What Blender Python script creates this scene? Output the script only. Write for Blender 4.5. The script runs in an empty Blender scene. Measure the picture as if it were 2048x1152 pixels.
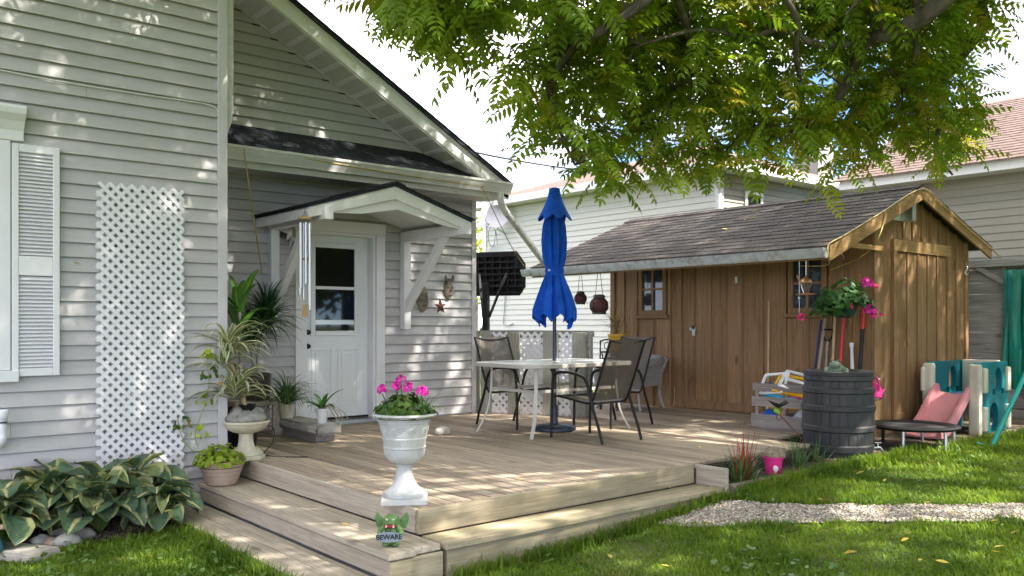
import bpy, bmesh, math, random
import numpy as np
from mathutils import Vector, Matrix
random.seed(7); rng = np.random.default_rng(7)
R = math.radians
SC = bpy.context.scene
COL = SC.collection

# ------------------------------------------------------------------ camera, sky, sun, exposure
CAMZ = 1.10                                   # z = 0 is the deck surface
FPX = 1725.0; YH = 648.0                      # focal length and horizon row in photo pixels
YAW = R(40.1); FW = Vector((math.sin(YAW), math.cos(YAW), 0)); RT = Vector((math.cos(YAW), -math.sin(YAW), 0))
cam_d = bpy.data.cameras.new('camera'); cam = bpy.data.objects.new('camera', cam_d); COL.objects.link(cam)
cam.location = (0, 0, CAMZ); cam.rotation_euler = (R(90), 0, -YAW)
cam_d.sensor_width = 36; cam_d.lens = FPX/2048*36; cam_d.shift_y = (YH-576)/2048; cam_d.clip_end = 2000; cam_d.clip_start = .05
SC.camera = cam

SUN_EL = R(47); SUN_AZ = math.atan2(0.36, -0.80)      # azimuth clockwise from +Y
SDIR = Vector((math.sin(SUN_AZ)*math.cos(SUN_EL), math.cos(SUN_AZ)*math.cos(SUN_EL), math.sin(SUN_EL)))
W = bpy.data.worlds.new('World'); SC.world = W; W.use_nodes = True
wn = W.node_tree.nodes; wl = W.node_tree.links
bg = wn['Background']; bg.inputs['Strength'].default_value = 0.15
sky = wn.new('ShaderNodeTexSky'); sky.sky_type = 'NISHITA'; sky.sun_disc = False
sky.sun_elevation = SUN_EL; sky.sun_rotation = SUN_AZ; sky.air_density = .35; sky.dust_density = 0.0; sky.ozone_density = 4.0
tc = wn.new('ShaderNodeTexCoord'); mp = wn.new('ShaderNodeMapping'); mp.inputs['Scale'].default_value = (1, 1, 2.1)
mp.inputs['Location'].default_value = (7.7, 1.9, 4.0)
nz = wn.new('ShaderNodeTexNoise'); nz.inputs['Scale'].default_value = 1.55; nz.inputs['Detail'].default_value = 7; nz.inputs['Roughness'].default_value = .55
rp = wn.new('ShaderNodeValToRGB'); rp.color_ramp.elements[0].position = .41; rp.color_ramp.elements[1].position = .52
cr = wn.new('ShaderNodeValToRGB'); cr.color_ramp.elements[0].position = .35; cr.color_ramp.elements[1].position = .75
cr.color_ramp.elements[0].color = (5.5, 5.3, 5.7, 1); cr.color_ramp.elements[1].color = (7.4, 7.2, 7.5, 1)
mx = wn.new('ShaderNodeMix'); mx.data_type = 'RGBA'
wl.new(tc.outputs['Generated'], mp.inputs['Vector']); wl.new(mp.outputs['Vector'], nz.inputs['Vector'])
wl.new(nz.outputs['Fac'], rp.inputs['Fac']); wl.new(nz.outputs['Fac'], cr.inputs['Fac'])
wl.new(rp.outputs['Color'], mx.inputs['Factor']); wl.new(sky.outputs['Color'], mx.inputs['A']); wl.new(cr.outputs['Color'], mx.inputs['B'])
wl.new(mx.outputs['Result'], bg.inputs['Color'])
sd = bpy.data.lights.new('sun', 'SUN'); sd.energy = 3.6; sd.angle = R(0.6); sd.color = (1, .93, .82)
so = bpy.data.objects.new('sun', sd); COL.objects.link(so)
so.rotation_euler = (-SDIR).to_track_quat('-Z', 'Y').to_euler(); so.location = (0, -10, 15)
SC.view_settings.view_transform = 'Standard'; SC.view_settings.look = 'None'; SC.view_settings.gamma = 1
SC.view_settings.exposure = 2.2; SC.view_settings.use_curve_mapping = False
SC.cycles.max_bounces = 6; SC.cycles.diffuse_bounces = 3; SC.cycles.glossy_bounces = 3; SC.cycles.transmission_bounces = 5; SC.cycles.transparent_max_bounces = 8; SC.cycles.caustics_reflective = False; SC.cycles.caustics_refractive = False
SC.render.resolution_x = 1024; SC.render.resolution_y = 576

# ------------------------------------------------------------------ pixel -> place (a pixel is a direction; the distance comes from a known plane)
def ray(u, v): return FW + RT*((u-1024)/FPX) + Vector((0, 0, 1))*((YH-v)/FPX)
def Pz(u, v, z=0.0): d = ray(u, v); return d*((z-CAMZ)/d.z) + Vector((0, 0, CAMZ))
def Px(u, v, x): d = ray(u, v); return d*(x/d.x) + Vector((0, 0, CAMZ))
def Py(u, v, y): d = ray(u, v); return d*(y/d.y) + Vector((0, 0, CAMZ))
def Pt(u, v, t): return ray(u, v)*t + Vector((0, 0, CAMZ))
def proj(p):
    f = p[0]*FW.x+p[1]*FW.y; r = p[0]*RT.x+p[1]*RT.y
    return (1024+FPX*r/f, YH-FPX*(p[2]-CAMZ)/f, f) if f > .05 else (0, 0, f)
def sstep(a, b, x): t = min(1, max(0, (x-a)/(b-a))); return t*t*(3-2*t)
def gz(x, y): return -.36 + .18*sstep(3.0, 7.0, x) + .08*sstep(7.0, 9.5, x) + .012*math.sin(x*1.3+y*.7)*math.cos(y*1.1-.3*x)*sstep(-1, 3, x)
def Pg(u, v):
    z = -.25
    for _ in range(6): p = Pz(u, v, z); z = gz(p.x, p.y)
    p.z = z; return p

# ------------------------------------------------------------------ materials
MATS = {}
def newmat(name):
    m = bpy.data.materials.new(name); m.use_nodes = True; MATS[name] = m
    n = m.node_tree.nodes; l = m.node_tree.links
    return m, n, l, n['Principled BSDF']
def rgba(c): return (c[0], c[1], c[2], 1)
def coords(n, l, scale=(1, 1, 1), rand=True, world=False):
    mpn = n.new('ShaderNodeMapping'); mpn.inputs['Scale'].default_value = scale
    if world:
        g = n.new('ShaderNodeNewGeometry'); l.new(g.outputs['Position'], mpn.inputs['Vector'])
    else:
        t = n.new('ShaderNodeTexCoord')
        if rand:
            oi = n.new('ShaderNodeObjectInfo'); ml = n.new('ShaderNodeMath'); ml.operation = 'MULTIPLY'; ml.inputs[1].default_value = 37.0
            l.new(oi.outputs['Random'], ml.inputs[0])
            va = n.new('ShaderNodeVectorMath'); va.operation = 'ADD'
            l.new(t.outputs['Object'], va.inputs[0]); l.new(ml.outputs[0], va.inputs[1]); l.new(va.outputs[0], mpn.inputs['Vector'])
        else: l.new(t.outputs['Object'], mpn.inputs['Vector'])
    return mpn.outputs['Vector']
def noise(n, l, vec, scale, detail=4, rough=.55, dist=0):
    t = n.new('ShaderNodeTexNoise'); t.inputs['Scale'].default_value = scale; t.inputs['Detail'].default_value = detail
    t.inputs['Roughness'].default_value = rough; t.inputs['Distortion'].default_value = dist
    l.new(vec, t.inputs['Vector']); return t.outputs['Fac']
def ramp(n, l, fac, stops):
    r = n.new('ShaderNodeValToRGB'); e = r.color_ramp.elements
    while len(e) < len(stops): e.new(.5)
    for i, (p, c) in enumerate(stops): e[i].position = p; e[i].color = rgba(c) if len(c) == 3 else c
    l.new(fac, r.inputs['Fac']); return r.outputs['Color']
def mixc(n, l, fac, a, b, mode='MIX'):
    m = n.new('ShaderNodeMix'); m.data_type = 'RGBA'; m.blend_type = mode
    for k, s in (('Factor', fac), ('A', a), ('B', b)):
        if isinstance(s, (int, float)): m.inputs[k].default_value = s
        elif isinstance(s, tuple): m.inputs[k].default_value = rgba(s)
        else: l.new(s, m.inputs[k])
    return m.outputs['Result']
def bump(n, l, b, fac, strength=.2, dist=.01):
    bp = n.new('ShaderNodeBump'); bp.inputs['Strength'].default_value = strength; bp.inputs['Distance'].default_value = dist
    l.new(fac, bp.inputs['Height']); l.new(bp.outputs['Normal'], b.inputs['Normal'])
def objvar(n, l, col, amt):
    oi = n.new('ShaderNodeObjectInfo'); mr = n.new('ShaderNodeMapRange')
    mr.inputs['To Min'].default_value = 1-amt; mr.inputs['To Max'].default_value = 1+amt
    l.new(oi.outputs['Random'], mr.inputs['Value'])
    vm = n.new('ShaderNodeVectorMath'); vm.operation = 'SCALE'; l.new(col, vm.inputs[0]); l.new(mr.outputs['Result'], vm.inputs['Scale'])
    return vm.outputs[0]
def pm(name, c, rough=.6, c2=None, var=.12, scale=6, bs=60, bst=.15, metal=0, ov=0, dirt=None, dscale=1.3, damt=.4, spec=.5, stretch=(1, 1, 1), world=False):
    """painted / cast / plain surface: two-tone noise, optional shaped dirt, fine bump"""
    m, n, l, b = newmat(name)
    v = coords(n, l, stretch, world=world)
    lo = tuple(x*(1-var) for x in c); hi = tuple(min(1, x*(1+var)) for x in (c2 or c))
    col = ramp(n, l, noise(n, l, v, scale, 5), [(.3, lo), (.7, hi)])
    if dirt:
        f = ramp(n, l, noise(n, l, v, dscale, 7, .65), [(.48, (0, 0, 0)), (.72, (damt, damt, damt))])
        col = mixc(n, l, f, col, dirt)
    if ov: col = objvar(n, l, col, ov)
    l.new(col, b.inputs['Base Color']); b.inputs['Roughness'].default_value = rough; b.inputs['Metallic'].default_value = metal
    b.inputs['Specular IOR Level'].default_value = spec
    if bst: bump(n, l, b, noise(n, l, v, bs, 4), bst, .004)
    return m
def wood(name, dark, mid, light, axis=1, rough=.75, ov=.12, knot=.5, grey=None, gamt=.5, fine=1.0):
    m, n, l, b = newmat(name)
    s = [22*fine]*3; s[axis] = .9
    v = coords(n, l, tuple(s)); v0 = coords(n, l)
    g = noise(n, l, v, 1.6, 6, .62, .8)
    col = ramp(n, l, g, [(.34, dark), (.5, mid), (.66, light)])
    f = noise(n, l, v, 6, 3, .6)
    col = mixc(n, l, .35, col, ramp(n, l, f, [(.35, tuple(x*.62 for x in mid)), (.6, light)]), 'MIX')
    s2 = [3.2]*3; s2[axis] = 1.1
    vk = coords(n, l, tuple(s2)); vo = n.new('ShaderNodeTexVoronoi'); vo.inputs['Scale'].default_value = 1.3; l.new(vk, vo.inputs['Vector'])
    kn = ramp(n, l, vo.outputs['Distance'], [(.045, (knot, knot, knot)), (.13, (0, 0, 0))])
    col = mixc(n, l, kn, col, tuple(x*.35 for x in dark))
    if grey:
        gf = ramp(n, l, noise(n, l, v0, 1.7, 6, .65), [(.4, (0, 0, 0)), (.68, (gamt, gamt, gamt))])
        col = mixc(n, l, gf, col, grey)
    col = objvar(n, l, col, ov)
    l.new(col, b.inputs['Base Color']); b.inputs['Roughness'].default_value = rough; b.inputs['Specular IOR Level'].default_value = .25
    bump(n, l, b, g, .35, .004)
    return m
def leafmat(name, c1, c2, trans=.35, rough=.42, margin=None, stripe=None, ov=.18, spot=None, spec=.4, scale=5, mt=.74):
    """leaf: noise two-tone; margin / stripe use the per-vertex lateral coordinate 's' (-1..1); sun shines through"""
    m, n, l, b = newmat(name)
    v = coords(n, l)
    col = ramp(n, l, noise(n, l, v, scale, 3), [(.35, c1), (.65, c2)])
    if margin or stripe:
        at = n.new('ShaderNodeAttribute'); at.attribute_name = 's'
        ab = n.new('ShaderNodeMath'); ab.operation = 'ABSOLUTE'; l.new(at.outputs['Fac'], ab.inputs[0])
        ns = noise(n, l, v, 9, 3); ad = n.new('ShaderNodeMath'); ad.operation = 'MULTIPLY_ADD'; ad.inputs[1].default_value = .35; 
        l.new(ns, ad.inputs[0]); l.new(ab.outputs[0], ad.inputs[2])
        if margin: col = mixc(n, l, ramp(n, l, ad.outputs[0], [(mt, (0, 0, 0)), (mt+.12, (1, 1, 1))]), col, margin)
        if stripe: col = mixc(n, l, ramp(n, l, ad.outputs[0], [(.26, (1, 1, 1)), (.36, (0, 0, 0))]), col, stripe)
    if spot:
        sf = ramp(n, l, noise(n, l, v, 7, 5, .6), [(.62, (0, 0, 0)), (.68, (1, 1, 1))]); col = mixc(n, l, sf, col, spot)
    if ov: col = objvar(n, l, col, ov)
    l.new(col, b.inputs['Base Color']); b.inputs['Roughness'].default_value = rough; b.inputs['Specular IOR Level'].default_value = spec
    if trans:
        tr = n.new('ShaderNodeBsdfTranslucent'); br = n.new('ShaderNodeVectorMath'); br.operation = 'MULTIPLY'; br.inputs[1].default_value = (1.40, 1.30, .75)
        l.new(col, br.inputs[0]); l.new(br.outputs[0], tr.inputs['Color'])
        ms = n.new('ShaderNodeMixShader'); ms.inputs[0].default_value = trans
        l.new(b.outputs[0], ms.inputs[1]); l.new(tr.outputs[0], ms.inputs[2]); l.new(ms.outputs[0], n['Material Output'].inputs['Surface'])
    return m

# house
M_side = pm('painted_siding', (.512, .490, .503), .5, var=.03, scale=1.2, bs=14, bst=.16, ov=.06, dirt=(.40, .375, .36), dscale=1.1, damt=.45, stretch=(1, 1, 9))
M_trim = pm('siding_trim', (.56, .535, .555), .5, var=.04, bst=.05)
M_white = pm('white_paint', (.80, .79, .82), .42, var=.03, scale=3, bst=.08, bs=40, dirt=(.66, .64, .64), dscale=2.2, damt=.35)
M_wsoft = pm('white_vinyl', (.80, .79, .82), .38, var=.02, bst=.03)
M_gutter = pm('gutter_paint', (.70, .69, .68), .42, var=.04, scale=4, bst=.05, dirt=(.50, .48, .42), dscale=3, damt=.55, stretch=(1.2, 1, 6))
M_soff = pm('soffit_panel', (.60, .60, .57), .5, var=.03, bst=.05)
M_black_sh = pm('black_shingle', (.026, .028, .036), .9, c2=(.045, .048, .06), var=.2, scale=30, bs=220, bst=.9, ov=.28, spec=.2)
M_brown_sh = pm('weathered_shingle', (.048, .040, .036), .95, c2=(.082, .070, .062), var=.18, scale=26, bs=200, bst=.9, ov=.2, spec=.2, dirt=(.06, .055, .05), dscale=2, damt=.5)
M_door = pm('door_paint', (.78, .80, .82), .35, var=.02, scale=2, bst=.04)
M_glass = pm('dark_window_glass', (.010, .012, .012), .03, var=.1, bst=0, spec=.35)
M_blackm = pm('black_metal', (.009, .009, .010), .45, var=.2, bst=.05, spec=.3)
M_alu = pm('aluminium', (.62, .63, .65), .28, var=.05, bst=.03, metal=.9)
M_galv = pm('galvanised_gutter', (.50, .53, .56), .45, var=.06, scale=6, bst=.08, dirt=(.20, .16, .12), dscale=9, damt=.8, metal=.25, stretch=(1, 1, 1))
# wood
M_deck = wood('weathered_deck_board', (.19, .135, .092), (.385, .295, .215), (.53, .43, .33), axis=1, ov=.26, knot=.65, grey=(.27, .235, .195), gamt=.45)
M_deckx = wood('weathered_step_board', (.26, .205, .13), (.40, .325, .22), (.52, .44, .32), axis=0, ov=.09, knot=.8, grey=(.24, .225, .125), gamt=.5)
M_stepy = wood('step_tread_board', (.28, .23, .175), (.43, .365, .29), (.55, .475, .39), axis=1, ov=.12, knot=.8, grey=(.31, .275, .21), gamt=.5)
M_shed = wood('brown_stained_board', (.150, .080, .034), (.255, .145, .066), (.335, .205, .105), axis=2, rough=.7, ov=.14, knot=.75, grey=(.23, .155, .10), gamt=.35)
M_shtrim = wood('tan_stained_trim', (.24, .14, .055), (.34, .205, .09), (.41, .265, .125), axis=0, rough=.65, ov=.08, knot=.5)
M_greyw = wood('silver_weathered_wood', (.16, .155, .145), (.27, .265, .25), (.38, .37, .35), axis=1, ov=.15, knot=.6)
M_postw = wood('weathered_fence_board', (.20, .19, .15), (.31, .295, .245), (.43, .41, .36), axis=2, ov=.15, knot=.6, grey=(.30, .33, .30), gamt=.6)
M_crate = wood('grey_crate_slat', (.17, .14, .13), (.27, .235, .22), (.37, .33, .31), axis=1, ov=.12, knot=.4)
# ground
M_soil = pm('dark_soil', (.045, .034, .025), .95, c2=(.085, .066, .05), var=.3, scale=9, bs=50, bst=1, world=True)
M_stone = pm('grey_stone', (.33, .315, .29), .85, c2=(.45, .43, .40), var=.2, scale=7, bs=45, bst=.6, ov=.25)
M_conc = pm('worn_concrete', (.36, .335, .30), .9, c2=(.43, .40, .36), var=.15, scale=7, bs=70, bst=.5, dirt=(.20, .18, .14), dscale=3, damt=.6)
# things
M_urn = pm('grey_white_cast_urn', (.52, .525, .525), .8, var=.08, scale=14, bs=90, bst=.5, dirt=(.33, .32, .28), dscale=6, damt=.6)
M_cream = pm('cream_cast_stone', (.62, .56, .43), .75, var=.08, scale=10, bs=90, bst=.3, dirt=(.36, .33, .22), dscale=4, damt=.6)
M_terra = pm('tan_clay_pot', (.48, .34, .27), .7, var=.1, scale=8, bs=80, bst=.3, dirt=(.58, .50, .44), dscale=5, damt=.5)
M_blue = pm('blue_canvas', (.010, .085, .50), .85, var=.22, scale=7, bs=350, bst=.25, spec=.15)
M_dkblue = pm('dark_blue_metal', (.022, .032, .055), .4, var=.1, bst=.05)
M_frame = pm('dark_chair_tube', (.012, .011, .012), .42, var=.15, bst=.05, spec=.3)
M_beige = pm('beige_table_metal', (.50, .47, .42), .4, var=.05, bst=.05)
M_barrel = pm('charcoal_barrel', (.026, .026, .029), .62, c2=(.040, .039, .042), var=.15, scale=5, bs=90, bst=.35, stretch=(1, 1, .25), dirt=(.10, .095, .085), dscale=4, damt=.4)
M_teal = pm('teal_plastic', (.0, .155, .195), .45, var=.12, scale=3, bst=.08, dirt=(.05, .12, .13), damt=.5)
M_creamp = pm('cream_plastic', (.62, .58, .47), .5, var=.06, scale=3, bst=.08, dirt=(.34, .29, .21), dscale=2.2, damt=.6)
M_pinkp = pm('faded_pink_plastic', (.68, .27, .30), .5, var=.08, scale=3, bst=.08, dirt=(.48, .24, .24), damt=.5)
M_hotp = pm('hot_pink_plastic', (.80, .035, .26), .35, var=.05, bst=.03)
M_tealm = pm('turquoise_pole_paint', (.02, .40, .33), .4, var=.06, bst=.04)
M_tarp = pm('green_tarp', (.0, .20, .15), .5, var=.2, scale=3, bs=25, bst=.5)
M_wicker = pm('grey_wicker', (.36, .34, .35), .7, var=.25, scale=40, bs=120, bst=1)
M_mask = pm('carved_wood_mask', (.15, .122, .088), .75, c2=(.25, .21, .16), var=.3, scale=18, bs=60, bst=.8)
M_maskd = pm('mask_dark', (.05, .04, .03), .8, var=.2)
M_dkwood = wood('shadow_toned_timber', (.035, .028, .022), (.06, .05, .04), (.10, .085, .07), axis=0, ov=.1)  # rim joist wood: the black shadow along the deck edge is in its colour
M_edge = wood('brown_edging_timber', (.13, .105, .075), (.20, .165, .125), (.28, .24, .19), axis=0, ov=.1)
M_rust = pm('dark_red_metal', (.085, .022, .02), .6, var=.35, scale=20, bst=.3)
M_copper = pm('copper', (.60, .27, .15), .35, var=.1, metal=.8, bst=.1)
M_yel = pm('yellow_pot', (.62, .36, .02), .45, var=.08, bst=.05)
M_yplast = pm('yellow_plastic', (.75, .40, .01), .4, var=.05, bst=.03)
M_wplast = pm('white_plastic', (.78, .78, .78), .38, var=.04, bst=.03)
M_red = pm('red_paint', (.62, .012, .012), .4, var=.1, bst=.05)
M_woodh = pm('ash_tool_handle', (.50, .34, .18), .55, var=.15, scale=8, bs=60, bst=.2)
M_greyh = pm('grey_tool_handle', (.33, .29, .25), .6, var=.15, scale=8, bs=60, bst=.2)
M_navy = pm('navy_plastic', (.03, .025, .12), .4)
M_cord = pm('yellow_cord', (.44, .32, .09), .5, var=.08, bst=0)
M_wcable = pm('white_cable', (.72, .72, .70), .5, bst=0)
M_bcable = pm('black_cable', (.02, .02, .02), .6, bst=0)
M_frog = pm('mossy_green_stone', (.13, .19, .13), .85, c2=(.24, .29, .22), var=.25, scale=14, bs=60, bst=.6)
M_goblin = pm('green_painted_resin', (.075, .16, .045), .6, c2=(.15, .26, .09), var=.2, scale=22, bs=80, bst=.3)
M_slate = pm('blue_grey_slate', (.22, .26, .31), .7, var=.12, scale=10, bst=.3)
M_mouth = pm('dark_red_mouth', (.35, .01, .015), .5)
M_tooth = pm('tooth_white', (.75, .72, .62), .5)
M_dkgreen = pm('dark_green_plastic', (.01, .05, .035), .4)
M_dkpot = pm('brown_glazed_pot', (.055, .040, .030), .32, c2=(.09, .065, .05), var=.25, scale=6, bst=.1)
M_rock = pm('speckled_planter_rock', (.36, .34, .31), .85, var=.2, scale=16, bs=50, bst=1, dirt=(.012, .011, .011), dscale=8, damt=1)
M_straw = pm('dry_straw', (.33, .27, .19), .9, var=.3, scale=30, bst=.4)
M_lantern = pm('dark_bamboo', (.045, .032, .028), .5, var=.3, scale=20, bst=.2)
M_lanred = pm('red_paper', (.10, .022, .018), .6, var=.2)
M_mag = pm('magenta_petal', (.80, .02, .42), .55, var=.2, scale=40, bst=0, ov=.1)
M_pinkfl = pm('deep_pink_petal', (.80, .03, .22), .55, var=.2, scale=40, bst=0, ov=.1)
M_orange = pm('orange_petal', (.80, .30, .02), .5, bst=0)
M_ball = pm('blue_vinyl', (.03, .13, .52), .35, bst=0)
M_bag = pm('crumpled_clear_bag', (.62, .66, .74), .25, var=.15, scale=12, bs=18, bst=1)
M_lime = pm('lime_plastic', (.30, .62, .06), .4, bst=0)
M_orp = pm('orange_plastic', (.80, .16, .01), .4, bst=0)
M_sky = pm('sky_blue_plastic', (.06, .45, .75), .4, bst=0)
M_ncream = pm('cream_vinyl_siding', (.62, .60, .54), .5, var=.03, scale=1.5, bs=12, bst=.08, ov=.03, stretch=(1, 1, 6))
M_ntan = pm('tan_vinyl_siding', (.30, .28, .24), .55, var=.04, scale=1.5, bs=12, bst=.1, ov=.04, stretch=(1, 1, 6))
M_nroof = pm('red_brown_roof', (.120, .082, .070), .9, c2=(.180, .132, .110), var=.2, scale=9, bs=120, bst=.7, ov=.12, spec=.2, stretch=(1, 1, 3))
M_nroofg = pm('grey_roof', (.32, .31, .30), .9, var=.15, scale=9, bs=120, bst=.7, spec=.2)
M_bark = pm('walnut_bark', (.055, .043, .034), .95, c2=(.11, .09, .075), var=.3, scale=12, bs=30, bst=1.2, stretch=(1, 1, .4))
M_chrome = pm('car_paint', (.55, .60, .60), .25, var=.03, bst=0, metal=.3)
M_tyre = pm('tyre_rubber', (.02, .02, .02), .8)
# leaves
L_tree = leafmat('walnut_leaflet', (.135, .235, .016), (.240, .345, .026), .5, .40, ov=.25, scale=1.2)
L_treey = leafmat('walnut_leaflet_yellowing', (.16, .21, .015), (.30, .27, .02), .5, .42, ov=.25, scale=2)
L_hosta = leafmat('hosta_leaf', (.055, .115, .075), (.10, .165, .085), .18, .38, mt=.84, margin=(.30, .33, .14), ov=.4, spot=(.30, .22, .09))
L_hosta2 = leafmat('hosta_leaf_pale_centre', (.06, .12, .08), (.12, .18, .085), .2, .38, stripe=(.50, .48, .22), ov=.25, spot=(.34, .24, .10))
L_hosta3 = leafmat('hosta_leaf_yellow_green', (.15, .22, .09), (.25, .30, .12), .25, .4, mt=.8, margin=(.50, .48, .24), ov=.25, spot=(.40, .30, .14))
L_var = leafmat('variegated_strap_leaf', (.05, .13, .035), (.10, .19, .05), .22, .32, margin=(.62, .62, .42), stripe=(.40, .46, .24), ov=.2, mt=.56)
L_cane = leafmat('glossy_cane_leaf', (.045, .15, .03), (.09, .22, .04), .25, .25, stripe=(.20, .34, .05), ov=.2)
L_dark = leafmat('dark_spiky_leaf', (.018, .065, .022), (.045, .11, .03), .2, .35, ov=.15)
L_spid = leafmat('spider_plant_leaf', (.03, .10, .025), (.09, .19, .05), .25, .35, stripe=(.34, .42, .20))
L_orch = leafmat('orchid_leaf', (.035, .115, .02), (.08, .19, .025), .15, .25, ov=.25)
L_ger = leafmat('geranium_leaf', (.035, .11, .018), (.12, .20, .03), .25, .5, ov=.25, spot=(.34, .26, .04), scale=14)
L_gerd = leafmat('dark_geranium_leaf', (.02, .075, .02), (.06, .14, .03), .2, .5, ov=.2, scale=14)
L_lime = leafmat('lime_vine_leaf', (.24, .36, .02), (.42, .52, .05), .4, .45, ov=.2)
L_grass = leafmat('lawn_blade', (.095, .175, .016), (.195, .295, .034), .45, .5, ov=0, spot=(.27, .25, .085), scale=1.6, spec=.25)
L_weed = leafmat('clover_leaf', (.08, .16, .03), (.16, .26, .07), .3, .5, ov=0, scale=4)
L_red = leafmat('blood_grass_blade', (.30, .02, .02), (.40, .06, .03), .3, .5, ov=.2)
L_fall = leafmat('fallen_yellow_leaf', (.52, .38, .04), (.66, .52, .10), .2, .6, ov=.35, spot=(.30, .16, .04), scale=20)
L_yelg = leafmat('pale_spiky_leaf', (.30, .28, .10), (.46, .42, .20), .3, .45, margin=(.30, .20, .08))
L_far = leafmat('far_tree_leaf', (.16, .22, .015), (.34, .36, .03), .35, .5, ov=0, scale=1)

m, n, l, b = newmat('sling_mesh_fabric'); M_sling = m            # open weave: a little light passes between the threads
v = coords(n, l); col = ramp(n, l, noise(n, l, v, 5, 4), [(.3, (.080, .064, .052)), (.7, (.115, .095, .08))])
l.new(col, b.inputs['Base Color']); b.inputs['Roughness'].default_value = .6
tr = n.new('ShaderNodeBsdfTransparent'); ms = n.new('ShaderNodeMixShader'); ms.inputs[0].default_value = .15
l.new(b.outputs[0], ms.inputs[1]); l.new(tr.outputs[0], ms.inputs[2]); l.new(ms.outputs[0], n['Material Output'].inputs['Surface'])
m, n, l, b = newmat('frosted_table_glass'); M_tglass = m
b.inputs['Base Color'].default_value = (.78, .84, .84, 1); b.inputs['Roughness'].default_value = .22; b.inputs['Transmission Weight'].default_value = .45
m, n, l, b = newmat('clear_feeder_glass'); M_cglass = m
b.inputs['Base Color'].default_value = (.92, .93, .93, 1); b.inputs['Roughness'].default_value = .03; b.inputs['Transmission Weight'].default_value = .95
m, n, l, b = newmat('shed_window_glass'); M_sglass = m
v = coords(n, l); col = ramp(n, l, noise(n, l, v, 5, 3, .6, 1.5), [(.35, (.015, .02, .028)), (.55, (.05, .065, .085)), (.72, (.12, .17, .20))])
l.new(col, b.inputs['Base Color']); b.inputs['Roughness'].default_value = .06

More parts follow.
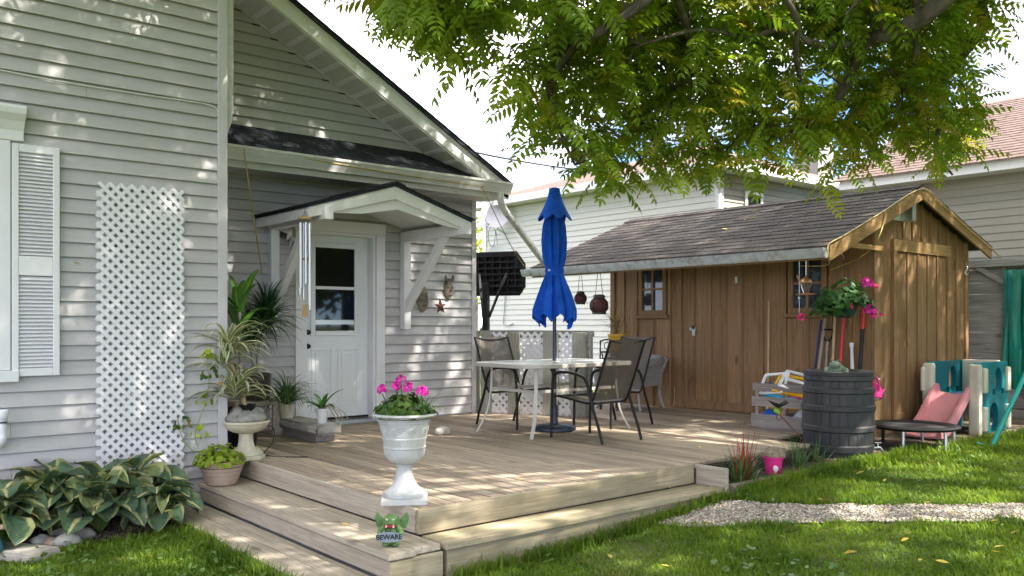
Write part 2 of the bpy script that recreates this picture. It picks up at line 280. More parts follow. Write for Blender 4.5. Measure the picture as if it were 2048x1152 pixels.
# ------------------------------------------------------------------ mesh builder
class MB:
    def __init__(s): s.v = []; s.f = []; s.s = []; s.has = False
    def add(s, vs, fs, at=None):
        o = len(s.v); s.v += [tuple(p) for p in vs]; s.f += [tuple(i+o for i in f) for f in fs]
        s.s += list(at) if at is not None else [0.0]*len(vs)
        if at is not None: s.has = True
        return s
    def box(s, a, b):
        x0, y0, z0 = a; x1, y1, z1 = b
        return s.add([(x0,y0,z0),(x1,y0,z0),(x1,y1,z0),(x0,y1,z0),(x0,y0,z1),(x1,y0,z1),(x1,y1,z1),(x0,y1,z1)],
                     [(0,3,2,1),(4,5,6,7),(0,1,5,4),(1,2,6,5),(2,3,7,6),(3,0,4,7)])
    def hexa(s, bot, top):            # two quads (counter-clockwise seen from above)
        return s.add(list(bot)+list(top), [(0,3,2,1),(4,5,6,7),(0,1,5,4),(1,2,6,5),(2,3,7,6),(3,0,4,7)])
    def bar(s, p0, p1, w, h, up=(0, 0, 1)):
        p0, p1 = Vector(p0), Vector(p1); d = (p1-p0).normalized(); u = Vector(up)
        sx = d.cross(u); 
        if sx.length < 1e-4: sx = d.cross(Vector((1, 0, 0)))
        sx.normalize(); uu = sx.cross(d); a = sx*w/2; c = uu*h/2
        return s.hexa([p0-a-c, p0+a-c, p1+a-c, p1-a-c], [p0-a+c, p0+a+c, p1+a+c, p1-a+c])
    def tube(s, pts, r, n=8, cap=True):
        pts = [Vector(p) for p in pts]; k = len(pts); rr = r if isinstance(r, (list, tuple)) else [r]*k
        vs = []; prev = None
        for i, p in enumerate(pts):
            d = (pts[min(i+1, k-1)]-pts[max(i-1, 0)]).normalized()
            if prev is None:
                a = d.cross(Vector((0, 0, 1)) if abs(d.z) < .9 else Vector((1, 0, 0))).normalized()
            else:
                a = prev-d*prev.dot(d); a = a.normalized() if a.length > 1e-6 else d.orthogonal().normalized()
            prev = a; c = d.cross(a)
            for j in range(n): t = 2*math.pi*j/n; vs.append(p+(a*math.cos(t)+c*math.sin(t))*rr[i])
        fs = [(i*n+j, i*n+(j+1) % n, (i+1)*n+(j+1) % n, (i+1)*n+j) for i in range(k-1) for j in range(n)]
        if cap: fs += [tuple(range(n-1, -1, -1)), tuple((k-1)*n+j for j in range(n))]
        return s.add(vs, fs)
    def lathe(s, prof, n=32, c=(0, 0, 0), mod=None, capb=True, capt=True):
        vs = []
        for (r, z) in prof:
            for j in range(n):
                t = 2*math.pi*j/n; q = r*(mod(t, z) if mod else 1); vs.append((c[0]+q*math.cos(t), c[1]+q*math.sin(t), c[2]+z))
        k = len(prof)
        fs = [(i*n+j, i*n+(j+1) % n, (i+1)*n+(j+1) % n, (i+1)*n+j) for i in range(k-1) for j in range(n)]
        if capb: fs.append(tuple(range(n-1, -1, -1)))
        if capt: fs.append(tuple((k-1)*n+j for j in range(n)))
        return s.add(vs, fs)
    def prism(s, poly, d0, d1, axis='y'):     # polygon in the two other axes, extruded along axis
        k = len(poly)
        def mk(p, d): return {'x': (d, p[0], p[1]), 'y': (p[0], d, p[1]), 'z': (p[0], p[1], d)}[axis]
        vs = [mk(p, d0) for p in poly]+[mk(p, d1) for p in poly]
        fs = [tuple(range(k)), tuple(range(2*k-1, k-1, -1))]+[(i, i+k, (i+1) % k+k, (i+1) % k) for i in range(k)]
        return s.add(vs, fs)
    def blob(s, c, r, seed=0, amp=.15, n=12, m=8):
        rs = random.Random(seed); ph = [rs.uniform(0, 6.28) for _ in range(8)]
        vs = []
        for i in range(m+1):
            th = math.pi*i/m
            for j in range(n):
                t = 2*math.pi*j/n
                k = 1+amp*(math.sin(2*t+ph[0]+th*2)*.5+math.sin(3*t+ph[1]-th)*.4+math.sin(th*4+ph[2])*.35+math.sin(5*t+3*th+ph[3])*.25)
                vs.append((c[0]+r[0]*k*math.sin(th)*math.cos(t), c[1]+r[1]*k*math.sin(th)*math.sin(t), c[2]+r[2]*k*math.cos(th)))
        fs = [(i*n+j, (i+1)*n+j, (i+1)*n+(j+1) % n, i*n+(j+1) % n) for i in range(m) for j in range(n)]
        return s.add(vs, fs)
    def strap(s, base, az, L, w, el=1.0, droop=2.0, seg=7, fold=.25, prof=None, twist=0):
        """arching leaf: starts at elevation el, curves down by droop radians over its length"""
        p = Vector(base); vs = []; at = []; h = Vector((math.cos(az), math.sin(az), 0)); side = Vector((-h.y, h.x, 0))
        for i in range(seg+1):
            t = i/seg; a = el-droop*t*t if droop > 0 else el
            d = h*math.cos(a)+Vector((0, 0, 1))*math.sin(a); nrm = -h*math.sin(a)+Vector((0, 0, 1))*math.cos(a)
            wd = w*(prof(t) if prof else (min(1, .35+t*3)*(1-t**2.2)+.02)); tw = twist*t
            sd = side*math.cos(tw)+nrm*math.sin(tw); nn = nrm*math.cos(tw)-side*math.sin(tw)
            vs += [p-sd*wd/2+nn*wd*fold, p, p+sd*wd/2+nn*wd*fold]; at += [-1, 0, 1]
            p = p+d*(L/seg)
        fs = []
        for i in range(seg):
            q = i*3; fs += [(q, q+1, q+4, q+3), (q+1, q+2, q+5, q+4)]
        return s.add(vs, fs, at)
    def mesh(s, name, smooth=None):
        me = bpy.data.meshes.new(name); me.from_pydata(s.v, [], s.f); me.update()
        if s.has:
            a = me.attributes.new('s', 'FLOAT', 'POINT'); a.data.foreach_set('value', s.s)
        if smooth is not None:
            me.polygons.foreach_set('use_smooth', [True]*len(me.polygons)); me.set_sharp_from_angle(angle=R(smooth))
        return me
    def build(s, name, mat, parent=None, world=False, smooth=None, bevel=0, fix=True):
        if world and parent is not None:
            q = parent
            o = Vector((0, 0, 0))
            while q is not None: o += q.location; q = q.parent
            s.v = [(p[0]-o.x, p[1]-o.y, p[2]-o.z) for p in s.v]
        if fix and not s.has:
            me = s.mesh(name, None); bm = bmesh.new(); bm.from_mesh(me); bmesh.ops.recalc_face_normals(bm, faces=bm.faces); bm.to_mesh(me); bm.free()
            if smooth is not None:
                me.polygons.foreach_set('use_smooth', [True]*len(me.polygons)); me.set_sharp_from_angle(angle=R(smooth))
        else: me = s.mesh(name, smooth)
        return link(name, me, mat, parent, bevel)
def link(name, me, mat, parent=None, bevel=0):
    if mat is not None and not me.materials: me.materials.append(mat)
    o = bpy.data.objects.new(name, me); COL.objects.link(o); o.parent = parent
    if bevel:
        b = o.modifiers.new('bevel', 'BEVEL'); b.width = bevel; b.segments = 2; b.limit_method = 'ANGLE'; b.angle_limit = R(40); b.harden_normals = False
    return o
def tag(o, label=None, cat=None, group=None, kind=None):
    if label: o['label'] = label
    if cat: o['category'] = cat
    if group: o['group'] = group
    if kind: o['kind'] = kind
    return o
def thing(name, label, cat, loc=(0, 0, 0), rz=0, group=None):
    o = bpy.data.objects.new(name, None); COL.objects.link(o); o.location = loc; o.rotation_euler = (0, 0, rz); o.empty_display_size = .1
    return tag(o, label, cat, group)
def copytree(o, parent=None):
    c = o.copy(); COL.objects.link(c); c.parent = parent
    for ch in list(o.children): copytree(ch, c)
    return c
def bez(p0, p1, p2, p3, n=12):
    p0, p1, p2, p3 = map(Vector, (p0, p1, p2, p3)); o = []
    for i in range(n+1):
        t = i/n; o.append(p0*(1-t)**3+p1*3*t*(1-t)**2+p2*3*t*t*(1-t)+p3*t**3)
    return o
def spline(pts, k=6):
    pts = [Vector(p) for p in pts]; out = []
    for i in range(len(pts)-1):
        a = pts[max(i-1, 0)]; b = pts[i]; c = pts[i+1]; d = pts[min(i+2, len(pts)-1)]
        for j in range(k):
            t = j/k; out.append(.5*((2*b)+(c-a)*t+(2*a-5*b+4*c-d)*t*t+(3*b-a-3*c+d)*t**3))
    out.append(pts[-1]); return out
# ================================================================== GROUND
def ground_sheet():
    xs = sorted(set([-400, -200, -100, -50, -25, -15]+[round(-10+.5*i, 3) for i in range(51)]+[18, 25, 40, 70, 120, 200, 400]))
    ys = sorted(set([-400, -200, -100, -50, -25, -15]+[round(-10+.5*i, 3) for i in range(51)]+[18, 25, 40, 70, 120, 200, 400]))
    mb = MB(); nx = len(xs)
    mb.add([(x, y, gz(max(-10, min(x, 15)), max(-10, min(y, 15)))) for y in ys for x in xs],
           [(j*nx+i, j*nx+i+1, (j+1)*nx+i+1, (j+1)*nx+i) for j in range(len(ys)-1) for i in range(nx-1)])
    m, n, l, b = newmat('lawn_soil'); v = coords(n, l, world=True)
    c = ramp(n, l, noise(n, l, v, 2.2, 6, .6), [(.35, (.05, .080, .014)), (.6, (.09, .115, .025)), (.75, (.11, .095, .045))])
    l.new(c, b.inputs['Base Color']); b.inputs['Roughness'].default_value = .95; bump(n, l, b, noise(n, l, v, 30, 4), .8, .02)
    o = mb.build('ground', m, smooth=60, fix=False); tag(o, 'green back yard lawn ground', 'ground', kind='structure'); return o
ground_sheet()
def poly_sheet(name, pts, mat, dz, kind='structure', label=None, cat=None):
    """a sheet laid on the ground, subdivided so it follows it"""
    bm = bmesh.new(); vs = [bm.verts.new((p[0], p[1], 0)) for p in pts]; bm.faces.new(vs)
    bmesh.ops.triangulate(bm, faces=bm.faces)
    bmesh.ops.subdivide_edges(bm, edges=bm.edges, cuts=5, use_grid_fill=True)
    for v_ in bm.verts: v_.co.z = gz(v_.co.x, v_.co.y)+dz
    bmesh.ops.recalc_face_normals(bm, faces=bm.faces)
    me = bpy.data.meshes.new(name); bm.to_mesh(me); bm.free()
    if me.polygons and me.polygons[0].normal.z < 0: me.flip_normals()
    o = link(name, me, mat); return tag(o, label, cat, kind=kind)
PATH = [Pg(*q)[:2] for q in ((1250, 1046), (1330, 1020), (1440, 1004), (1560, 1012), (1700, 1014), (1860, 1014), (2048, 1011), (2500, 1008), (2500, 1052), (2048, 1048), (1860, 1046), (1700, 1046), (1550, 1051), (1400, 1058))]
M_pathb = pm('path_grit', (.30, .27, .24), .9, c2=(.42, .38, .34), var=.25, scale=30, bs=90, bst=1, world=True)
poly_sheet('gravel_path', PATH, M_pathb, .012, label='pale gravel path crossing the lawn', cat='path')
def inpoly(x, y, P):
    c = False; j = len(P)-1
    for i in range(len(P)):
        if (P[i][1] > y) != (P[j][1] > y) and x < (P[j][0]-P[i][0])*(y-P[i][1])/(P[j][1]-P[i][1])+P[i][0]: c = not c
        j = i
    return c
BED = [(5.53, 4.02), (7.25, 4.02), (8.3, 3.9), (8.6, 4.55), (7.25, 4.72), (7.2, 4.24), (5.53, 4.24)]
poly_sheet('planting_bed', BED, M_soil, .03, label='dark soil bed along the deck edge', cat='bed')
HBED = [(-2.5, 6.86), (2.12, 6.86), (2.12, 6.1), (1.7, 6.12), (1.0, 6.22), (.5, 6.1), (-2.5, 6.1)]
poly_sheet('hosta_bed', HBED, M_soil, .015, label='dark soil bed under the house wall', cat='bed')
DIRT = [Pg(*q)[:2] for q in ((1700, 918), (1790, 905), (1950, 893), (2090, 870), (2090, 838), (1740, 850))]
M_dirt = pm('bare_dirt', (.085, .062, .042), .95, c2=(.16, .125, .09), var=.3, scale=6, bs=40, bst=1, world=True)
poly_sheet('bare_dirt_patch', DIRT, M_dirt, .008, label='bare trodden dirt beside the shed', cat='ground')

# ================================================================== HOUSE
HX, HY, DY = 2.72, 6.85, 8.45
P_S = .1065
house = thing('house', 'grey clapboard house with white trim and black roof', 'house', (HX, HY, -.36))
def sboard(wall, x0, x1, z, Y, h=P_S, x0t=None, x1t=None, mat=None, name='siding_board'):
    x0t = x0 if x0t is None else x0t; x1t = x1 if x1t is None else x1t; h2 = h+.003
    zt = z+h-.010; k = (h-.010)/h; x0t = x0+(x0t-x0)*k; x1t = x1+(x1t-x1)*k
    mb = MB().add([(x0, Y-.030, z), (x1, Y-.030, z), (x1, Y-.022, z), (x0, Y-.022, z), (x0t, Y-.008, zt), (x1t, Y-.008, zt), (x1t, Y-.002, zt), (x0t, Y-.002, zt)],
                  [(0,3,2,1),(4,5,6,7),(0,1,5,4),(1,2,6,5),(2,3,7,6),(3,0,4,7)])
    return mb.build(name, mat or M_side, wall, world=True, fix=False)
def course(wall, x0, x1, z, Y, rs, cuts=(), **k):
    """one course, split at random butt joints and at openings"""
    segs = [(x0, x1)]
    for (c0, c1, cz0, cz1) in cuts:
        if cz0-.02 < z < cz1:
            ns = []
            for a, b_ in segs:
                if c0 > a and c1 < b_: ns += [(a, c0), (c1, b_)]
                elif c0 <= a < c1 < b_: ns.append((c1, b_))
                elif a < c0 < b_ <= c1: ns.append((a, c0))
                elif c1 <= a or c0 >= b_: ns.append((a, b_))
            segs = ns
    for a, b_ in segs:
        if b_-a > 2.4 and rs.random() < .7:
            j = rs.uniform(a+.8, b_-.6); sboard(wall, a, j-.0015, z, Y, **k); sboard(wall, j+.0015, b_, z, Y, **k)
        else: sboard(wall, a, b_, z, Y, **k)
rs = random.Random(3)
lw = MB().box((-4, HY, -.5), (HX-.01, 12, 5.5)).build('side_wall', M_side, house, world=True)
for i in range(55): course(lw, -4, HX-.065, -.33+i*P_S, HY, rs, cuts=[(.12, 1.20, .70, 2.50)])
MB().box((HX-.064, HY-.038, -.36), (HX+.012, HY+.05, 5.5)).build('corner_post', M_trim, house, world=True, bevel=.004)
# roof of the tall wing (above the frame)
MB().prism([(-4.4, 5.35), (HX+.4, 5.35), (HX+.4, 5.45), (-.64, 7.5), (-4.4, 5.45)], 6.6, 12.2, 'y').build('roof', M_black_sh, house, world=True)
# door wall
dw = MB().box((HX-.01, DY, -.3), (4.235, DY+.16, 3.3)).box((5.065, DY, -.3), (6.47, DY+.16, 3.3)).box((4.235, DY, 2.075), (5.065, DY+.16, 3.3)).box((4.235, DY, -.3), (5.065, DY+.16, .03)).build('door_wall', M_side, house, world=True)
for i in range(25): course(dw, HX+.013, 6.445, .02+i*P_S, DY, rs, cuts=[(4.12, 5.19, -.1, 2.21)])
MB().box((6.446, DY-.038, -.3), (6.51, DY+.10, 2.68)).build('corner_post', M_trim, house, world=True, bevel=.004)
RK = lambda x: 2.80+.543*(6.62-x)                 # top of the rake
gw = MB().prism([(2.0, 2.6), (6.47, 2.6), (6.47, RK(6.47)-.25), (2.0, RK(2.0)-.25)], DY+.002, DY+.16, 'y').build('gable_wall', M_side, house, world=True)
zi = 3.10
while zi < 5.1:
    xe = lambda z: 6.62-(z+.19-2.80)/.543
    if xe(zi+P_S) > 2.9: sboard(gw, HX+.013, xe(zi), zi, DY, x1t=xe(zi+P_S))
    zi += P_S
# rake: roof deck, fascia, soffit with ribs
def rake_strip(dz0, dz1, y0, y1, x0=1.0, x1=6.68):
    return MB().prism([(x0, RK(x0)+dz0), (x1, RK(x1)+dz0), (x1, RK(x1)+dz1), (x0, RK(x0)+dz1)], y0, y1, 'y')
rf = rake_strip(-.002, .035, 7.96, 14).build('main_roof', M_black_sh, house, world=True)
for k in range(26):
    x = 6.72-.165*k; MB().prism([(x-.19, RK(x-.19)+.036), (x, RK(x)+.04), (x, RK(x)+.05), (x-.19, RK(x-.19)+.046)], 7.95, 8.9, 'y').build('shingle', M_black_sh, rf, world=True, fix=True)
rake_strip(-.165, -.004, 8.00, 8.028).build('rake_fascia', M_white, house, world=True, bevel=.003)
rake_strip(-.03, -.003, 7.985, 8.0).build('drip_edge', M_white, house, world=True)
sf = rake_strip(-.185, -.165, 8.012, DY-.003, 1.0, 6.6).build('rake_soffit', M_soff, house, world=True)
for k in range(24):
    x = 6.5-.19*k; MB().prism([(x-.022, RK(x-.022)-.192), (x+.022, RK(x+.022)-.192), (x+.022, RK(x+.022)-.180), (x-.022, RK(x-.022)-.180)], 8.03, DY-.025, 'y').build('soffit_rib', M_wsoft, sf, world=True)
rake_strip(-.215, -.185, DY-.035, DY-.02, 1.0, 6.45).build('frieze_strip', M_trim, house, world=True)
# rake foot: boxed return at the eave
MB().prism([(6.50, 2.62), (6.69, 2.62), (6.69, 2.765), (6.50, 2.765)], 8.0, DY-.04, 'y').build('rake_return', M_white, house, world=True, bevel=.003)
# skirt roof over the door wall
def SK(t): return (8.00+t*(DY-8.0), 2.785+t*(3.12-2.785))      # (y,z) along the slope, t 0..1
sk = MB().hexa([(HX, 8.0, 2.755), (6.56, 8.0, 2.755), (6.20, DY, 3.09), (HX, DY, 3.09)], [(HX, 8.0, 2.785), (6.56, 8.0, 2.785), (6.20, DY, 3.12), (HX, DY, 3.12)]).build('skirt_roof', M_black_sh, house, world=True)
for r_ in range(4):
    t0, t1 = r_*.27-.02, min(1, r_*.27+.30); x = HX-.1*r_
    while x < 6.56:
        w = rs.uniform(.17, .34); a, b_ = max(HX+.002, x), min(x+w-.006, 6.55-.37*t0)
        if b_-a > .03:
            (ya, za), (yb, zb) = SK(t0), SK(t1); e = rs.uniform(.004, .010); bt = min(b_, 6.55-.37*t1)
            MB().hexa([(a, ya, za+.001), (b_, ya, za+.001), (max(bt, a+.01), yb, zb+.0015), (a, yb, zb+.0015)], [(a, ya, za+.006+e), (b_, ya, za+.006+e), (max(bt, a+.01), yb, zb+.006), (a, yb, zb+.006)]).build('shingle', M_black_sh, sk, world=True, fix=False)
        x += w
GP = [(8.0, 2.66), (7.935, 2.66), (7.925, 2.69), (7.90, 2.72), (7.885, 2.765), (7.875, 2.765), (7.875, 2.79), (7.89, 2.79), (7.897, 2.74), (7.93, 2.70), (7.94, 2.675), (7.992, 2.675), (7.992, 2.79), (8.0, 2.79)]
MB().prism(GP, HX+.014, 6.66, 'x').build('gutter', M_gutter, house, world=True, smooth=25)
MB().prism(GP[:6]+[(7.875, 2.79), (8.0, 2.79)], 6.66, 6.664, 'x').build('gutter_end', M_gutter, house, world=True)
MB().box((HX+.014, 8.001, 2.60), (6.60, 8.02, 2.75)).build('fascia', M_gutter, house, world=True)
es = MB().box((HX+.014, 8.021, 2.615), (6.60, DY-.022, 2.63)).build('eave_soffit', M_soff, house, world=True)
for k in range(18): MB().box((HX+.1+k*.2, 8.022, 2.609), (HX+.112+k*.2, DY-.03, 2.614)).build('soffit_rib', M_soff, es, world=True)
# downspout behind the tall wing's corner
ds = MB(); ds.box((HX+.03, HY+.06, 2.98), (HX+.10, HY+.14, 5.4)); ds.tube([(HX+.065, HY+.10, 3.02), (HX+.068, HY+.10, 2.9), (HX+.066, HY+.13, 2.78), (HX+.045, HY+.25, 2.62), (HX+.04, HY+.5, 2.5)], .045, 10)
ds.build('downspout', M_gutter, house, world=True, smooth=40)
# door
door = MB().box((4.25, DY+.085, .055), (5.05, DY+.13, 2.065)).build('door', M_door, house, world=True, bevel=.003)
jb = MB().box((4.215, DY-.02, .03), (4.245, DY+.14, 2.10)).box((5.055, DY-.02, .03), (5.085, DY+.14, 2.10)).box((4.245, DY-.02, 2.07), (5.055, DY+.14, 2.10)).build('door_jamb', M_white, house, world=True, bevel=.002)
cs = MB().box((4.105, DY-.045, 0.0), (4.214, DY-.003, 2.10)).box((5.086, DY-.045, 0.0), (5.20, DY-.003, 2.10)).box((4.10, DY-.047, 2.101), (5.205, DY-.003, 2.225)).build('door_casing', M_white, house, world=True, bevel=.004)
MB().prism([(DY-.06, .0), (DY+.084, .0), (DY+.084, .05), (DY-.06, .028)], 4.22, 5.08, 'x').build('threshold', M_alu, house, world=True, bevel=.003)
MB().box((4.25, DY+.078, .051), (5.05, DY+.0845, .075)).build('door_sweep', M_blackm, house, world=True)
yd = DY+.085
def frame(x0, x1, z0, z1, w, y0, y1):
    return MB().box((x0, y0, z0), (x0+w, y1, z1)).box((x1-w, y0, z0), (x1, y1, z1)).box((x0+w, y0, z0), (x1-w, y1, z0+w)).box((x0+w, y0, z1-w), (x1-w, y1, z1))
wf = frame(4.335, 4.925, .97, 1.99, .055, yd-.022, yd-.001).build('door_window', M_door, door, world=True, bevel=.006)
MB().box((4.391, yd-.010, 1.026), (4.869, yd-.001, 1.478)).build('pane', M_glass, door, world=True)
MB().box((4.391, yd-.008, 1.513), (4.869, yd-.001, 1.934)).build('pane', M_glass, door, world=True)
MB().box((4.391, yd-.020, 1.479), (4.869, yd-.001, 1.512)).build('meeting_rail', M_door, door, world=True, bevel=.003)
MB().box((4.395, yd-.0125, 1.095), (4.865, yd-.0105, 1.145)).build('screen_bar', M_alu, door, world=True)
for x0 in (4.35, 4.67):
    frame(x0, x0+.25, .20, .83, .018, yd-.007, yd-.001).build('panel_moulding', M_door, door, world=True, bevel=.003)
    MB().box((x0+.045, yd-.006, .245), (x0+.205, yd-.001, .785)).build('raised_panel', M_door, door, world=True, bevel=.004)
for z in (.86, 1.01): MB().lathe([(.010, 0), (.028, .004), (.030, .02), (.02, .035), (.024, .05), (.018, .062)], 16).build('door_knob' if z < .9 else 'deadbolt', M_blackm, door, smooth=40)
for o, z in zip([c for c in door.children if c.name.startswith(('door_knob', 'deadbolt'))], (.86, 1.01)):
    o.rotation_euler = (R(90), 0, 0); o.location = (4.295-HX, yd-.001-HY, z+.36)
# portico
por = thing('door_canopy', 'white gabled canopy with black shingles and timber brackets over the door', 'canopy', (4.6, DY, 1.04))
YF = 7.25; RXp, RZp = 4.60, 2.49; LE = (3.665, 2.205); RE = (5.545, 2.205)
def slope_slab(a, b_, z0, z1, y0, y1): return MB().prism([(a[0], a[1]+z0), (b_[0], b_[1]+z0), (b_[0], b_[1]+z1), (a[0], a[1]+z1)], y0, y1, 'y')
RP = (RXp, RZp)
pl = slope_slab(LE, RP, -.03, -.004, YF-.015, DY-.022).build('canopy_roof', M_black_sh, por, world=True)
slope_slab(RP, RE, -.03, -.004, YF-.015, DY-.022).build('canopy_roof', M_black_sh, por, world=True)
for (E, nm) in ((LE, 0), (RE, 1)):
    nr = 5
    for r_ in range(nr):
        t0 = r_/nr-.03; t1 = min(1.0, (r_+1)/nr+.02); y = YF-.03-.07*(r_ % 2)
        while y < DY-.03:
            w = rs.uniform(.2, .32); a, b_ = max(y, YF-.03), min(y+w-.005, DY-.024)
            if b_-a > .04:
                q0 = (E[0]+(RXp-E[0])*t0, E[1]+(RZp-E[1])*t0); q1 = (E[0]+(RXp-E[0])*t1, E[1]+(RZp-E[1])*t1)
                MB().prism([(q0[0], q0[1]-.003), (q0[0], q0[1]+.009), (q1[0], q1[1]+.003), (q1[0], q1[1]-.003)], a, b_, 'y').build('shingle', M_black_sh, pl, world=True)
            y += w
MB().prism([(RXp-.10, RZp-.025), (RXp, RZp+.006), (RXp+.10, RZp-.03), (RXp+.10, RZp-.015), (RXp, RZp+.018), (RXp-.10, RZp-.01)], YF-.035, DY-.024, 'y').build('ridge_cap', M_black_sh, por, world=True)
LF = lambda x: RZp-.302*abs(RXp-x)-.032
MB().box((3.672, YF+.031, LF(3.672)-.095), (3.694, DY-.03, LF(3.672)-.006)).build('eave_fascia', M_white, por, world=True, bevel=.003)
MB().box((5.52, YF+.031, LF(5.54)-.095), (5.541, DY-.03, LF(5.54)-.006)).build('eave_fascia', M_white, por, world=True, bevel=.003)
MB().prism([(3.672, LF(3.672)), (RXp, LF(RXp)), (RXp, LF(RXp)-.125), (3.672, LF(3.672)-.10)], YF, YF+.03, 'y').build('fascia', M_white, por, world=True, bevel=.003)
MB().prism([(RXp+.001, LF(RXp)), (5.545, LF(5.545)), (5.545, LF(5.545)-.10), (RXp+.001, LF(RXp)-.125)], YF, YF+.03, 'y').build('fascia', M_white, por, world=True, bevel=.003)
MB().prism([(3.95, LF(3.95)-.09), (RXp, LF(RXp)-.12), (5.42, LF(5.42)-.09), (5.42, LF(5.42)-.115), (5.25, LF(5.25)-.15), (RXp+.05, LF(RXp+.05)-.205), (RXp-.35, LF(RXp-.35)-.19), (3.95, LF(3.95)-.115)], YF+.032, YF+.05, 'y').build('gable_infill', M_white, por, world=True, bevel=.002)
slope_slab((3.70, LF(3.70)), (RXp, LF(RXp)), -.014, -.001, YF+.051, DY-.023).build('ceiling_panel', M_white, por, world=True)
slope_slab((RXp, LF(RXp)), (5.515, LF(5.515)), -.014, -.001, YF+.051, DY-.023).build('ceiling_panel', M_white, por, world=True)
for (x0, x1, zt) in ((3.80, 3.89, 2.185), (5.41, 5.50, 2.155)):
    MB().box((x0, YF-.06, zt-.115), (x1, DY-.025, zt)).build('beam', M_white, por, world=True, bevel=.003)
    MB().box((x0, DY-.115, 1.04), (x1, DY-.025, zt-.116)).build('wall_post', M_white, por, world=True, bevel=.003)
    xm = (x0+x1)/2
    MB().hexa([(x0+.006, DY-.115, 1.24), (x1-.006, DY-.115, 1.24), (x1-.006, YF+.32, zt-.117), (x0+.006, YF+.32, zt-.117)],
              [(x0+.006, DY-.116, 1.36), (x1-.006, DY-.116, 1.36), (x1-.006, YF+.42, zt-.116), (x0+.006, YF+.42, zt-.116)]).build('brace', M_white, por, world=True, bevel=.003)
# floodlight next to the left bracket
fl = thing('flood_light', 'white twin flood light fixture beside the door canopy post', 'lamp', (4.02, DY-.03, 2.03))
MB().lathe([(.05, 0), (.05, .02), (.02, .03)], 20).build('wall_plate', M_white, fl, smooth=40).rotation_euler = (R(90), 0, 0)
for sx in (-1, 1):
    h = MB(); h.box((-.055, -.11, -.045), (.055, 0, .045)); o = h.build('lamp_head', M_white, fl, bevel=.008); o.location = (.02+sx*.045, -.03, -.02-sx*.05); o.rotation_euler = (R(25), R(20), R(-25+sx*15))
    q = MB().box((-.045, -.113, -.035), (.045, -.1105, .035)).build('lens', M_glass if False else M_cglass, o)
# window with shutters on the tall wing
win = thing('window', 'white framed window with crown head on the grey side wall', 'window', (.66, HY, .72))
frame(.13, 1.19, .78, 2.37, .10, HY-.055, HY-.002).build('casing', M_white, win, world=True, bevel=.004)
frame(.235, 1.085, .885, 2.265, .05, HY-.03, HY-.002).build('sash', M_white, win, world=True, bevel=.003)
MB().box((.286, HY-.02, .936), (1.034, HY-.004, 2.214)).build('pane', M_glass, win, world=True)
MB().box((.286, HY-.028, 1.56), (1.034, HY-.0205, 1.60)).build('meeting_rail', M_white, win, world=True)
MB().box((.08, HY-.085, .70), (1.235, HY-.002, .778)).build('sill', M_white, win, world=True, bevel=.004)
MB().prism([(HY-.002, 2.372), (HY-.06, 2.372), (HY-.065, 2.44), (HY-.10, 2.50), (HY-.15, 2.545), (HY-.16, 2.58), (HY-.155, 2.60), (HY-.002, 2.63)], .06, 1.27, 'x').build('crown_head', M_white, win, world=True, bevel=.003)
for (x0, x1, lab) in ((1.197, 1.497, 'white louvred shutter beside the downspout-side of the window, next to the lattice'), (-.18, .12, 'white louvred shutter on the far side of the window from the lattice')):
    sh = thing('shutter', lab.replace('beside the downspout-side of the window, next to the lattice', 'between the window casing and the lattice panel'), 'shutter', ((x0+x1)/2, HY-.02, .72), group='window shutters')
    mb = MB()
    for a in (x0, x1-.042): mb.box((a, HY-.062, .735), (a+.042, HY-.022, 2.355))
    mb.box((x0+.043, HY-.060, .735), (x1-.043, HY-.024, .79)).box((x0+.043, HY-.060, 2.30), (x1-.043, HY-.024, 2.355)).box((x0+.043, HY-.060, 1.44), (x1-.043, HY-.024, 1.575))
    mb.build('shutter_frame', M_wsoft, sh, world=True, bevel=.004)
    for (z0, z1) in ((.80, 1.43), (1.585, 2.295)):
        lv = MB(); z = z0
        while z < z1-.02:
            lv.add([(x0+.043, HY-.056, z), (x1-.043, HY-.056, z), (x1-.043, HY-.030, z+.024), (x0+.043, HY-.030, z+.024), (x0+.043, HY-.053, z-.003), (x1-.043, HY-.053, z-.003), (x1-.043, HY-.027, z+.021), (x0+.043, HY-.027, z+.021)],
                   [(0, 1, 2, 3), (7, 6, 5, 4), (0, 4, 5, 1), (1, 5, 6, 2), (2, 6, 7, 3), (3, 7, 4, 0)]); z += .0265
        lv.box((x0+.043, HY-.026, z0-.01), (x1-.043, HY-.0245, z1+.005))
        o = lv.build('louvres', M_wsoft, sh, world=True); o['kind'] = 'stuff'

# ================================================================== LATTICE
def lattice(name, label, p0, p1, z0, z1, depth, nrm, pitch=.089, w=.034, mat=None, group=None, loc=None):
    """crossed slats filling a vertical rectangle from p0 to p1"""
    p0, p1 = Vector((p0[0], p0[1], 0)), Vector((p1[0], p1[1], 0)); L = (p1-p0).length; d = (p1-p0)/L; H = z1-z0; nv = Vector((nrm[0], nrm[1], 0)).normalized()
    t = thing(name, label, 'lattice', (p0.x, p0.y, z0), group=group)
    for sg in (1, -1):
        off = depth*(0.5 if sg > 0 else 1.6)
        k = -H if sg > 0 else 0
        c = k
        while c < L+(0 if sg > 0 else H):
            # line a = c + sg*h
            if sg > 0: h0 = max(0, -c); h1 = min(H, L-c)
            else: h0 = max(0, c-L); h1 = min(H, c)
            if h1-h0 > .02:
                e = .012
                A = d*(c+sg*(h0-e))+Vector((0, 0, h0-e)); B = d*(c+sg*(h1+e))+Vector((0, 0, h1+e))
                MB().bar(A+nv*off, B+nv*off, depth, w, up=(d*(-sg)+Vector((0, 0, 1))).normalized()).build('slat', mat or M_wsoft, t)
            c += pitch
    return t
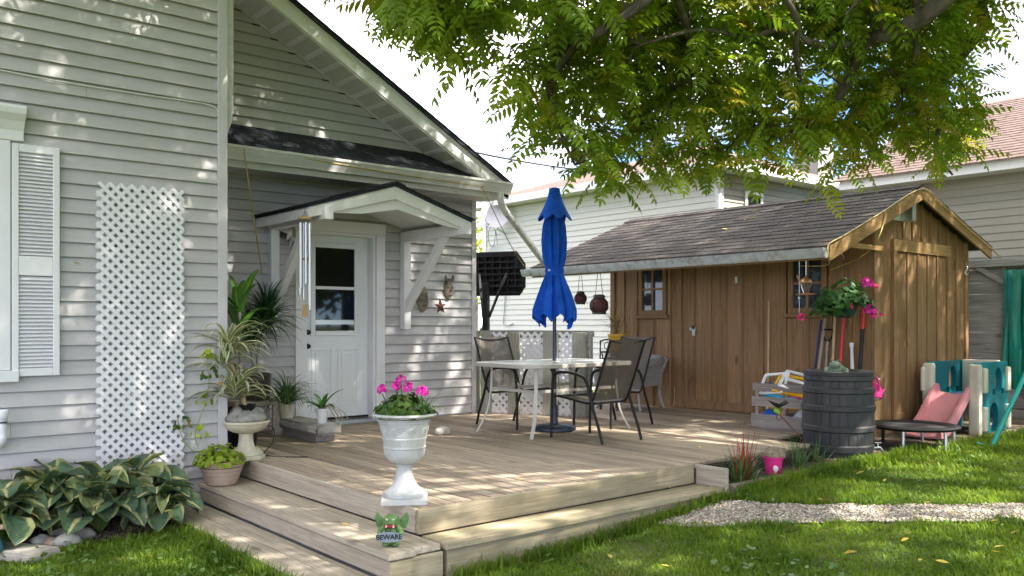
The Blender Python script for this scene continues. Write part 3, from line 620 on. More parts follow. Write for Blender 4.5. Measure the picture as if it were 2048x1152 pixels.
lattice('lattice_panel', 'tall white lattice panel leaning on the grey side wall behind the hostas', (1.755, HY-.045), (2.36, HY-.045), -.30, 2.13, .008, (0, -1), pitch=.0763, w=.0275)

# ================================================================== DECK
deck = thing('wooden_deck', 'weathered wooden deck with wide steps on two sides', 'deck', (4.5, 6.0, -.30))
DX0, DX1, DF = 2.86, 8.93, 4.25
x = DX0+.037; i = 0
while x < DX1-.03:
    x1 = min(x+.1262, DX1); y0 = DF+.040 if x < 7.2 else 4.75; y1 = DY-.02 if x1 < 6.45 else 8.9
    MB().box((x, y0+rs.uniform(0, .004), -.032+rs.uniform(-.0015, .0015)), (x1, y1, rs.uniform(-.002, .0015))).build('deck_board', M_deck, deck, world=True, bevel=.007); x += .1345
MB().box((DX0, DF, -.148), (5.445, DF+.037, .0)).build('front_fascia', M_deckx, deck, world=True, bevel=.008)
MB().box((DX0, DF+.045, -.148), (DX0+.035, 6.84, .0)).build('side_fascia', M_stepy, deck, world=True, bevel=.008)
MB().box((5.45, DF+.006, -.20), (7.2, DF+.036, -.035)).build('rim_joist', M_dkwood, deck, world=True)
MB().box((7.2, 4.72, -.20), (8.93, 4.745, -.035)).build('rim_joist', M_dkwood, deck, world=True)
MB().box((DX0+.1, DF+.1, -.30), (7.1, 8.3, -.06)).build('joist_frame', M_greyw, deck, world=True)
# left steps: upper tread x 2.49..2.86 at -.15, lower tread 2.15..2.49 at -.30
st = MB().box((2.545, 4.05, -.36), (2.84, 6.83, -.19)).build('side_steps', M_greyw, deck, world=True)
MB().box((2.68, 4.02, -.187), (2.855, 6.82, -.150)).build('tread_board', M_stepy, st, world=True, bevel=.006)
MB().box((2.495, 3.995, -.187), (2.674, 6.82, -.150)).build('tread_board', M_stepy, st, world=True, bevel=.006)
MB().box((2.512, 4.03, -.30), (2.540, 6.82, -.196)).build('riser_board', M_stepy, st, world=True, bevel=.006)
MB().box((2.515, 4.012, -.46), (2.868, 4.040, -.195)).build('riser_board', M_deckx, st, world=True, bevel=.006)
MB().box((2.33, 3.98, -.338), (2.49, 6.82, -.301)).build('tread_board', M_stepy, st, world=True, bevel=.006)
MB().box((2.15, 3.98, -.338), (2.324, 6.82, -.302)).build('tread_board', M_stepy, st, world=True, bevel=.006)
MB().box((2.17, 4.0, -.46), (2.20, 6.82, -.339)).build('riser_board', M_stepy, st, world=True)
# front step
sf2 = MB().box((2.9, 4.05, -.40), (5.44, 4.22, -.19)).build('front_steps', M_greyw, deck, world=True)
MB().box((2.875, 4.125, -.188), (5.445, DF-.004, -.151)).build('tread_board', M_deckx, sf2, world=True, bevel=.006)
MB().box((2.875, 3.985, -.188), (5.47, 4.119, -.152)).build('tread_board', M_deckx, sf2, world=True, bevel=.006)
MB().box((2.90, 4.018, -.46), (5.46, 4.046, -.196)).build('riser_board', M_deckx, sf2, world=True, bevel=.005)
MB().box((5.478, 3.975, -.42), (5.515, DF+.03, -.004)).build('wing_board', M_stepy, deck, world=True, bevel=.006)
# bed edging timber
tag(MB().box((5.55, 3.955, -.34), (7.55, 4.02, -.135)).build('edging_timber', M_edge, bevel=.01), 'grey timber edging between the planting bed and the lawn', 'edging')

# ================================================================== SHED
SX0, SX1, SY0, SY1 = 8.95, 11.27, 4.59, 8.42
shed = thing('garden_shed', 'brown board and batten garden shed with shingled gable roof', 'shed', (10.1, 6.5, -.2))
RGX, RGZ = 9.76, 2.65; EL = (7.77, 1.86); ER = (11.65, 2.07); YR0, YR1 = 4.43, 8.82
ZR = lambda x: RGZ-(RGZ-EL[1])/(RGX-EL[0])*(RGX-x) if x < RGX else RGZ-(RGZ-ER[1])/(ER[0]-RGX)*(x-RGX)
core = MB().prism([(SX0+.03, -.25), (SX1, -.25), (SX1, ZR(SX1)-.07), (RGX, RGZ-.07), (SX0+.03, ZR(SX0+.03)-.07)], SY0+.03, SY1, 'y').build('shed_core', M_shed, shed, world=True)
# front wall (faces the deck): vertical boards and battens
fwl = MB().box((SX0+.012, SY0+.02, -.2), (SX0+.029, SY1, ZR(SX0)-.08)).build('front_wall', M_shed, shed, world=True)
FD0, FD1 = 5.98, 7.00            # double door y range
def fb(y0, y1, z0, z1, d, name, par, mat=M_shed, bev=.002): return MB().box((SX0-d, y0, z0), (SX0+.011, y1, z1)).build(name, mat, par, world=True, bevel=bev)
ZT = ZR(SX0)-.09
ys = [SY0+.005]+[SY0+.005+k*.255 for k in range(1, 16)]
def clash(y0, y1, z0, z1):
    for (a, b_, c, d) in ((FD0, FD1, -.1, 2.0), (7.38, 7.96, 1.17, 1.95), (5.08, 5.66, 1.17, 1.95)):
        if y0 < b_ and y1 > a: return (a, b_, c, d)
    return None
edges = [SY0+.001, 4.85, 5.08, 5.37, 5.66, 5.98, 7.00, 7.20, 7.38, 7.67, 7.96, 8.20, SY1]
for a, b_ in zip(edges[:-1], edges[1:]):
    if a == FD0: fb(a+.004, b_-.004, 2.0, ZT, .0, 'board', fwl); continue
    if 5.05 < a < 5.6 or 7.3 < a < 7.9: fb(a+.003, b_-.003, -.18, 1.16, .002, 'board', fwl); fb(a+.003, b_-.003, 1.96, ZT, .002, 'board', fwl)
    else: fb(a+.003, b_-.003, -.18, ZT, .002, 'board', fwl)
for y in edges[1:-1]:
    if y in (5.37, 7.67): fb(y-.02, y+.02, -.16, 1.155, .022, 'batten', fwl)
    elif y in (5.98, 7.00): fb(y-.028, y+.028, .02, ZT, .024, 'batten', fwl)
    else: fb(y-.022, y+.022, -.16, ZT, .022, 'batten', fwl)
fb(SY1-.06, SY1+.02, -.16, ZT, .026, 'corner_board', fwl)
# door leaf in the front wall
fd = MB().box((SX0-.006, FD0+.03, .03), (SX0+.010, FD1-.03, 1.985)).build('front_door', M_shed, shed, world=True)
yy = FD0+.032
while yy < FD1-.05:
    MB().box((SX0-.020, yy, .12), (SX0-.0065, min(yy+.228, FD1-.032), 1.98)).build('door_board', M_shed, fd, world=True, bevel=.003); yy += .234
MB().box((SX0-.032, FD0+.03, .025), (SX0-.0205, FD1-.03, .125)).build('bottom_rail', M_shed, fd, world=True, bevel=.003)
for y in (FD0+.265, FD0+.50, FD0+.735): MB().box((SX0-.030, y-.018, .127), (SX0-.0205, y+.018, 1.98)).build('door_batten', M_shed, fd, world=True, bevel=.002)
hp = MB().box((SX0-.042, 6.93, 1.02), (SX0-.0325, 7.03, 1.055)).box((SX0-.06, 6.93, .95), (SX0-.043, 6.975, 1.03)).build('padlock_hasp', M_galv, fd, world=True, bevel=.004)
MB().tube([(SX0-.05, 6.955, 1.03), (SX0-.05, 6.955, 1.07), (SX0-.05, 6.975, 1.075), (SX0-.05, 6.985, 1.04)], .007, 6).build('padlock_shackle', M_blackm, fd, world=True, smooth=60)
for (y0, y1) in ((7.43, 7.91), (5.13, 5.61)):
    wv = MB()
    wv.box((SX0-.03, y0, 1.22), (SX0+.010, y0+.06, 1.90)).box((SX0-.03, y1-.06, 1.22), (SX0+.010, y1, 1.90)).box((SX0-.03, y0+.061, 1.22), (SX0+.010, y1-.061, 1.285)).box((SX0-.03, y0+.061, 1.83), (SX0+.010, y1-.061, 1.90))
    wo = wv.build('window', M_shed, shed, world=True, bevel=.003)
    MB().box((SX0-.06, y0-.055, 1.175), (SX0+.008, y1+.055, 1.2195)).build('sill', M_shed, wo, world=True, bevel=.004)
    ym = (y0+y1)/2
    MB().box((SX0-.022, ym-.016, 1.286), (SX0+.004, ym+.016, 1.829)).build('muntin', M_shed, wo, world=True)
    MB().box((SX0-.024, y0+.061, 1.555), (SX0+.004, ym-.017, 1.582)).box((SX0-.024, ym+.017, 1.555), (SX0+.004, y1-.061, 1.582)).build('muntin', M_shed, wo, world=True)
    for (a, b_) in ((y0+.061, ym-.017), (ym+.017, y1-.061)):
        for (c, d) in ((1.286, 1.554), (1.583, 1.829)): MB().box((SX0+.001, a, c), (SX0+.0035, b_, d)).build('pane', M_sglass, wo, world=True)
MB().box((SX0-.05, 6.30, 1.60), (SX0-.031, 6.325, 1.68)).build('latch_plate', M_wplast, shed, world=True)
# gable end wall
gwl = MB().prism([(SX0+.02, -.15), (SX1, -.15), (SX1, ZR(SX1)-.075), (RGX, RGZ-.075), (SX0+.02, ZR(SX0)-.075)], SY0+.012, SY0+.029, 'y').build('gable_end_wall', M_shed, shed, world=True)
def gb(x0, x1, z0, d, name, par, mat=M_shed, z1=None, bev=.002):
    a, b_ = (z1, z1) if z1 is not None else (ZR(x0)-.085, ZR(x1)-.085)
    return MB().prism([(x0, z0), (x1, z0), (x1, b_), (x0, a)], SY0-d, SY0+.011, 'y').build(name, mat, par, world=True, bevel=bev)
GD0, GD1 = 9.43, 10.67
gx = [SX0, 9.17, 9.39, 9.60, 9.83, 10.06, 10.28, 10.50, 10.72, 10.98, SX1]
for a, b_ in zip(gx[:-1], gx[1:]):
    z0 = -.12 if (b_ <= 9.40 or a >= 10.7) else 2.05
    gb(a+.003, b_-.003, z0, .002, 'board', gwl)
gb(SX0-.023, SX0+.10, -.12, .026, 'corner_board', gwl); gb(SX1-.06, SX1+.02, -.12, .026, 'corner_board', gwl)
for x in gx[2:-1]:
    if 9.5 < x < 10.6: gb(x-.02, x+.02, 2.075, .022, 'batten', gwl)
    elif x not in (9.39,): gb(x-.022, x+.022, -.12, .022, 'batten', gwl)
gd = MB().box((GD0, SY0-.004, .03), (GD1, SY0+.010, 1.90)).build('end_door', M_shed, shed, world=True)
for k in range(5):
    x0 = GD0+.002+k*.2475; MB().box((x0, SY0-.018, .035), (x0+.243, SY0-.0045, 1.895)).build('door_board', M_shed, gd, world=True, bevel=.003)
for k in range(1, 5):
    x0 = GD0+k*.2475; MB().box((x0-.02, SY0-.034, .12), (x0+.02, SY0-.0185, 1.895)).build('door_batten', M_shed, gd, world=True, bevel=.002)
MB().box((GD0-.10, SY0-.040, .0), (GD0-.004, SY0-.003, 1.905)).build('door_trim', M_shed, gd, world=True, bevel=.003)
MB().box((GD1+.004, SY0-.040, .0), (GD1+.10, SY0-.003, 1.905)).build('door_trim', M_shed, gd, world=True, bevel=.003)
MB().box((GD0-.10, SY0-.042, 1.907), (GD1+.10, SY0-.003, 2.04)).build('door_trim', M_shtrim, gd, world=True, bevel=.003)
MB().box((GD0+.0, SY0-.036, .03), (GD1, SY0-.0185, .115)).build('bottom_rail', M_shed, gd, world=True, bevel=.003)
# roof
r1 = MB().prism([(EL[0], EL[1]-.03), (RGX, RGZ-.03), (RGX, RGZ), (EL[0], EL[1])], YR0+.02, YR1-.02, 'y').build('roof_slope', M_shed, shed, world=True)
r2 = MB().prism([(RGX, RGZ-.03), (ER[0], ER[1]-.03), (ER[0], ER[1]), (RGX, RGZ)], YR0+.02, YR1-.02, 'y').build('roof_slope', M_brown_sh, shed, world=True)
nr = 15
for r_ in range(nr):
    t0 = r_/nr-.012; t1 = min(1, (r_+1)/nr+.02); y = YR0-(.0 if r_ % 2 else .17)
    while y < YR1:
        w = rs.uniform(.27, .37); a, b_ = max(y, YR0), min(y+w-.006, YR1)
        if b_-a > .03:
            lift = rs.uniform(0, .006)
            q0 = (EL[0]+(RGX-EL[0])*t0, EL[1]+(RGZ-EL[1])*t0); q1 = (EL[0]+(RGX-EL[0])*t1, EL[1]+(RGZ-EL[1])*t1)
            MB().prism([(q0[0], q0[1]+.002), (q1[0], q1[1]+.001), (q1[0], q1[1]+.007), (q0[0], q0[1]+.014+lift)], a, b_, 'y').build('shingle', M_brown_sh, r1, world=True)
        y += w
for k in range(18): MB().prism([(RGX-.13, RGZ-.040), (RGX, RGZ+.010), (RGX+.13, RGZ-.034), (RGX+.13, RGZ-.022), (RGX, RGZ+.026), (RGX-.13, RGZ-.024)], YR0+k*.244, min(YR0+k*.244+.252, YR1), 'y').build('ridge_shingle', M_brown_sh, r1, world=True)
for k in range(12):
    t0 = k/12; q0 = (ER[0]+(RGX-ER[0])*(t0-.012), ER[1]+(RGZ-ER[1])*(t0-.012)); q1 = (ER[0]+(RGX-ER[0])*(t0+.1), ER[1]+(RGZ-ER[1])*(t0+.1))
    MB().prism([(q0[0], q0[1]+.002), (q0[0], q0[1]+.016), (q1[0], q1[1]+.007), (q1[0], q1[1]+.001)], YR0, YR1, 'y').build('shingle_course', M_brown_sh, r2, world=True)
for (a, b_, nm) in ((EL, (RGX, RGZ), 0), ((RGX, RGZ), ER, 1)):
    d = .15
    MB().prism([(a[0], a[1]-.004), (a[0], a[1]-d), (b_[0], b_[1]-d), (b_[0], b_[1]-.004)], YR0-.006+nm*.002, YR0+.024, 'y').build('rake_board', M_shtrim, shed, world=True, bevel=.004)
for k in range(8):      # rafter tails under the deep front eave
    y = YR0+.10+k*.59; MB().prism([(EL[0]+.05, ZR(EL[0]+.05)-.032), (SX0, ZR(SX0)-.032), (SX0, ZR(SX0)-.12), (EL[0]+.05, ZR(EL[0]+.05)-.10)], y, y+.04, 'y').build('rafter', M_shed, shed, world=True)
MB().bar((8.0, YR0+.05, 1.90), (SX0-.03, YR0+.05, 1.90), .04, .05).build('eave_tie', M_shtrim, shed, world=True)
MB().box((EL[0]-.012, YR0+.03, EL[1]-.13), (EL[0]+.012, YR1-.03, EL[1]-.012)).build('eave_fascia', M_shed, shed, world=True)
SG = [(EL[0]-.014, EL[1]-.115), (EL[0]-.075, EL[1]-.115), (EL[0]-.105, EL[1]-.06), (EL[0]-.112, EL[1]-.02), (EL[0]-.104, EL[1]-.02), (EL[0]-.095, EL[1]-.055), (EL[0]-.07, EL[1]-.105), (EL[0]-.022, EL[1]-.105), (EL[0]-.022, EL[1]-.02), (EL[0]-.014, EL[1]-.02)]
MB().prism(SG, YR0+.01, YR1+.10, 'y').build('gutter', M_galv, shed, world=True, smooth=25)
MB().prism(SG[:4]+[SG[-1]], YR0+.006, YR0+.010, 'y').build('gutter_end', M_galv, shed, world=True)
jb2 = thing('junction_box', 'small white metal box light under the shed gable peak', 'light', (9.52, SY0-.02, 2.33))
MB().box((-.22, -.005, -.08), (-.01, .015, .04)).build('back_plate', M_wplast, jb2); MB().box((-.008, -.14, -.09), (.075, .015, .13)).build('housing', M_alu, jb2, bevel=.006)
hk = thing('wall_hook', 'small metal hook on the shed gable corner board', 'hook', (11.16, SY0-.026, 1.76))
MB().tube([(0, 0, .05), (0, -.03, .06), (0, -.045, .03), (0, -.01, -.02), (.01, -.03, -.06), (.01, -.05, -.03)], .007, 6).build('hook_wire', M_alu, hk, smooth=60)

# ================================================================== NEIGHBOURING HOUSES, LEAN-TO
def nb_wall(par, name, axis, plane, a0, a1, z0, z1, pitch, mat, face):
    """siding on a vertical wall; axis = direction along it, face = sign of its outward normal"""
    w = MB()
    if axis == 'y': w.box((min(plane, plane+.2*-face), a0, z0), (max(plane, plane+.2*-face), a1, z1))
    else: w.box((a0, min(plane, plane+.2*-face), z0), (a1, max(plane, plane+.2*-face), z1))
    wo = w.build(name, mat, par, world=True); z = z0
    while z < z1:
        h = min(pitch+.003, z1-z)
        prof = [(plane+face*.022, z), (plane+face*.004, z+h), (plane+face*.001, z+h), (plane+face*.001, z)]
        MB().prism(prof, a0, a1, 'x' if axis == 'x' else 'y').build('siding_board', mat, wo, world=True) if axis == 'y' else MB().prism(prof, a0, a1, 'x').build('siding_board', mat, wo, world=True)
        z += pitch
    return wo
def courses(par, x_e, z_e, x_r, z_r, y0, y1, n, mat, axis='y'):
    """stepped shingle courses from an eave line up to a ridge line"""
    mb = MB()
    for k in range(n):
        t0, t1 = k/n-.01, (k+1)/n+.01
        q0 = (x_e+(x_r-x_e)*t0, z_e+(z_r-z_e)*t0); q1 = (x_e+(x_r-x_e)*t1, z_e+(z_r-z_e)*t1)
        mb.prism([(q0[0], q0[1]), (q0[0], q0[1]+.03), (q1[0], q1[1]+.012), (q1[0], q1[1])], y0, y1, axis)
    return mb
nbA = thing('neighbour_house', 'cream sided neighbour house behind the lattice fence and shed', 'house', (15, 12, -.3))
nb_wall(nbA, 'long_wall', 'y', 12.5, 9.2, 15.8, -.3, 3.75, .115, M_ncream, -1)
nb_wall(nbA, 'end_wall', 'x', 9.2, 12.5, 19, -.3, 3.75, .115, M_ntan, -1)
MB().box((12.46, 15.74, -.3), (12.56, 15.86, 3.75)).build('corner_post', M_wsoft, nbA, world=True)
MB().box((12.46, 9.16, -.3), (12.56, 9.26, 3.75)).build('corner_post', M_wsoft, nbA, world=True)
MB().box((12.10, 8.80, 3.75), (12.13, 16.1, 3.90)).build('eave_gutter', M_wsoft, nbA, world=True); MB().box((12.13, 8.83, 3.752), (12.5, 16.1, 3.77)).build('eave_soffit', M_soff, nbA, world=True)
MB().box((12.13, 8.80, 3.75), (19.4, 8.83, 3.90)).build('eave_gutter', M_wsoft, nbA, world=True); MB().box((12.50, 8.83, 3.752), (19.4, 9.2, 3.77)).build('eave_soffit', M_soff, nbA, world=True)
# hip roof
rfA = MB().add([(12.1, 8.8, 3.89), (19.4, 8.8, 3.89), (19.4, 16.1, 3.89), (12.1, 16.1, 3.89), (15.75, 12.0, 5.1), (15.75, 12.9, 5.1)], [(0, 1, 4), (1, 2, 5, 4), (2, 3, 5), (3, 0, 4, 5), (3, 2, 1, 0)]).build('roof', M_nroof, nbA, world=True)
nch = MB().box((16.4, 9.6, 3.7), (17.0, 10.2, 5.35)).build('chimney', M_nroofg, nbA, world=True)
MB().tube([(12.10, 9.05, 3.75), (12.2, 9.1, 3.6), (12.43, 9.17, 3.45), (12.43, 9.17, -.2)], .05, 8).build('downspout', M_wsoft, nbA, world=True, smooth=50)
nwn = frame(13.2, 13.75, 2.5, 3.5, .07, 9.155, 9.178).build('window', M_wsoft, nbA, world=True); MB().box((13.27, 9.165, 2.57), (13.68, 9.176, 3.43)).build('pane', M_glass, nwn, world=True)
nbB = thing('neighbour_house', 'tan sided neighbour house with red brown roof behind the shed gable', 'house', (19, 5, -.3))
nb_wall(nbB, 'front_wall', 'y', 15.5, -2.0, 8.2, -.3, 3.62, .133, M_ntan, -1)
MB().box((15.08, -2.2, 3.60), (15.11, 8.4, 3.76)).build('eave_gutter', M_wsoft, nbB, world=True); MB().box((15.11, -2.2, 3.602), (15.5, 8.4, 3.62)).build('eave_soffit', M_soff, nbB, world=True)
o = courses(nbB, 15.05, 3.76, 19.0, 5.65, -2.3, 8.5, 26, M_nroof).build('roof', M_nroof, nbB, world=True)
for (u, v_, s_) in ((2010, 272, .17),):
    p = Pt(u, v_, 17.5); MB().prism([(p.x-.2, p.z-.12), (p.x-.2, p.z-.02), (p.x+.2, p.z+.10), (p.x+.2, p.z-.02)], p.y-.25, p.y+.25, 'y').build('roof_vent', M_ncream, nbB, world=True, bevel=.01)
MB().prism([(19.0, 5.55), (19.3, 5.55), (19.3, 6.2), (19.0, 6.2)], -2.3, 3.9, 'y').build('upper_wall', M_nroofg, nbB, world=True)
courses(nbB, 19.0, 5.75, 22.5, 7.2, -2.3, 3.9, 14, M_nroofg).build('upper_roof', M_nroofg, nbB, world=True)

ln = thing('lean_to', 'weathered grey board lean-to with a top beam beside the shed', 'lean-to', (12.0, 4.2, -.12))
z = -.12
k = 0
while z < 1.80:
    h = rs.uniform(.145, .175); MB().box((12.0+rs.uniform(-.006, .006), 4.40, z), (12.03, 5.6, min(z+h-.010, 1.83))).build('plank', M_greyw, ln, world=True, bevel=.003); z += h
MB().box((11.965, 4.84, -.12), (11.993, 4.86, 1.83)).box((11.975, 4.40, -.12), (11.993, 4.43, 1.83)).build('upright', M_greyw, ln, world=True)
MB().box((11.93, 2.2, 1.84), (12.03, 5.6, 1.935)).build('beam', M_greyw, ln, world=True, bevel=.005)
MB().bar((11.97, 4.38, 1.62), (11.97, 4.72, 1.84), .05, .06).build('knee_brace', M_greyw, ln, world=True)
MB().box((12.04, 2.2, 1.936), (14.6, 5.6, 1.97)).build('lean_roof', M_greyw, ln, world=True); MB().box((14.4, 2.2, -.12), (14.5, 5.6, 1.935)).build('rear_boards', M_greyw, ln, world=True)
MB().box((11.93, 2.25, -.12), (12.02, 2.34, 1.84)).build('upright', M_greyw, ln, world=True)
tp = MB(); nu, nv = 40, 12
vs = []
for j in range(nv+1):
    for i in range(nu+1):
        y = 4.385-1.2*i/nu; zz = 1.79-1.5*j/nv; vs.append((11.90+.035*math.sin(i*1.15+.4*math.sin(j*.5))+.018*math.sin(i*2.7+j*.35)-.03*j/nv, y, zz+.02*math.sin(i*.9)*(j == nv)))
tp.add(vs, [(j*(nu+1)+i, j*(nu+1)+i+1, (j+1)*(nu+1)+i+1, (j+1)*(nu+1)+i) for j in range(nv) for i in range(nu)])
o = tp.build('hanging_tarp', M_tarp, smooth=60, fix=False); tag(o, 'green tarp hanging from the lean-to beam', 'tarp'); sm = o.modifiers.new('solid', 'SOLIDIFY'); sm.thickness = .004
stp = thing('wooden_steps', 'dark wooden steps under the green tarp', 'steps', (12.25, 3.9, -.12))
for k in range(3): MB().box((11.98+.16*k, 3.2, -.12+.13*k), (12.5, 4.36, -.0+.13*k)).build('step', M_crate, stp, world=True, bevel=.005)

# ================================================================== FENCE between house and shed
FA, FB_ = Vector((6.60, 8.40, 0)), Vector((7.22, 7.26, 0)); fd_ = (FB_-FA).normalized(); FL = (FB_-FA).length; fn = Vector((-abs(fd_.y), -abs(fd_.x), 0)); fn = Vector((fd_.y, -fd_.x, 0))
fn = fn if fn.dot(FW) < 0 else -fn
def fu(u):      # place along the fence seen at photo column u
    d = ray(u, 700); a = Vector((d.x, d.y)); 
    den = a.x*fd_.y-a.y*fd_.x; t = (FA.x*fd_.y-FA.y*fd_.x)/den; return Vector((a.x*t, a.y*t, 0))
fence = thing('deck_fence', 'weathered plank and white lattice fence between house and shed', 'fence', FA)
for (u0, u1, zt, zb) in ((964, 985, 1.005, .0), (1018, 1041, 1.0, .0), (1088, 1118, 1.005, .0), (1147, 1174, 1.0, .0)):
    a, b_ = fu(u0)+fn*.03, fu(u1)+fn*.03
    MB().bar((a.x, a.y, (zt+zb)/2+.004), (b_.x, b_.y, (zt+zb)/2+.004), .035, zt-zb-.008, up=(0, 0, 1)).build('fence_board', M_postw, fence, world=True, bevel=.004)
a, b_ = fu(958), fu(1186); MB().bar((a.x, a.y, .985)-fn*.03 if False else Vector((a.x, a.y, .985))-fn*.045, Vector((b_.x, b_.y, .985))-fn*.045, .04, .07).build('top_rail', M_greyw, fence, world=True)
MB().bar(Vector((a.x, a.y, .13))-fn*.045, Vector((b_.x, b_.y, .13))-fn*.045, .04, .07).build('bottom_rail', M_greyw, fence, world=True)
p = fu(1179); MB().box((p.x-.03, p.y-.03, -.03), (p.x+.03, p.y+.03, .99)).build('post', M_greyw, fence, world=True, bevel=.004)
p = fu(953); MB().box((p.x-.02, p.y-.02, -.3), (p.x+.04, p.y+.04, 1.02)).build('post', M_postw, fence, world=True, bevel=.004)
for (u0, u1, w) in ((986, 1017, 'nearest the house corner'), (1042, 1087, 'in the middle of the plank fence'), (1119, 1146, 'behind the umbrella pole next to the last plank')):
    a, b_ = fu(u0)+fn*.004, fu(u1)+fn*.004
    lattice('fence_lattice', 'small white lattice panel '+w, a, b_, .025, .985, .007, fn, pitch=.0885, w=.032, group='white fence lattices')
# white board leaning behind the middle lattice
a, b_ = fu(1040)-fn*.18, fu(1112)-fn*.18
tag(MB().bar((a.x, a.y, .50), (b_.x, b_.y, .50), .02, .70).build('white_panel', M_wplast), 'plain white board standing behind the middle fence lattice', 'board')
f2 = thing('rear_rail', 'grey rail fence with bluish post behind the yellow pot', 'fence', (8.0, 8.87, -.02))
MB().box((7.1, 8.80, .90), (8.93, 8.84, .97)).build('rail', M_greyw, f2, world=True)
for x in (7.25, 7.98, 8.78): MB().box((x, 8.84, -.03), (x+.11, 8.90, .98)).build('post', pm('blue_grey_post', (.20, .235, .27), .7) if x == 7.25 else MATS['blue_grey_post'], f2, world=True, bevel=.004)
# ================================================================== FURNITURE ON THE DECK
def sling_chair(loc, rz, label):
    """faces local +Y, feet at z = 0"""
    t = thing('patio_chair', label, 'chair', loc, rz, 'sling patio chairs')
    W2 = .265
    for sx in (-1, 1):
        x = sx*W2
        MB().tube(spline([(x, .34, 0), (x, .335, .30), (x, .32, .52)], 4), .0135, 8).build('front_leg', M_frame, t, smooth=50)
        MB().tube(spline([(x, .32, .52), (x, .30, .60), (x, .22, .635), (x, .05, .635), (x, -.10, .60), (x, -.16, .52)], 5), .0145, 8).build('armrest', M_frame, t, smooth=50)
        MB().tube(spline([(x, -.16, .52), (x, -.22, .33), (x, -.30, .14), (x, -.345, 0)], 4), .0135, 8).build('rear_leg', M_frame, t, smooth=50)
        xi = sx*(W2-.03)
        MB().tube(spline([(xi, .28, .405), (xi, .10, .385), (xi, -.12, .36), (xi, -.185, .385), (xi, -.23, .47), (xi, -.34, .75), (xi, -.42, .955)], 5), .012, 8).build('seat_rail', M_frame, t, smooth=50)
        MB().tube([(xi, .28, .40), (x, .33, .40)], .009, 6).tube([(xi, -.20, .40), (x, -.195, .41)], .009, 6).build('bracket', M_frame, t)
    for (y_, z_) in ((.28, .40), (-.15, .355)): MB().tube([(-W2+.03, y_, z_), (W2-.03, y_, z_)], .011, 8).build('crossbar', M_frame, t, smooth=50)
    MB().tube(spline([(-W2+.03, -.42, .952), (-.1, -.405, .925), (.1, -.405, .925), (W2-.03, -.42, .952)], 5), .009, 8).build('back_bow', M_frame, t, smooth=50)
    def cloth(path, sag):
        vs = []; nx = 8; pts = spline(path, 5)
        for p in pts:
            for i in range(nx+1):
                s_ = i/nx*2-1; vs.append((s_*(W2-.034), p.y+sag[0]*(1-s_*s_), p.z+sag[1]*(1-s_*s_)))
        return MB().add(vs, [(j*(nx+1)+i, j*(nx+1)+i+1, (j+1)*(nx+1)+i+1, (j+1)*(nx+1)+i) for j in range(len(pts)-1) for i in range(nx)])
    cloth([(0, .28, .412), (0, .10, .393), (0, -.12, .368), (0, -.17, .378)], (0, -.02)).build('sling_seat', M_sling, t, smooth=60, fix=False)
    cloth([(0, -.178, .385), (0, -.225, .47), (0, -.335, .75), (0, -.415, .955)], (-.012, 0)).build('sling_back', M_sling, t, smooth=60, fix=False)
    return t
sling_chair((5.95, 5.82, .001), 0, 'sling patio chair turned with its back to the steps')
sling_chair((6.07, 7.15, .001), R(180), 'sling patio chair between the table and the lattice fence')
sling_chair((6.92, 6.50, .001), R(92), 'sling patio chair at the shed end of the table')

TC = Vector((6.10, 6.56, 0))
tb = thing('patio_table', 'beige metal patio table with frosted glass top', 'table', TC)
def rrect(a, b_, r, k=6):
    o = []
    for (cx, cy, a0) in ((a-r, b_-r, 0), (-a+r, b_-r, 90), (-a+r, -b_+r, 180), (a-r, -b_+r, 270)):
        for i in range(k+1): t_ = R(a0+90*i/k); o.append((cx+r*math.cos(t_), cy+r*math.sin(t_)))
    return o
A_, B_ = .76, .50
o1 = rrect(A_, B_, .22); i1 = rrect(A_-.045, B_-.045, .18)
rim = MB(); k = len(o1)
rim.add([(p[0], p[1], z) for z in (.672, .712) for p in o1]+[(p[0], p[1], z) for z in (.672, .712) for p in i1],
        [(i, (i+1) % k, k+(i+1) % k, k+i) for i in range(k)]+[(2*k+i, 3*k+i, 3*k+(i+1) % k, 2*k+(i+1) % k) for i in range(k)]+[(k+i, k+(i+1) % k, 3*k+(i+1) % k, 3*k+i) for i in range(k)]+[(i, 2*k+i, 2*k+(i+1) % k, (i+1) % k) for i in range(k)])
rim.build('table_rim', M_beige, tb, smooth=40, bevel=.006)
hole = [(.028*math.cos(-2*math.pi*i/k), .028*math.sin(-2*math.pi*i/k)) for i in range(k)]
g1 = rrect(A_-.043, B_-.043, .178)
MB().prism(g1, .700, .7105, 'z').build('glass_top', M_tglass, tb)
MB().lathe([(.05, .711), (.05, .716), (.03, .718)], 24).build('umbrella_ring', M_beige, tb, smooth=40)
for sx in (-1, 1):
    for sy in (-1, 1):
        pts = spline([(sx*.56, sy*.34, .685), (sx*.565, sy*.345, .45), (sx*.60, sy*.37, .2), (sx*.69, sy*.42, .001)], 5)
        lg = MB()
        for p, q in zip(pts[:-1], pts[1:]): lg.bar(p, q+(q-p)*.02, .036, .018, up=(sx, sy, 0))
        lg.build('leg', M_beige, tb)
sh_ = MB()
for sy in (-1, 1): sh_.bar((-.56, sy*.33, .44), (.56, sy*.33, .44), .022, .03)
for sx in (-1, 1): sh_.bar((sx*.555, -.34, .44), (sx*.555, .34, .44), .022, .03)
sh_.build('brace_frame', M_beige, tb, bevel=.003)
um = thing('patio_umbrella', 'closed blue canvas patio umbrella standing through the table', 'umbrella', (TC.x, TC.y, 0))
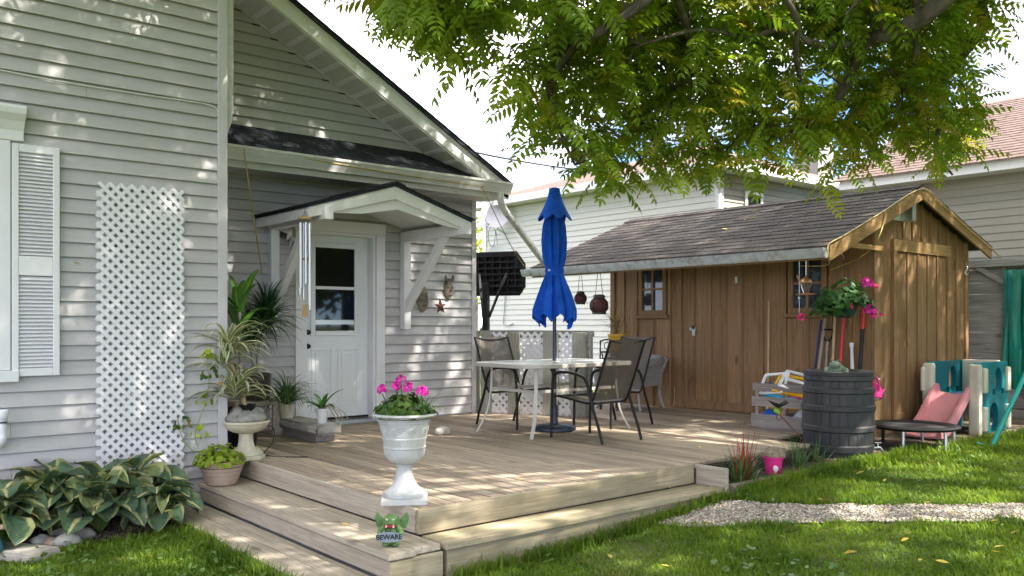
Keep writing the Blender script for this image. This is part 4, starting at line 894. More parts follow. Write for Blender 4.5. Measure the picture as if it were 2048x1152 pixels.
MB().lathe([(.0, 0), (.215, 0), (.225, .012), (.222, .03), (.20, .045), (.185, .040), (.17, .052), (.15, .046), (.13, .058), (.10, .054), (.06, .066), (.04, .07), (.034, .12), (.034, .26), (.026, .265)], 40).build('base', M_dkblue, um, smooth=35)
MB().tube([(0, 0, .26), (0, 0, 2.42)], .019, 14).build('pole', M_dkblue, um, smooth=50)
def interp(tab, z):
    for (z0, a), (z1, b_) in zip(tab[:-1], tab[1:]):
        if z0 <= z <= z1: return a+(b_-a)*(z-z0)/(z1-z0)
    return tab[-1][1] if z > tab[-1][0] else tab[0][1]
RTAB = [(1.08, .172), (1.16, .200), (1.25, .200), (1.38, .165), (1.55, .108), (1.635, .088), (1.66, .087), (1.70, .095), (1.80, .112), (1.95, .122), (2.10, .112), (2.20, .09), (2.26, .06)]
nu, nvv = 160, 44; vs = []
hem = lambda th: 1.10+.085*abs(math.sin(4*th+.5))**1.3+.05*math.sin(2*th+.6)+.03*math.sin(3*th)
for j in range(nvv+1):
    for i in range(nu):
        th = 2*math.pi*i/nu; z0 = hem(th); z = z0+(2.26-z0)*j/nvv; r = interp(RTAB, max(1.08, z))
        tie = math.exp(-((z-1.648)/.07)**2)
        ph = 8*th+.9*math.sin(3*z+2*th)*.5
        fold = .36*(1-.8*tie)*(abs(math.sin(ph/2+.35))**.8-.6)*(1 if z < 1.65 else .8)+.06*math.sin(19*th+4*z)*(1-tie)
        r2 = r*(1+fold); vs.append((r2*math.cos(th), r2*math.sin(th), z))
cn = MB().add(vs, [(j*nu+i, j*nu+(i+1) % nu, (j+1)*nu+(i+1) % nu, (j+1)*nu+i) for j in range(nvv) for i in range(nu)])
co = cn.build('canopy', M_blue, um, smooth=80, fix=False)
vs = []
for j in range(9):
    for i in range(nu):
        th = 2*math.pi*i/nu; t_ = j/8; r = .045+.115*(t_**1.5)+.01; z = 2.505-.33*t_
        q = abs(math.sin(4*th+.3)); r2 = r*(1+.20*t_*(q-.5)); z2 = z+.045*t_*(1-q)*1.1
        vs.append((r2*math.cos(th), r2*math.sin(th), z2))
hd = MB().add(vs+[(0, 0, 2.52)], [((j+1)*nu+i, (j+1)*nu+(i+1) % nu, j*nu+(i+1) % nu, j*nu+i) for j in range(8) for i in range(nu)]+[(i, (i+1) % nu, 9*nu) for i in range(nu)]).build('vent_cap', M_blue, um, smooth=80, fix=False)
tieb = MB().lathe([(.091, 1.63), (.095, 1.635), (.095, 1.672), (.091, 1.677)], 48, mod=lambda t_, z: 1+.05*math.sin(8*t_)).build('tie_band', M_blue, co, smooth=50)
MB().box((-.098, -.035, 1.645), (-.088, -.005, 1.662)).build('tie_buckle', M_wplast, co)

# ------------------------------------------------------------------ flower helpers
def flower_head(parent, c, r, mat, n=26, seed=0, name='flower_head'):
    rr = random.Random(seed); mb = MB()
    for i in range(n):
        a, e = rr.uniform(0, 6.28), rr.uniform(-.5, 1.5); d = Vector((math.cos(a)*math.cos(e), math.sin(a)*math.cos(e), math.sin(e)))
        p = Vector(c)+d*r*rr.uniform(.6, 1); u_ = d.orthogonal().normalized(); w_ = d.cross(u_)
        k = r*.42; m_ = 5; vs = [p+d*k*.1]
        for j in range(m_*2):
            q = 2*math.pi*j/(m_*2)+a; rad = k*(1 if j % 2 == 0 else .62); vs.append(p+(u_*math.cos(q)+w_*math.sin(q))*rad+d*k*.25*(j % 2 == 0))
        mb.add(vs, [(0, 1+j, 1+(j+1) % (m_*2)) for j in range(m_*2)])
    return mb.build(name, mat, parent, fix=False)
def roundleaves(parent, n, c, rad, mat, size, seed, name='foliage', flat=.6):
    """clump of scalloped round leaves on short stalks"""
    rr = random.Random(seed); mb = MB()
    for i in range(n):
        a = rr.uniform(0, 6.28); q = rr.random()**.5; e = rr.uniform(0, 1)
        p = Vector((c[0]+rad[0]*q*math.cos(a), c[1]+rad[1]*q*math.sin(a), c[2]+rad[2]*(e*(1-q*q*.75)+.0)))
        nrm = Vector((math.cos(a)*q*1.1+rr.uniform(-.4, .4), math.sin(a)*q*1.1+rr.uniform(-.4, .4), flat+rr.uniform(-.1, .6))).normalized()
        u_ = nrm.orthogonal().normalized(); w_ = nrm.cross(u_); s_ = size*rr.uniform(.6, 1.25); ph = rr.uniform(0, 6.28)
        m_ = 12; vs = [p-nrm*s_*.16]
        for j in range(m_):
            t_ = 2*math.pi*j/m_; rad_ = s_*(1+.13*math.cos(6*t_))*(.45 if j == 0 else 1); vs.append(p+(u_*math.cos(t_+ph)+w_*math.sin(t_+ph))*rad_+nrm*s_*.10*math.sin(3*t_+ph))
        mb.add(vs, [(0, 1+j, 1+(j+1) % m_) for j in range(m_)])
    o = mb.build(name, mat, parent, fix=False, smooth=70); o['kind'] = 'stuff'; return o

# ------------------------------------------------------------------ urn with geraniums on the deck corner
up = Pz(809, 1003, 0); urn = thing('flower_urn', 'tall grey white pedestal urn with magenta geraniums on the deck corner', 'urn', (up.x, up.y, .001), R(-34)); urn.scale = (1.05, 1.05, 1.03)
MB().box((-.135, -.135, 0), (.135, .135, .034)).build('plinth', M_urn, urn, bevel=.006)
UP = [(.118, .035), (.122, .045), (.120, .060), (.105, .072), (.085, .088), (.065, .115), (.053, .15), (.047, .19), (.046, .213), (.056, .218), (.058, .224), (.050, .228), (.062, .234), (.095, .250), (.113, .275), (.120, .305), (.121, .322), (.125, .325), (.126, .331), (.122, .335), (.126, .37), (.130, .378), (.131, .386), (.128, .39), (.140, .45), (.149, .475), (.153, .477), (.154, .484), (.151, .487), (.158, .505), (.163, .512), (.185, .516), (.192, .523), (.190, .532), (.180, .534), (.165, .531), (.155, .50)]
def flute(t_, z): return 1+(.018*max(0, math.cos(14*t_)) if .245 < z < .32 else 0)
MB().lathe(UP, 84, mod=flute).build('bowl', M_urn, urn, smooth=32)
sc = MB()
for k_ in range(9):          # relief scrolls around the bowl
    a0 = 2*math.pi*k_/9
    for m_ in range(4):
        pts = []
        for j in range(10):
            q = j/9; ang = a0+.05+(.30*q)*(1 if m_ % 2 == 0 else .8)-.03*m_; z = .402+.058*math.sin(q*2.2+.15*m_)-.010*m_*q
            rr_ = .1275+(z-.39)*.20+.001; pts.append((rr_*math.cos(ang), rr_*math.sin(ang), z))
        sc.tube(pts, [.0025+.0025*math.sin(math.pi*(j+.5)/10) for j in range(10)], 5)
    sp = []
    for j in range(14):
        q = j/13; ang = a0+.36+.075*(1-q*.85)*math.cos(q*8); z = .44+.022*(1-q*.85)*math.sin(q*8); rr_ = .1275+(z-.39)*.20+.001; sp.append((rr_*math.cos(ang), rr_*math.sin(ang), z))
    sc.tube(sp, .003, 5)
o = sc.build('relief_scrolls', M_urn, urn, smooth=60); o['kind'] = 'stuff'
MB().lathe([(.0, .500), (.16, .502), (.158, .512), (.0, .52)], 24).build('soil', M_soil, urn)
roundleaves(urn, 330, (0, 0, .52), (.185, .175, .135), L_ger, .022, 5)
fx = RT*1.0
for i, (dx, z, s_) in enumerate(((-.150, .665, .034), (-.035, .690, .036), (.0, .728, .032), (.055, .685, .036), (.158, .665, .038))):
    c = Vector((RT.x*dx, RT.y*dx, z))-FW*.03; flower_head(urn, c, s_, M_mag, 26, i)
    MB().tube([Vector((c.x*.6, c.y*.6, .53)), c-Vector((0, 0, .02))], .003, 5).build('stem', L_ger, urn)
sp = MB(); rr = random.Random(11)
for k_ in range(16): sp.strap((RT.x*.14, RT.y*.14, .53), math.atan2(RT.y, RT.x)+rr.uniform(-1.1, .6), rr.uniform(.16, .26), .008, rr.uniform(.5, 1.2), rr.uniform(1.6, 2.6), 7, .2)
o = sp.build('spider_leaves', L_spid, urn, smooth=60); o['kind'] = 'stuff'
MB().bar((RT.x*-.05, RT.y*-.05, .60), (RT.x*-.065, RT.y*-.065, .70), .012, .004).bar((RT.x*-.065, RT.y*-.065, .70), (RT.x*-.09, RT.y*-.09, .715), .012, .006).build('plant_marker', M_blackm, urn)

# ------------------------------------------------------------------ goblin with BEWARE sign
gp = Pz(783, 1091, -.15); gob = thing('goblin_ornament', 'small green goblin garden ornament holding a BEWARE slate on the step', 'ornament', (gp.x, gp.y, -.1495), R(-43.0)); gob.scale = (1.15,)*3
# local -Y faces the viewer
def body_mesh():
    mb = MB()
    mb.blob((0, .01, .045), (.040, .036, .050), 1, .06, 16, 10)
    mb.blob((-.026, -.012, .012), (.018, .03, .013), 2, .05, 12, 8); mb.blob((.026, -.012, .012), (.018, .03, .013), 3, .05, 12, 8)
    mb.blob((0, -.004, .120), (.044, .036, .036), 4, .05, 18, 12)
    mb.blob((0, -.036, .122), (.010, .012, .013), 5, .05, 10, 8)
    for sx in (-1, 1):
        mb.blob((sx*.022, -.028, .137), (.015, .010, .010), 7, .05, 10, 8)
        mb.tube(spline([(sx*.030, 0, .095), (sx*.052, -.02, .075), (sx*.05, -.045, .058)], 5), [.013]*10+[.011], 8)
        mb.blob((sx*.048, -.046, .056), (.012, .010, .010), 8, .1, 10, 6)
    return mb
me = body_mesh(); o = me.build('body', M_goblin, gob, smooth=60)
rm = o.modifiers.new('remesh', 'REMESH'); rm.mode = 'VOXEL'; rm.voxel_size = .0028; rm.use_smooth_shade = True
for sx in (-1, 1):
    MB().add([(sx*.038, .0, .105), (sx*.044, .004, .135), (sx*.075, .012, .165), (sx*.086, .012, .13), (sx*.072, .008, .085), (sx*.052, .008, .085), (sx*.055, -.004, .125)],
             [(0, 1, 6), (1, 2, 6), (2, 3, 6), (3, 4, 6), (4, 5, 6), (5, 0, 6), (0, 5, 4, 3, 2, 1)]).build('ear', M_goblin, gob)
    MB().blob((sx*.016, -.041, .135), (.0055, .004, .0055), 9, 0, 10, 8).build('eye', M_tooth, gob, smooth=60)
    MB().blob((sx*.016, -.0448, .135), (.0022, .0012, .0026), 9, 0, 8, 6).build('pupil', M_blackm, gob, smooth=60)
    MB().lathe([(.005, 0), (.004, .006), (.0005, .014)], 8, (sx*.018, -.043, .098)).build('fang', M_tooth, gob, smooth=50)
MB().blob((0, -.034, .101), (.033, .012, .010), 3, .03, 16, 8).build('mouth', M_mouth, gob, smooth=60)
sl = [(.066*math.cos(2*math.pi*i/28)*(1+.04*math.sin(3*i)), .054+.026*math.sin(2*math.pi*i/28)*(1+.05*math.cos(5*i))) for i in range(28)]
MB().prism(sl, -.062, -.052, 'y').build('slate_sign', M_slate, gob, bevel=.003)
fc = bpy.data.curves.new('beware', 'FONT'); fc.body = 'BEWARE'; fc.size = .034; fc.align_x = 'CENTER'; fc.align_y = 'CENTER'; fc.extrude = .0006; fc.space_character = .95; fc.offset = .0006
to = bpy.data.objects.new('tmp', fc); COL.objects.link(to); dg = bpy.context.evaluated_depsgraph_get(); tm = bpy.data.meshes.new_from_object(to.evaluated_get(dg)); bpy.data.objects.remove(to)
o = link('sign_lettering', tm, None, gob); tm.materials.clear(); tm.materials.append(M_blackm); o.rotation_euler = (R(90), R(-3), 0); o.location = (0, -.0632, .055)

# ------------------------------------------------------------------ bird bath corner
bp_ = Pz(492, 917, 0); bb = thing('bird_bath', 'short cream stone pedestal bird bath by the house corner', 'bird bath', (bp_.x, bp_.y, .001))
MB().prism([(.155*math.cos(R(22.5+45*i)), .155*math.sin(R(22.5+45*i))) for i in range(8)], 0, .03, 'z').build('base_plate', M_cream, bb, bevel=.005)
MB().lathe([(.135, .031), (.138, .04), (.13, .055), (.115, .06), (.112, .072), (.085, .085), (.065, .10), (.058, .13), (.054, .19), (.06, .205), (.07, .21)], 48, mod=lambda t_, z: 1+(.04*math.cos(12*t_) if .09 < z < .2 else 0)).build('pedestal', M_cream, bb, smooth=35)
MB().lathe([(.07, .211), (.11, .222), (.15, .245), (.175, .275), (.183, .29), (.192, .296), (.192, .308), (.180, .311), (.168, .30), (.12, .275), (0, .265)], 60, mod=lambda t_, z: 1+(.022*abs(math.cos(10*t_)) if .215 < z < .285 else 0)).build('bowl', M_cream, bb, smooth=35)
rk = thing('rock_planter', 'black and white speckled rock planter sitting in the bird bath', 'planter', (bp_.x, bp_.y, .268))
MB().blob((0, 0, .055), (.165, .14, .075), 4, .16, 28, 16).blob((-.06, .03, .10), (.07, .07, .05), 9, .2, 16, 10).blob((.085, -.02, .085), (.06, .06, .06), 12, .2, 16, 10).build('rock', M_rock, rk, smooth=70)
MB().lathe([(.05, .10), (.065, .16), (.07, .165), (.072, .17), (.06, .172), (.055, .16)], 20, (.02, .03, 0), mod=lambda t_, z: 1+.06*math.sin(5*t_+20*z)).build('inner_pot', M_blackm, rk, smooth=40)
VL = [MB().strap((0, 0, 0), 0, 1, .125, el, dr, 9, .18) for el, dr in ((1.0, 2.3), (.6, 2.1), (1.25, 2.8), (.3, 1.6))]
def leafset(par, mbs, mat, specs, name='leaf'):
    mes = []
    for i, mb_ in enumerate(mbs):
        m_ = mb_.mesh(name, 70); m_.materials.append(mat); mes.append(m_)
    for (p, az, L, k_, w) in specs:
        o = bpy.data.objects.new(name, mes[k_ % len(mes)]); COL.objects.link(o); o.parent = par; o.location = p; o.rotation_euler = (random.uniform(-.2, .2), 0, az); o.scale = (L, w*L if w < 3 else w, L)
vd = thing('variegated_dracaena', 'cream striped dracaena spilling out of the rock planter', 'plant', (bp_.x, bp_.y, .34)); vx = -RT*.13-FW*.08
rr = random.Random(21)
MB().tube(spline([(0, 0, 0), (-.03, .02, .25), vx+Vector((0, 0, .50))], 4), .014, 7).tube(spline([(.03, .03, 0), (.0, .03, .12), vx*.4+Vector((0, 0, .24))], 4), .012, 7).build('stem', M_woodh, vd, smooth=50)
specs = []
for (c, n_, L0) in ((vx+Vector((0, 0, .54)), 54, .44), (vx*.5-FW*.06+Vector((0, 0, .20)), 56, .40), (vx*1.3+Vector((0, 0, .40)), 18, .34)):
    for k_ in range(n_): specs.append((Vector(c)+Vector((0, 0, rr.uniform(-.05, .03))), rr.uniform(0, 6.28), L0*rr.uniform(.65, 1.15), rr.randrange(4), rr.uniform(.85, 1.2)))
leafset(vd, VL, L_var, specs)
# cane plant behind with broad glossy leaves
cp = Pz(500, 905, 0); cn_ = thing('cane_plant', 'corn plant with broad glossy green leaves in a black pot behind the bird bath', 'plant', (cp.x-.0, cp.y+.16, .001))
MB().lathe([(.11, 0), (.135, .20), (.14, .22), (.125, .22), (.12, .19), (0, .19)], 24).build('pot', M_blackm, cn_, smooth=40)
MB().tube(spline([(0, 0, .19), (-.01, .01, .6), (-.03, 0, 1.20)], 4), .018, 8).build('cane', M_greyh, cn_, smooth=50)
CL = [MB().strap((0, 0, 0), 0, 1, .17, el, dr, 10, .14) for el, dr in ((1.1, 1.7), (.7, 1.6), (1.35, 1.5))]
specs = [((-.03, 0, 1.18+rr.uniform(-.25, .05)), k_*2.4+rr.uniform(-.3, .3), rr.uniform(.34, .56), rr.randrange(3), rr.uniform(.8, 1.15)) for k_ in range(19)]
leafset(cn_, CL, L_cane, specs)
# bench with dark pot and spiky dracaena
bn = Pz(540, 868, 0); stand = thing('wooden_stand', 'low weathered timber stand under the brown glazed pot', 'stand', (bn.x-.09, bn.y+.05, .001))
MB().box((-.33, -.20, .30), (.15, .24, .345)).build('top_board', M_stepy, stand, bevel=.005)
for (x_, y_) in ((.06, -.19), (-.31, -.19), (.06, .15), (-.31, .15)): MB().box((x_, y_, 0), (x_+.085, y_+.04, .299)).build('leg', M_stepy, stand, bevel=.004)
MB().box((-.22, -.14, .05), (.05, .14, .298)).build('inner_box', M_crate, stand)
dp = thing('dark_pot_plant', 'dark spiky dracaena in a brown glazed pot on the timber stand', 'plant', (bn.x-.12, bn.y+.06, .346))
MB().lathe([(.115, 0), (.135, .03), (.142, .14), (.148, .235), (.155, .24), (.155, .262), (.140, .264), (.135, .23), (0, .225)], 36).build('pot', M_dkpot, dp, smooth=35)
MB().tube(spline([(0, 0, .22), (.02, 0, .5), (.05, .02, .78)], 4), .012, 7).tube(spline([(-.02, 0, .22), (-.04, .03, .5), (-.05, .05, .62)], 4), .011, 7).build('stem', M_greyh, dp, smooth=50)
sp = MB()
for (c, n_, L0) in (((.10, -.02, .84), 150, .44), ((-.02, .05, .66), 90, .38)):
    for k_ in range(n_): sp.strap(Vector(c)+Vector((0, 0, rr.uniform(-.12, .06))), rr.uniform(0, 6.28), L0*rr.uniform(.7, 1.15), .021, rr.uniform(-.5, 1.45), rr.uniform(.3, 1.5), 6, .2)
o = sp.build('foliage', L_dark, dp, smooth=70); o['kind'] = 'stuff'
# stone slab, orchid, spider plant
slab = thing('stone_slab', 'rough grey stone slab lying on the deck beside the door', 'slab', (3.87, 7.66, .001))
bm = bmesh.new(); bmesh.ops.create_cube(bm, size=1); bmesh.ops.scale(bm, vec=(.26, .86, .10), verts=bm.verts); bmesh.ops.translate(bm, vec=(0, 0, .115), verts=bm.verts)
bmesh.ops.bevel(bm, geom=bm.edges, offset=.012, segments=2, affect='EDGES'); bmesh.ops.subdivide_edges(bm, edges=bm.edges, cuts=2, use_grid_fill=True)
for v_ in bm.verts: v_.co += Vector((random.uniform(-1, 1), random.uniform(-1, 1), random.uniform(-.5, .5)))*.006
me = bpy.data.meshes.new('slab'); bm.to_mesh(me); bm.free(); me.polygons.foreach_set('use_smooth', [True]*len(me.polygons)); link('slab_top', me, M_conc, slab)
MB().box((-.10, -.36, 0), (.09, .34, .068)).build('support_block', M_crate, slab)
oc = Pz(633, 862, .165); orch = thing('orchid', 'orchid with dangling roots in a white pot on the stone slab', 'plant', (3.86, 7.36, .168))
MB().lathe([(.042, 0), (.055, .09), (.062, .125), (.066, .126), (.066, .138), (.058, .138), (.054, .11), (0, .10)], 32).build('pot', M_wplast, orch, smooth=35)
MB().blob((0, 0, .115), (.05, .05, .03), 3, .3, 12, 8).build('bark_mix', M_crate, orch, smooth=60)
OL = [MB().strap((0, 0, 0), 0, 1, .30, el, dr, 9, .10) for el, dr in ((1.0, 1.0), (.6, 1.9), (1.2, 1.2))]
ra = math.atan2(RT.y, RT.x)
leafset(orch, OL, L_orch, [((0, 0, .13), ra+.05, .30, 0, .8), ((0, 0, .13), ra-.6, .20, 1, 1), ((0, 0, .13), ra+3.0, .26, 1, .9), ((0, 0, .13), ra+2.6, .20, 2, 1), ((0, 0, .13), ra+3.7, .17, 1, 1.1), ((0, 0, .13), ra+1.3, .2, 2, 1)])
rt = MB()
for k_ in range(11):
    a = ra+rr.uniform(-.9, .5); L = rr.uniform(.14, .27); rt.tube([(0, 0, .135), (math.cos(a)*L*.4, math.sin(a)*L*.4, .15+rr.uniform(-.02, .05)), (math.cos(a)*L*.8, math.sin(a)*L*.8, .09), (math.cos(a+.2)*L, math.sin(a+.2)*L, .02)], .0025, 5)
o = rt.build('roots', M_greyh, orch, smooth=60); o['kind'] = 'stuff'
spd = thing('spider_plant', 'arching spider plant in a clay pot beside the white door', 'plant', (3.80, 7.98, .168))
MB().lathe([(.06, 0), (.085, .13), (.09, .14), (.075, .14), (.07, .11), (0, .11)], 24).build('pot', M_cream, spd, smooth=40)
sp = MB()
for k_ in range(190): sp.strap((0, 0, .13), rr.uniform(0, 6.28), rr.uniform(.24, .52), .012, rr.uniform(.4, 1.45), rr.uniform(1.8, 3.2), 8, .2)
o = sp.build('foliage', L_spid, spd, smooth=70); o['kind'] = 'stuff'
# clay bowl with lime vine on the step, trailing nasturtium up the wall
tp_ = Pz(405, 962, -.15); cpot = thing('clay_pot', 'tan clay bowl of lime green creeping plant on the side step', 'plant', (2.60, 6.60, -.149))
MB().lathe([(.10, 0), (.115, .01), (.155, .12), (.168, .165), (.176, .168), (.178, .19), (.165, .192), (.158, .17), (0, .165)], 40).build('pot', M_terra, cpot, smooth=35)
wr = MB()
for z in (.04, .075, .11, .14): wr.lathe([(.108+z*.38, z), (.112+z*.38, z+.003), (.108+z*.38, z+.006)], 40, capb=False, capt=False)
wr.build('wire_rings', M_rust, cpot, smooth=40)
roundleaves(cpot, 300, (-.03, -.03, .17), (.20, .18, .16), L_lime, .022, 8)
vn = thing('nasturtium', 'straggly nasturtium vine with one orange flower climbing above the clay bowl', 'plant', (2.52, 6.70, .02))
v1 = spline([(0, 0, 0), (-.08, .03, .2), (.0, .06, .42), (.04, .06, .62), (.02, .05, .8)], 6)
MB().tube(v1, .003, 5).tube(spline([(-.02, 0, 0), (-.16, .06, .18), (-.20, .08, .36)], 6), .003, 5).build('vine', L_lime, vn, smooth=60)
for (c, k_) in (((.0, .04, .45), 10), ((.04, .04, .66), 12), ((-.17, .04, .28), 12), ((.02, .03, .82), 8), ((-.05, .02, .2), 10)): roundleaves(vn, k_, c, (.07, .04, .10), L_ger if k_ == 12 else L_lime, .024, k_+5, 'leaves', .1)
flower_head(vn, (.10, -.02, .60), .022, M_orange, 10, 3)
tag(MB().tube(spline([(bp_.x+.15, bp_.y+.02, .27), (bp_.x+.26, bp_.y+.05, .22), (bp_.x+.27, bp_.y+.08, .10), (bp_.x+.18, bp_.y+.02, .006), (bp_.x+.4, bp_.y-.3, .008)], 6), .005, 6).build('pump_cord', M_bcable, smooth=60), 'thin black pump cord trailing from the bird bath bowl to the deck', 'cord')

# ------------------------------------------------------------------ wall decorations
def mask(name, label, u, v_, hgt, wid, horns):
    p = Py(u, v_, DY-.022); t = thing(name, label, 'mask', p, group=None)
    mb = MB(); n1, n2 = 24, 30; vs = []
    for j in range(n2+1):
        tz = j/n2; z = hgt*(tz-.5)
        hw = wid/2*(math.sin(math.pi*min(1, tz**.72*1.0))**.6*.98+.02) if True else 0
        hw *= (1 if tz > .35 else .55+.45*(tz/.35)**.8)
        for i in range(n1+1):
            s_ = i/n1*2-1; x_ = s_*hw
            d = .055*math.sqrt(max(0, 1-s_*s_))*(math.sin(math.pi*min(1, max(.02, tz)))**.5)
            d += .030*math.exp(-(s_/.16)**2)*math.exp(-((tz-.47)/.10)**2)+.012*math.exp(-(s_/.10)**2)*(.5 < tz < .62)   # nose
            d += .014*math.exp(-((abs(s_)-.45)/.22)**2)*math.exp(-((tz-.63)/.03)**2)                                         # brow
            d -= .014*math.exp(-((abs(s_)-.42)/.2)**2)*math.exp(-((tz-.555)/.035)**2)                                        # eye hollow
            d += .010*math.exp(-((abs(s_)-.42)/.17)**2)*math.exp(-((tz-.545)/.02)**2)
            d += .012*math.exp(-(s_/.32)**2)*(math.exp(-((tz-.285)/.018)**2)+math.exp(-((tz-.225)/.018)**2))                  # lips
            d += .005*math.exp(-((abs(s_)-.75)/.1)**2)*math.sin(tz*60)
            vs.append((x_, -d, z))
    mb.add(vs, [(j*(n1+1)+i, j*(n1+1)+i+1, (j+1)*(n1+1)+i+1, (j+1)*(n1+1)+i) for j in range(n2) for i in range(n1)])
    mb.build('face', M_mask, t, smooth=70, fix=False)
    MB().blob((0, -.050, hgt*(.255-.5)), (wid*.15, .010, hgt*.014), 1, 0, 12, 6).build('mouth', M_maskd, t, smooth=60)
    for sx in (-1, 1): MB().blob((sx*wid*.20, -.046, hgt*(.553-.5)), (wid*.09, .008, hgt*.010), 1, 0, 12, 6).build('eye_slit', M_maskd, t, smooth=60)
    if horns:
        for sx in (-1, 1): MB().tube(spline([(sx*wid*.24, -.02, hgt*.40), (sx*wid*.36, -.03, hgt*.54), (sx*wid*.30, -.03, hgt*.66)], 4), [.016]*4+[.013]*4+[.006], 8).build('horn', M_mask, t, smooth=60)
        MB().tube([(-wid*.28, -.03, hgt*.47), (wid*.28, -.03, hgt*.47)], .009, 8).build('crest_bar', M_mask, t, smooth=60)
    else:
        b_ = MB()
        for k_ in range(7): b_.blob(((k_-3)*wid*.11, -.045+.004*abs(k_-3), hgt*(.74-.006*(k_-3)**2)-hgt*.5), (.007, .006, .011), k_, 0, 8, 6)
        b_.build('forehead_beads', M_mask, t, smooth=60)
mask('carved_mask', 'oval carved wooden mask with incised forehead on the grey wall', 844, 597, .335, .165, False)
mask('horned_mask', 'carved wooden mask with raised horns on the grey wall', 896, 579, .26, .15, True)
p = Py(881, 613, DY-.022); stt = thing('metal_star', 'dark red metal barn star below the wall masks', 'star', p)
vs = [(0, -.035, 0)]
for i in range(10): a = R(90+36*i+4); r_ = .098 if i % 2 == 0 else .042; vs.append((r_*math.cos(a), 0, r_*math.sin(a)))
MB().add(vs, [(0, 1+i, 1+(i+1) % 10) for i in range(10)]+[tuple(range(10, 0, -1))]).build('star_plate', M_rust, stt)
# wind chime on the canopy fascia
cp_ = Vector((3.655, 7.30, 2)); ch = thing('wind_chime', 'long silver tube wind chime with wooden top and sail hanging from the canopy', 'wind chime', (cp_.x, cp_.y, 2.06))
MB().lathe([(.055, 0), (.062, .008), (.06, .022), (.03, .034)], 24).build('top_disc', M_woodh, ch, smooth=40)
MB().tube([(0, 0, .03), (0, 0, .15)], .002, 5).tube([(-.04, 0, .02), (0, 0, .08), (.04, 0, .02)], .0015, 5).build('hanger', M_bcable, ch)
for k_ in range(6):
    a = R(60*k_+15); L = (.74, .70, .66, .60, .56, .80)[k_]
    MB().tube([(.047*math.cos(a), .047*math.sin(a), -.03), (.047*math.cos(a), .047*math.sin(a), -.03-L)], .0105, 12).build('chime_tube', M_alu, ch, smooth=50)
    MB().tube([(.047*math.cos(a), .047*math.sin(a), .0), (.047*math.cos(a), .047*math.sin(a), -.03)], .0012, 4).build('string', M_bcable, ch)
MB().tube([(0, 0, 0), (0, 0, -.86)], .0012, 4).build('striker_cord', M_bcable, ch); MB().lathe([(.026, -.37), (.028, -.36), (.026, -.35)], 20).build('striker', M_woodh, ch, smooth=40)
MB().prism([(-.018, -.78), (.018, -.78), (.033, -.895), (-.033, -.895)], -.005, .005, 'y').build('wind_sail', M_woodh, ch, bevel=.002)
# vent pipe elbow at the wall foot
vq = Py(3, 850, HY-.12); vp = thing('vent_pipe', 'white plastic pipe elbow with open mouth standing off the side wall', 'pipe', (vq.x, HY-.12, -.36))
za, zc = Py(3, 820, HY-.12).z+.36, Py(3, 893, HY-.12).z+.36
MB().tube(spline([(-.02, .10, zc+.03), (-.012, .05, zc+.005), (0, .0, zc+.04), (0, 0, zc+.09), (0, 0, za-.06)], 5), .030, 16).build('pipe', M_wsoft, vp, smooth=50)
MB().lathe([(.030, za-.07), (.040, za-.06), (.040, za-.004), (.036, za), (.032, za-.004), (.030, za-.05)], 24, capb=False).build('open_collar', M_wsoft, vp, smooth=50); MB().tube([(0, 0, za-.09), (0, 0, za-.078)], .035, 18).build('clamp', M_dkblue, vp, smooth=50)
# cables
def wall_pt(u, v_): q = Py(u, v_, HY-.03); return q
tag(MB().tube(spline([wall_pt(-60, 128), wall_pt(0, 140), wall_pt(120, 163), wall_pt(290, 190), wall_pt(380, 203), wall_pt(424, 212), wall_pt(438, 228), wall_pt(440, 260), wall_pt(439, 330), wall_pt(439, 420), wall_pt(441, 600), wall_pt(442, 850)], 5), .006, 6).build('wall_cable', M_wcable, smooth=60), 'white cable tacked across the grey side wall and down its corner', 'cable')
GZ = 2.80
c1 = [Py(524, 548, DY-.2), Py(517, 500, DY-.3), Py(508, 440, DY-.45), Py(499, 380, DY-.52), Py(492, 330, DY-.585), Py(489, 303, 7.865), Py(497, 296, 7.90), Py(560, 308, 7.90), Py(640, 322, 7.895), Py(800, 349, 7.895), Py(955, 372, 7.89), Py(966, 378, 7.87)]
e1 = Vector((7.55, 8.72, 1.88))
c1 += [c1[-1].lerp(e1, .35)-Vector((0, 0, .04)), c1[-1].lerp(e1, .7)-Vector((0, 0, .05)), e1]
tag(MB().tube(spline(c1, 6), .006, 6).build('extension_cord', M_cord, smooth=60), 'yellow extension cord running along the house gutter across to the shed', 'cord')
def rk_pt(u, v_): return Py(u, v_, YR0-.018)
c2 = [Px(1602, 532, 8.3), Px(1650, 531, 8.2), rk_pt(1659, 520), rk_pt(1657, 490), rk_pt(1690, 470), rk_pt(1760, 427), rk_pt(1843, 378), rk_pt(1880, 405), rk_pt(1930, 452), rk_pt(1976, 492), Py(2008, 520, YR0)]
tag(MB().tube(spline(c2, 6), .007, 6).build('shed_cord', M_cord, smooth=60), 'yellow cord stapled along the shed gable rake', 'cord')
c3 = [rk_pt(1770, 422), rk_pt(1766, 450), rk_pt(1755, 480), Py(1740, 500, SY0-.03), Py(1722, 513, SY0-.05), Px(1700, 525, SX0-.1), Px(1660, 540, SX0-.3)]
tag(MB().tube(spline(c3, 6), .006, 6).build('slack_cord', M_cord, smooth=60), 'slack yellow cord loop hanging under the shed eave corner', 'cord')
tag(MB().tube(spline([(SX0-.04, 7.28, .28), (SX0-.05, 7.27, .15), (SX0-.06, 7.30, .02), (SX0-.15, 7.5, .008), (SX0-.12, 7.75, .008)], 6), .006, 6).build('floor_cord', M_cord, smooth=60), 'short yellow cord coming out at the foot of the shed wall', 'cord')
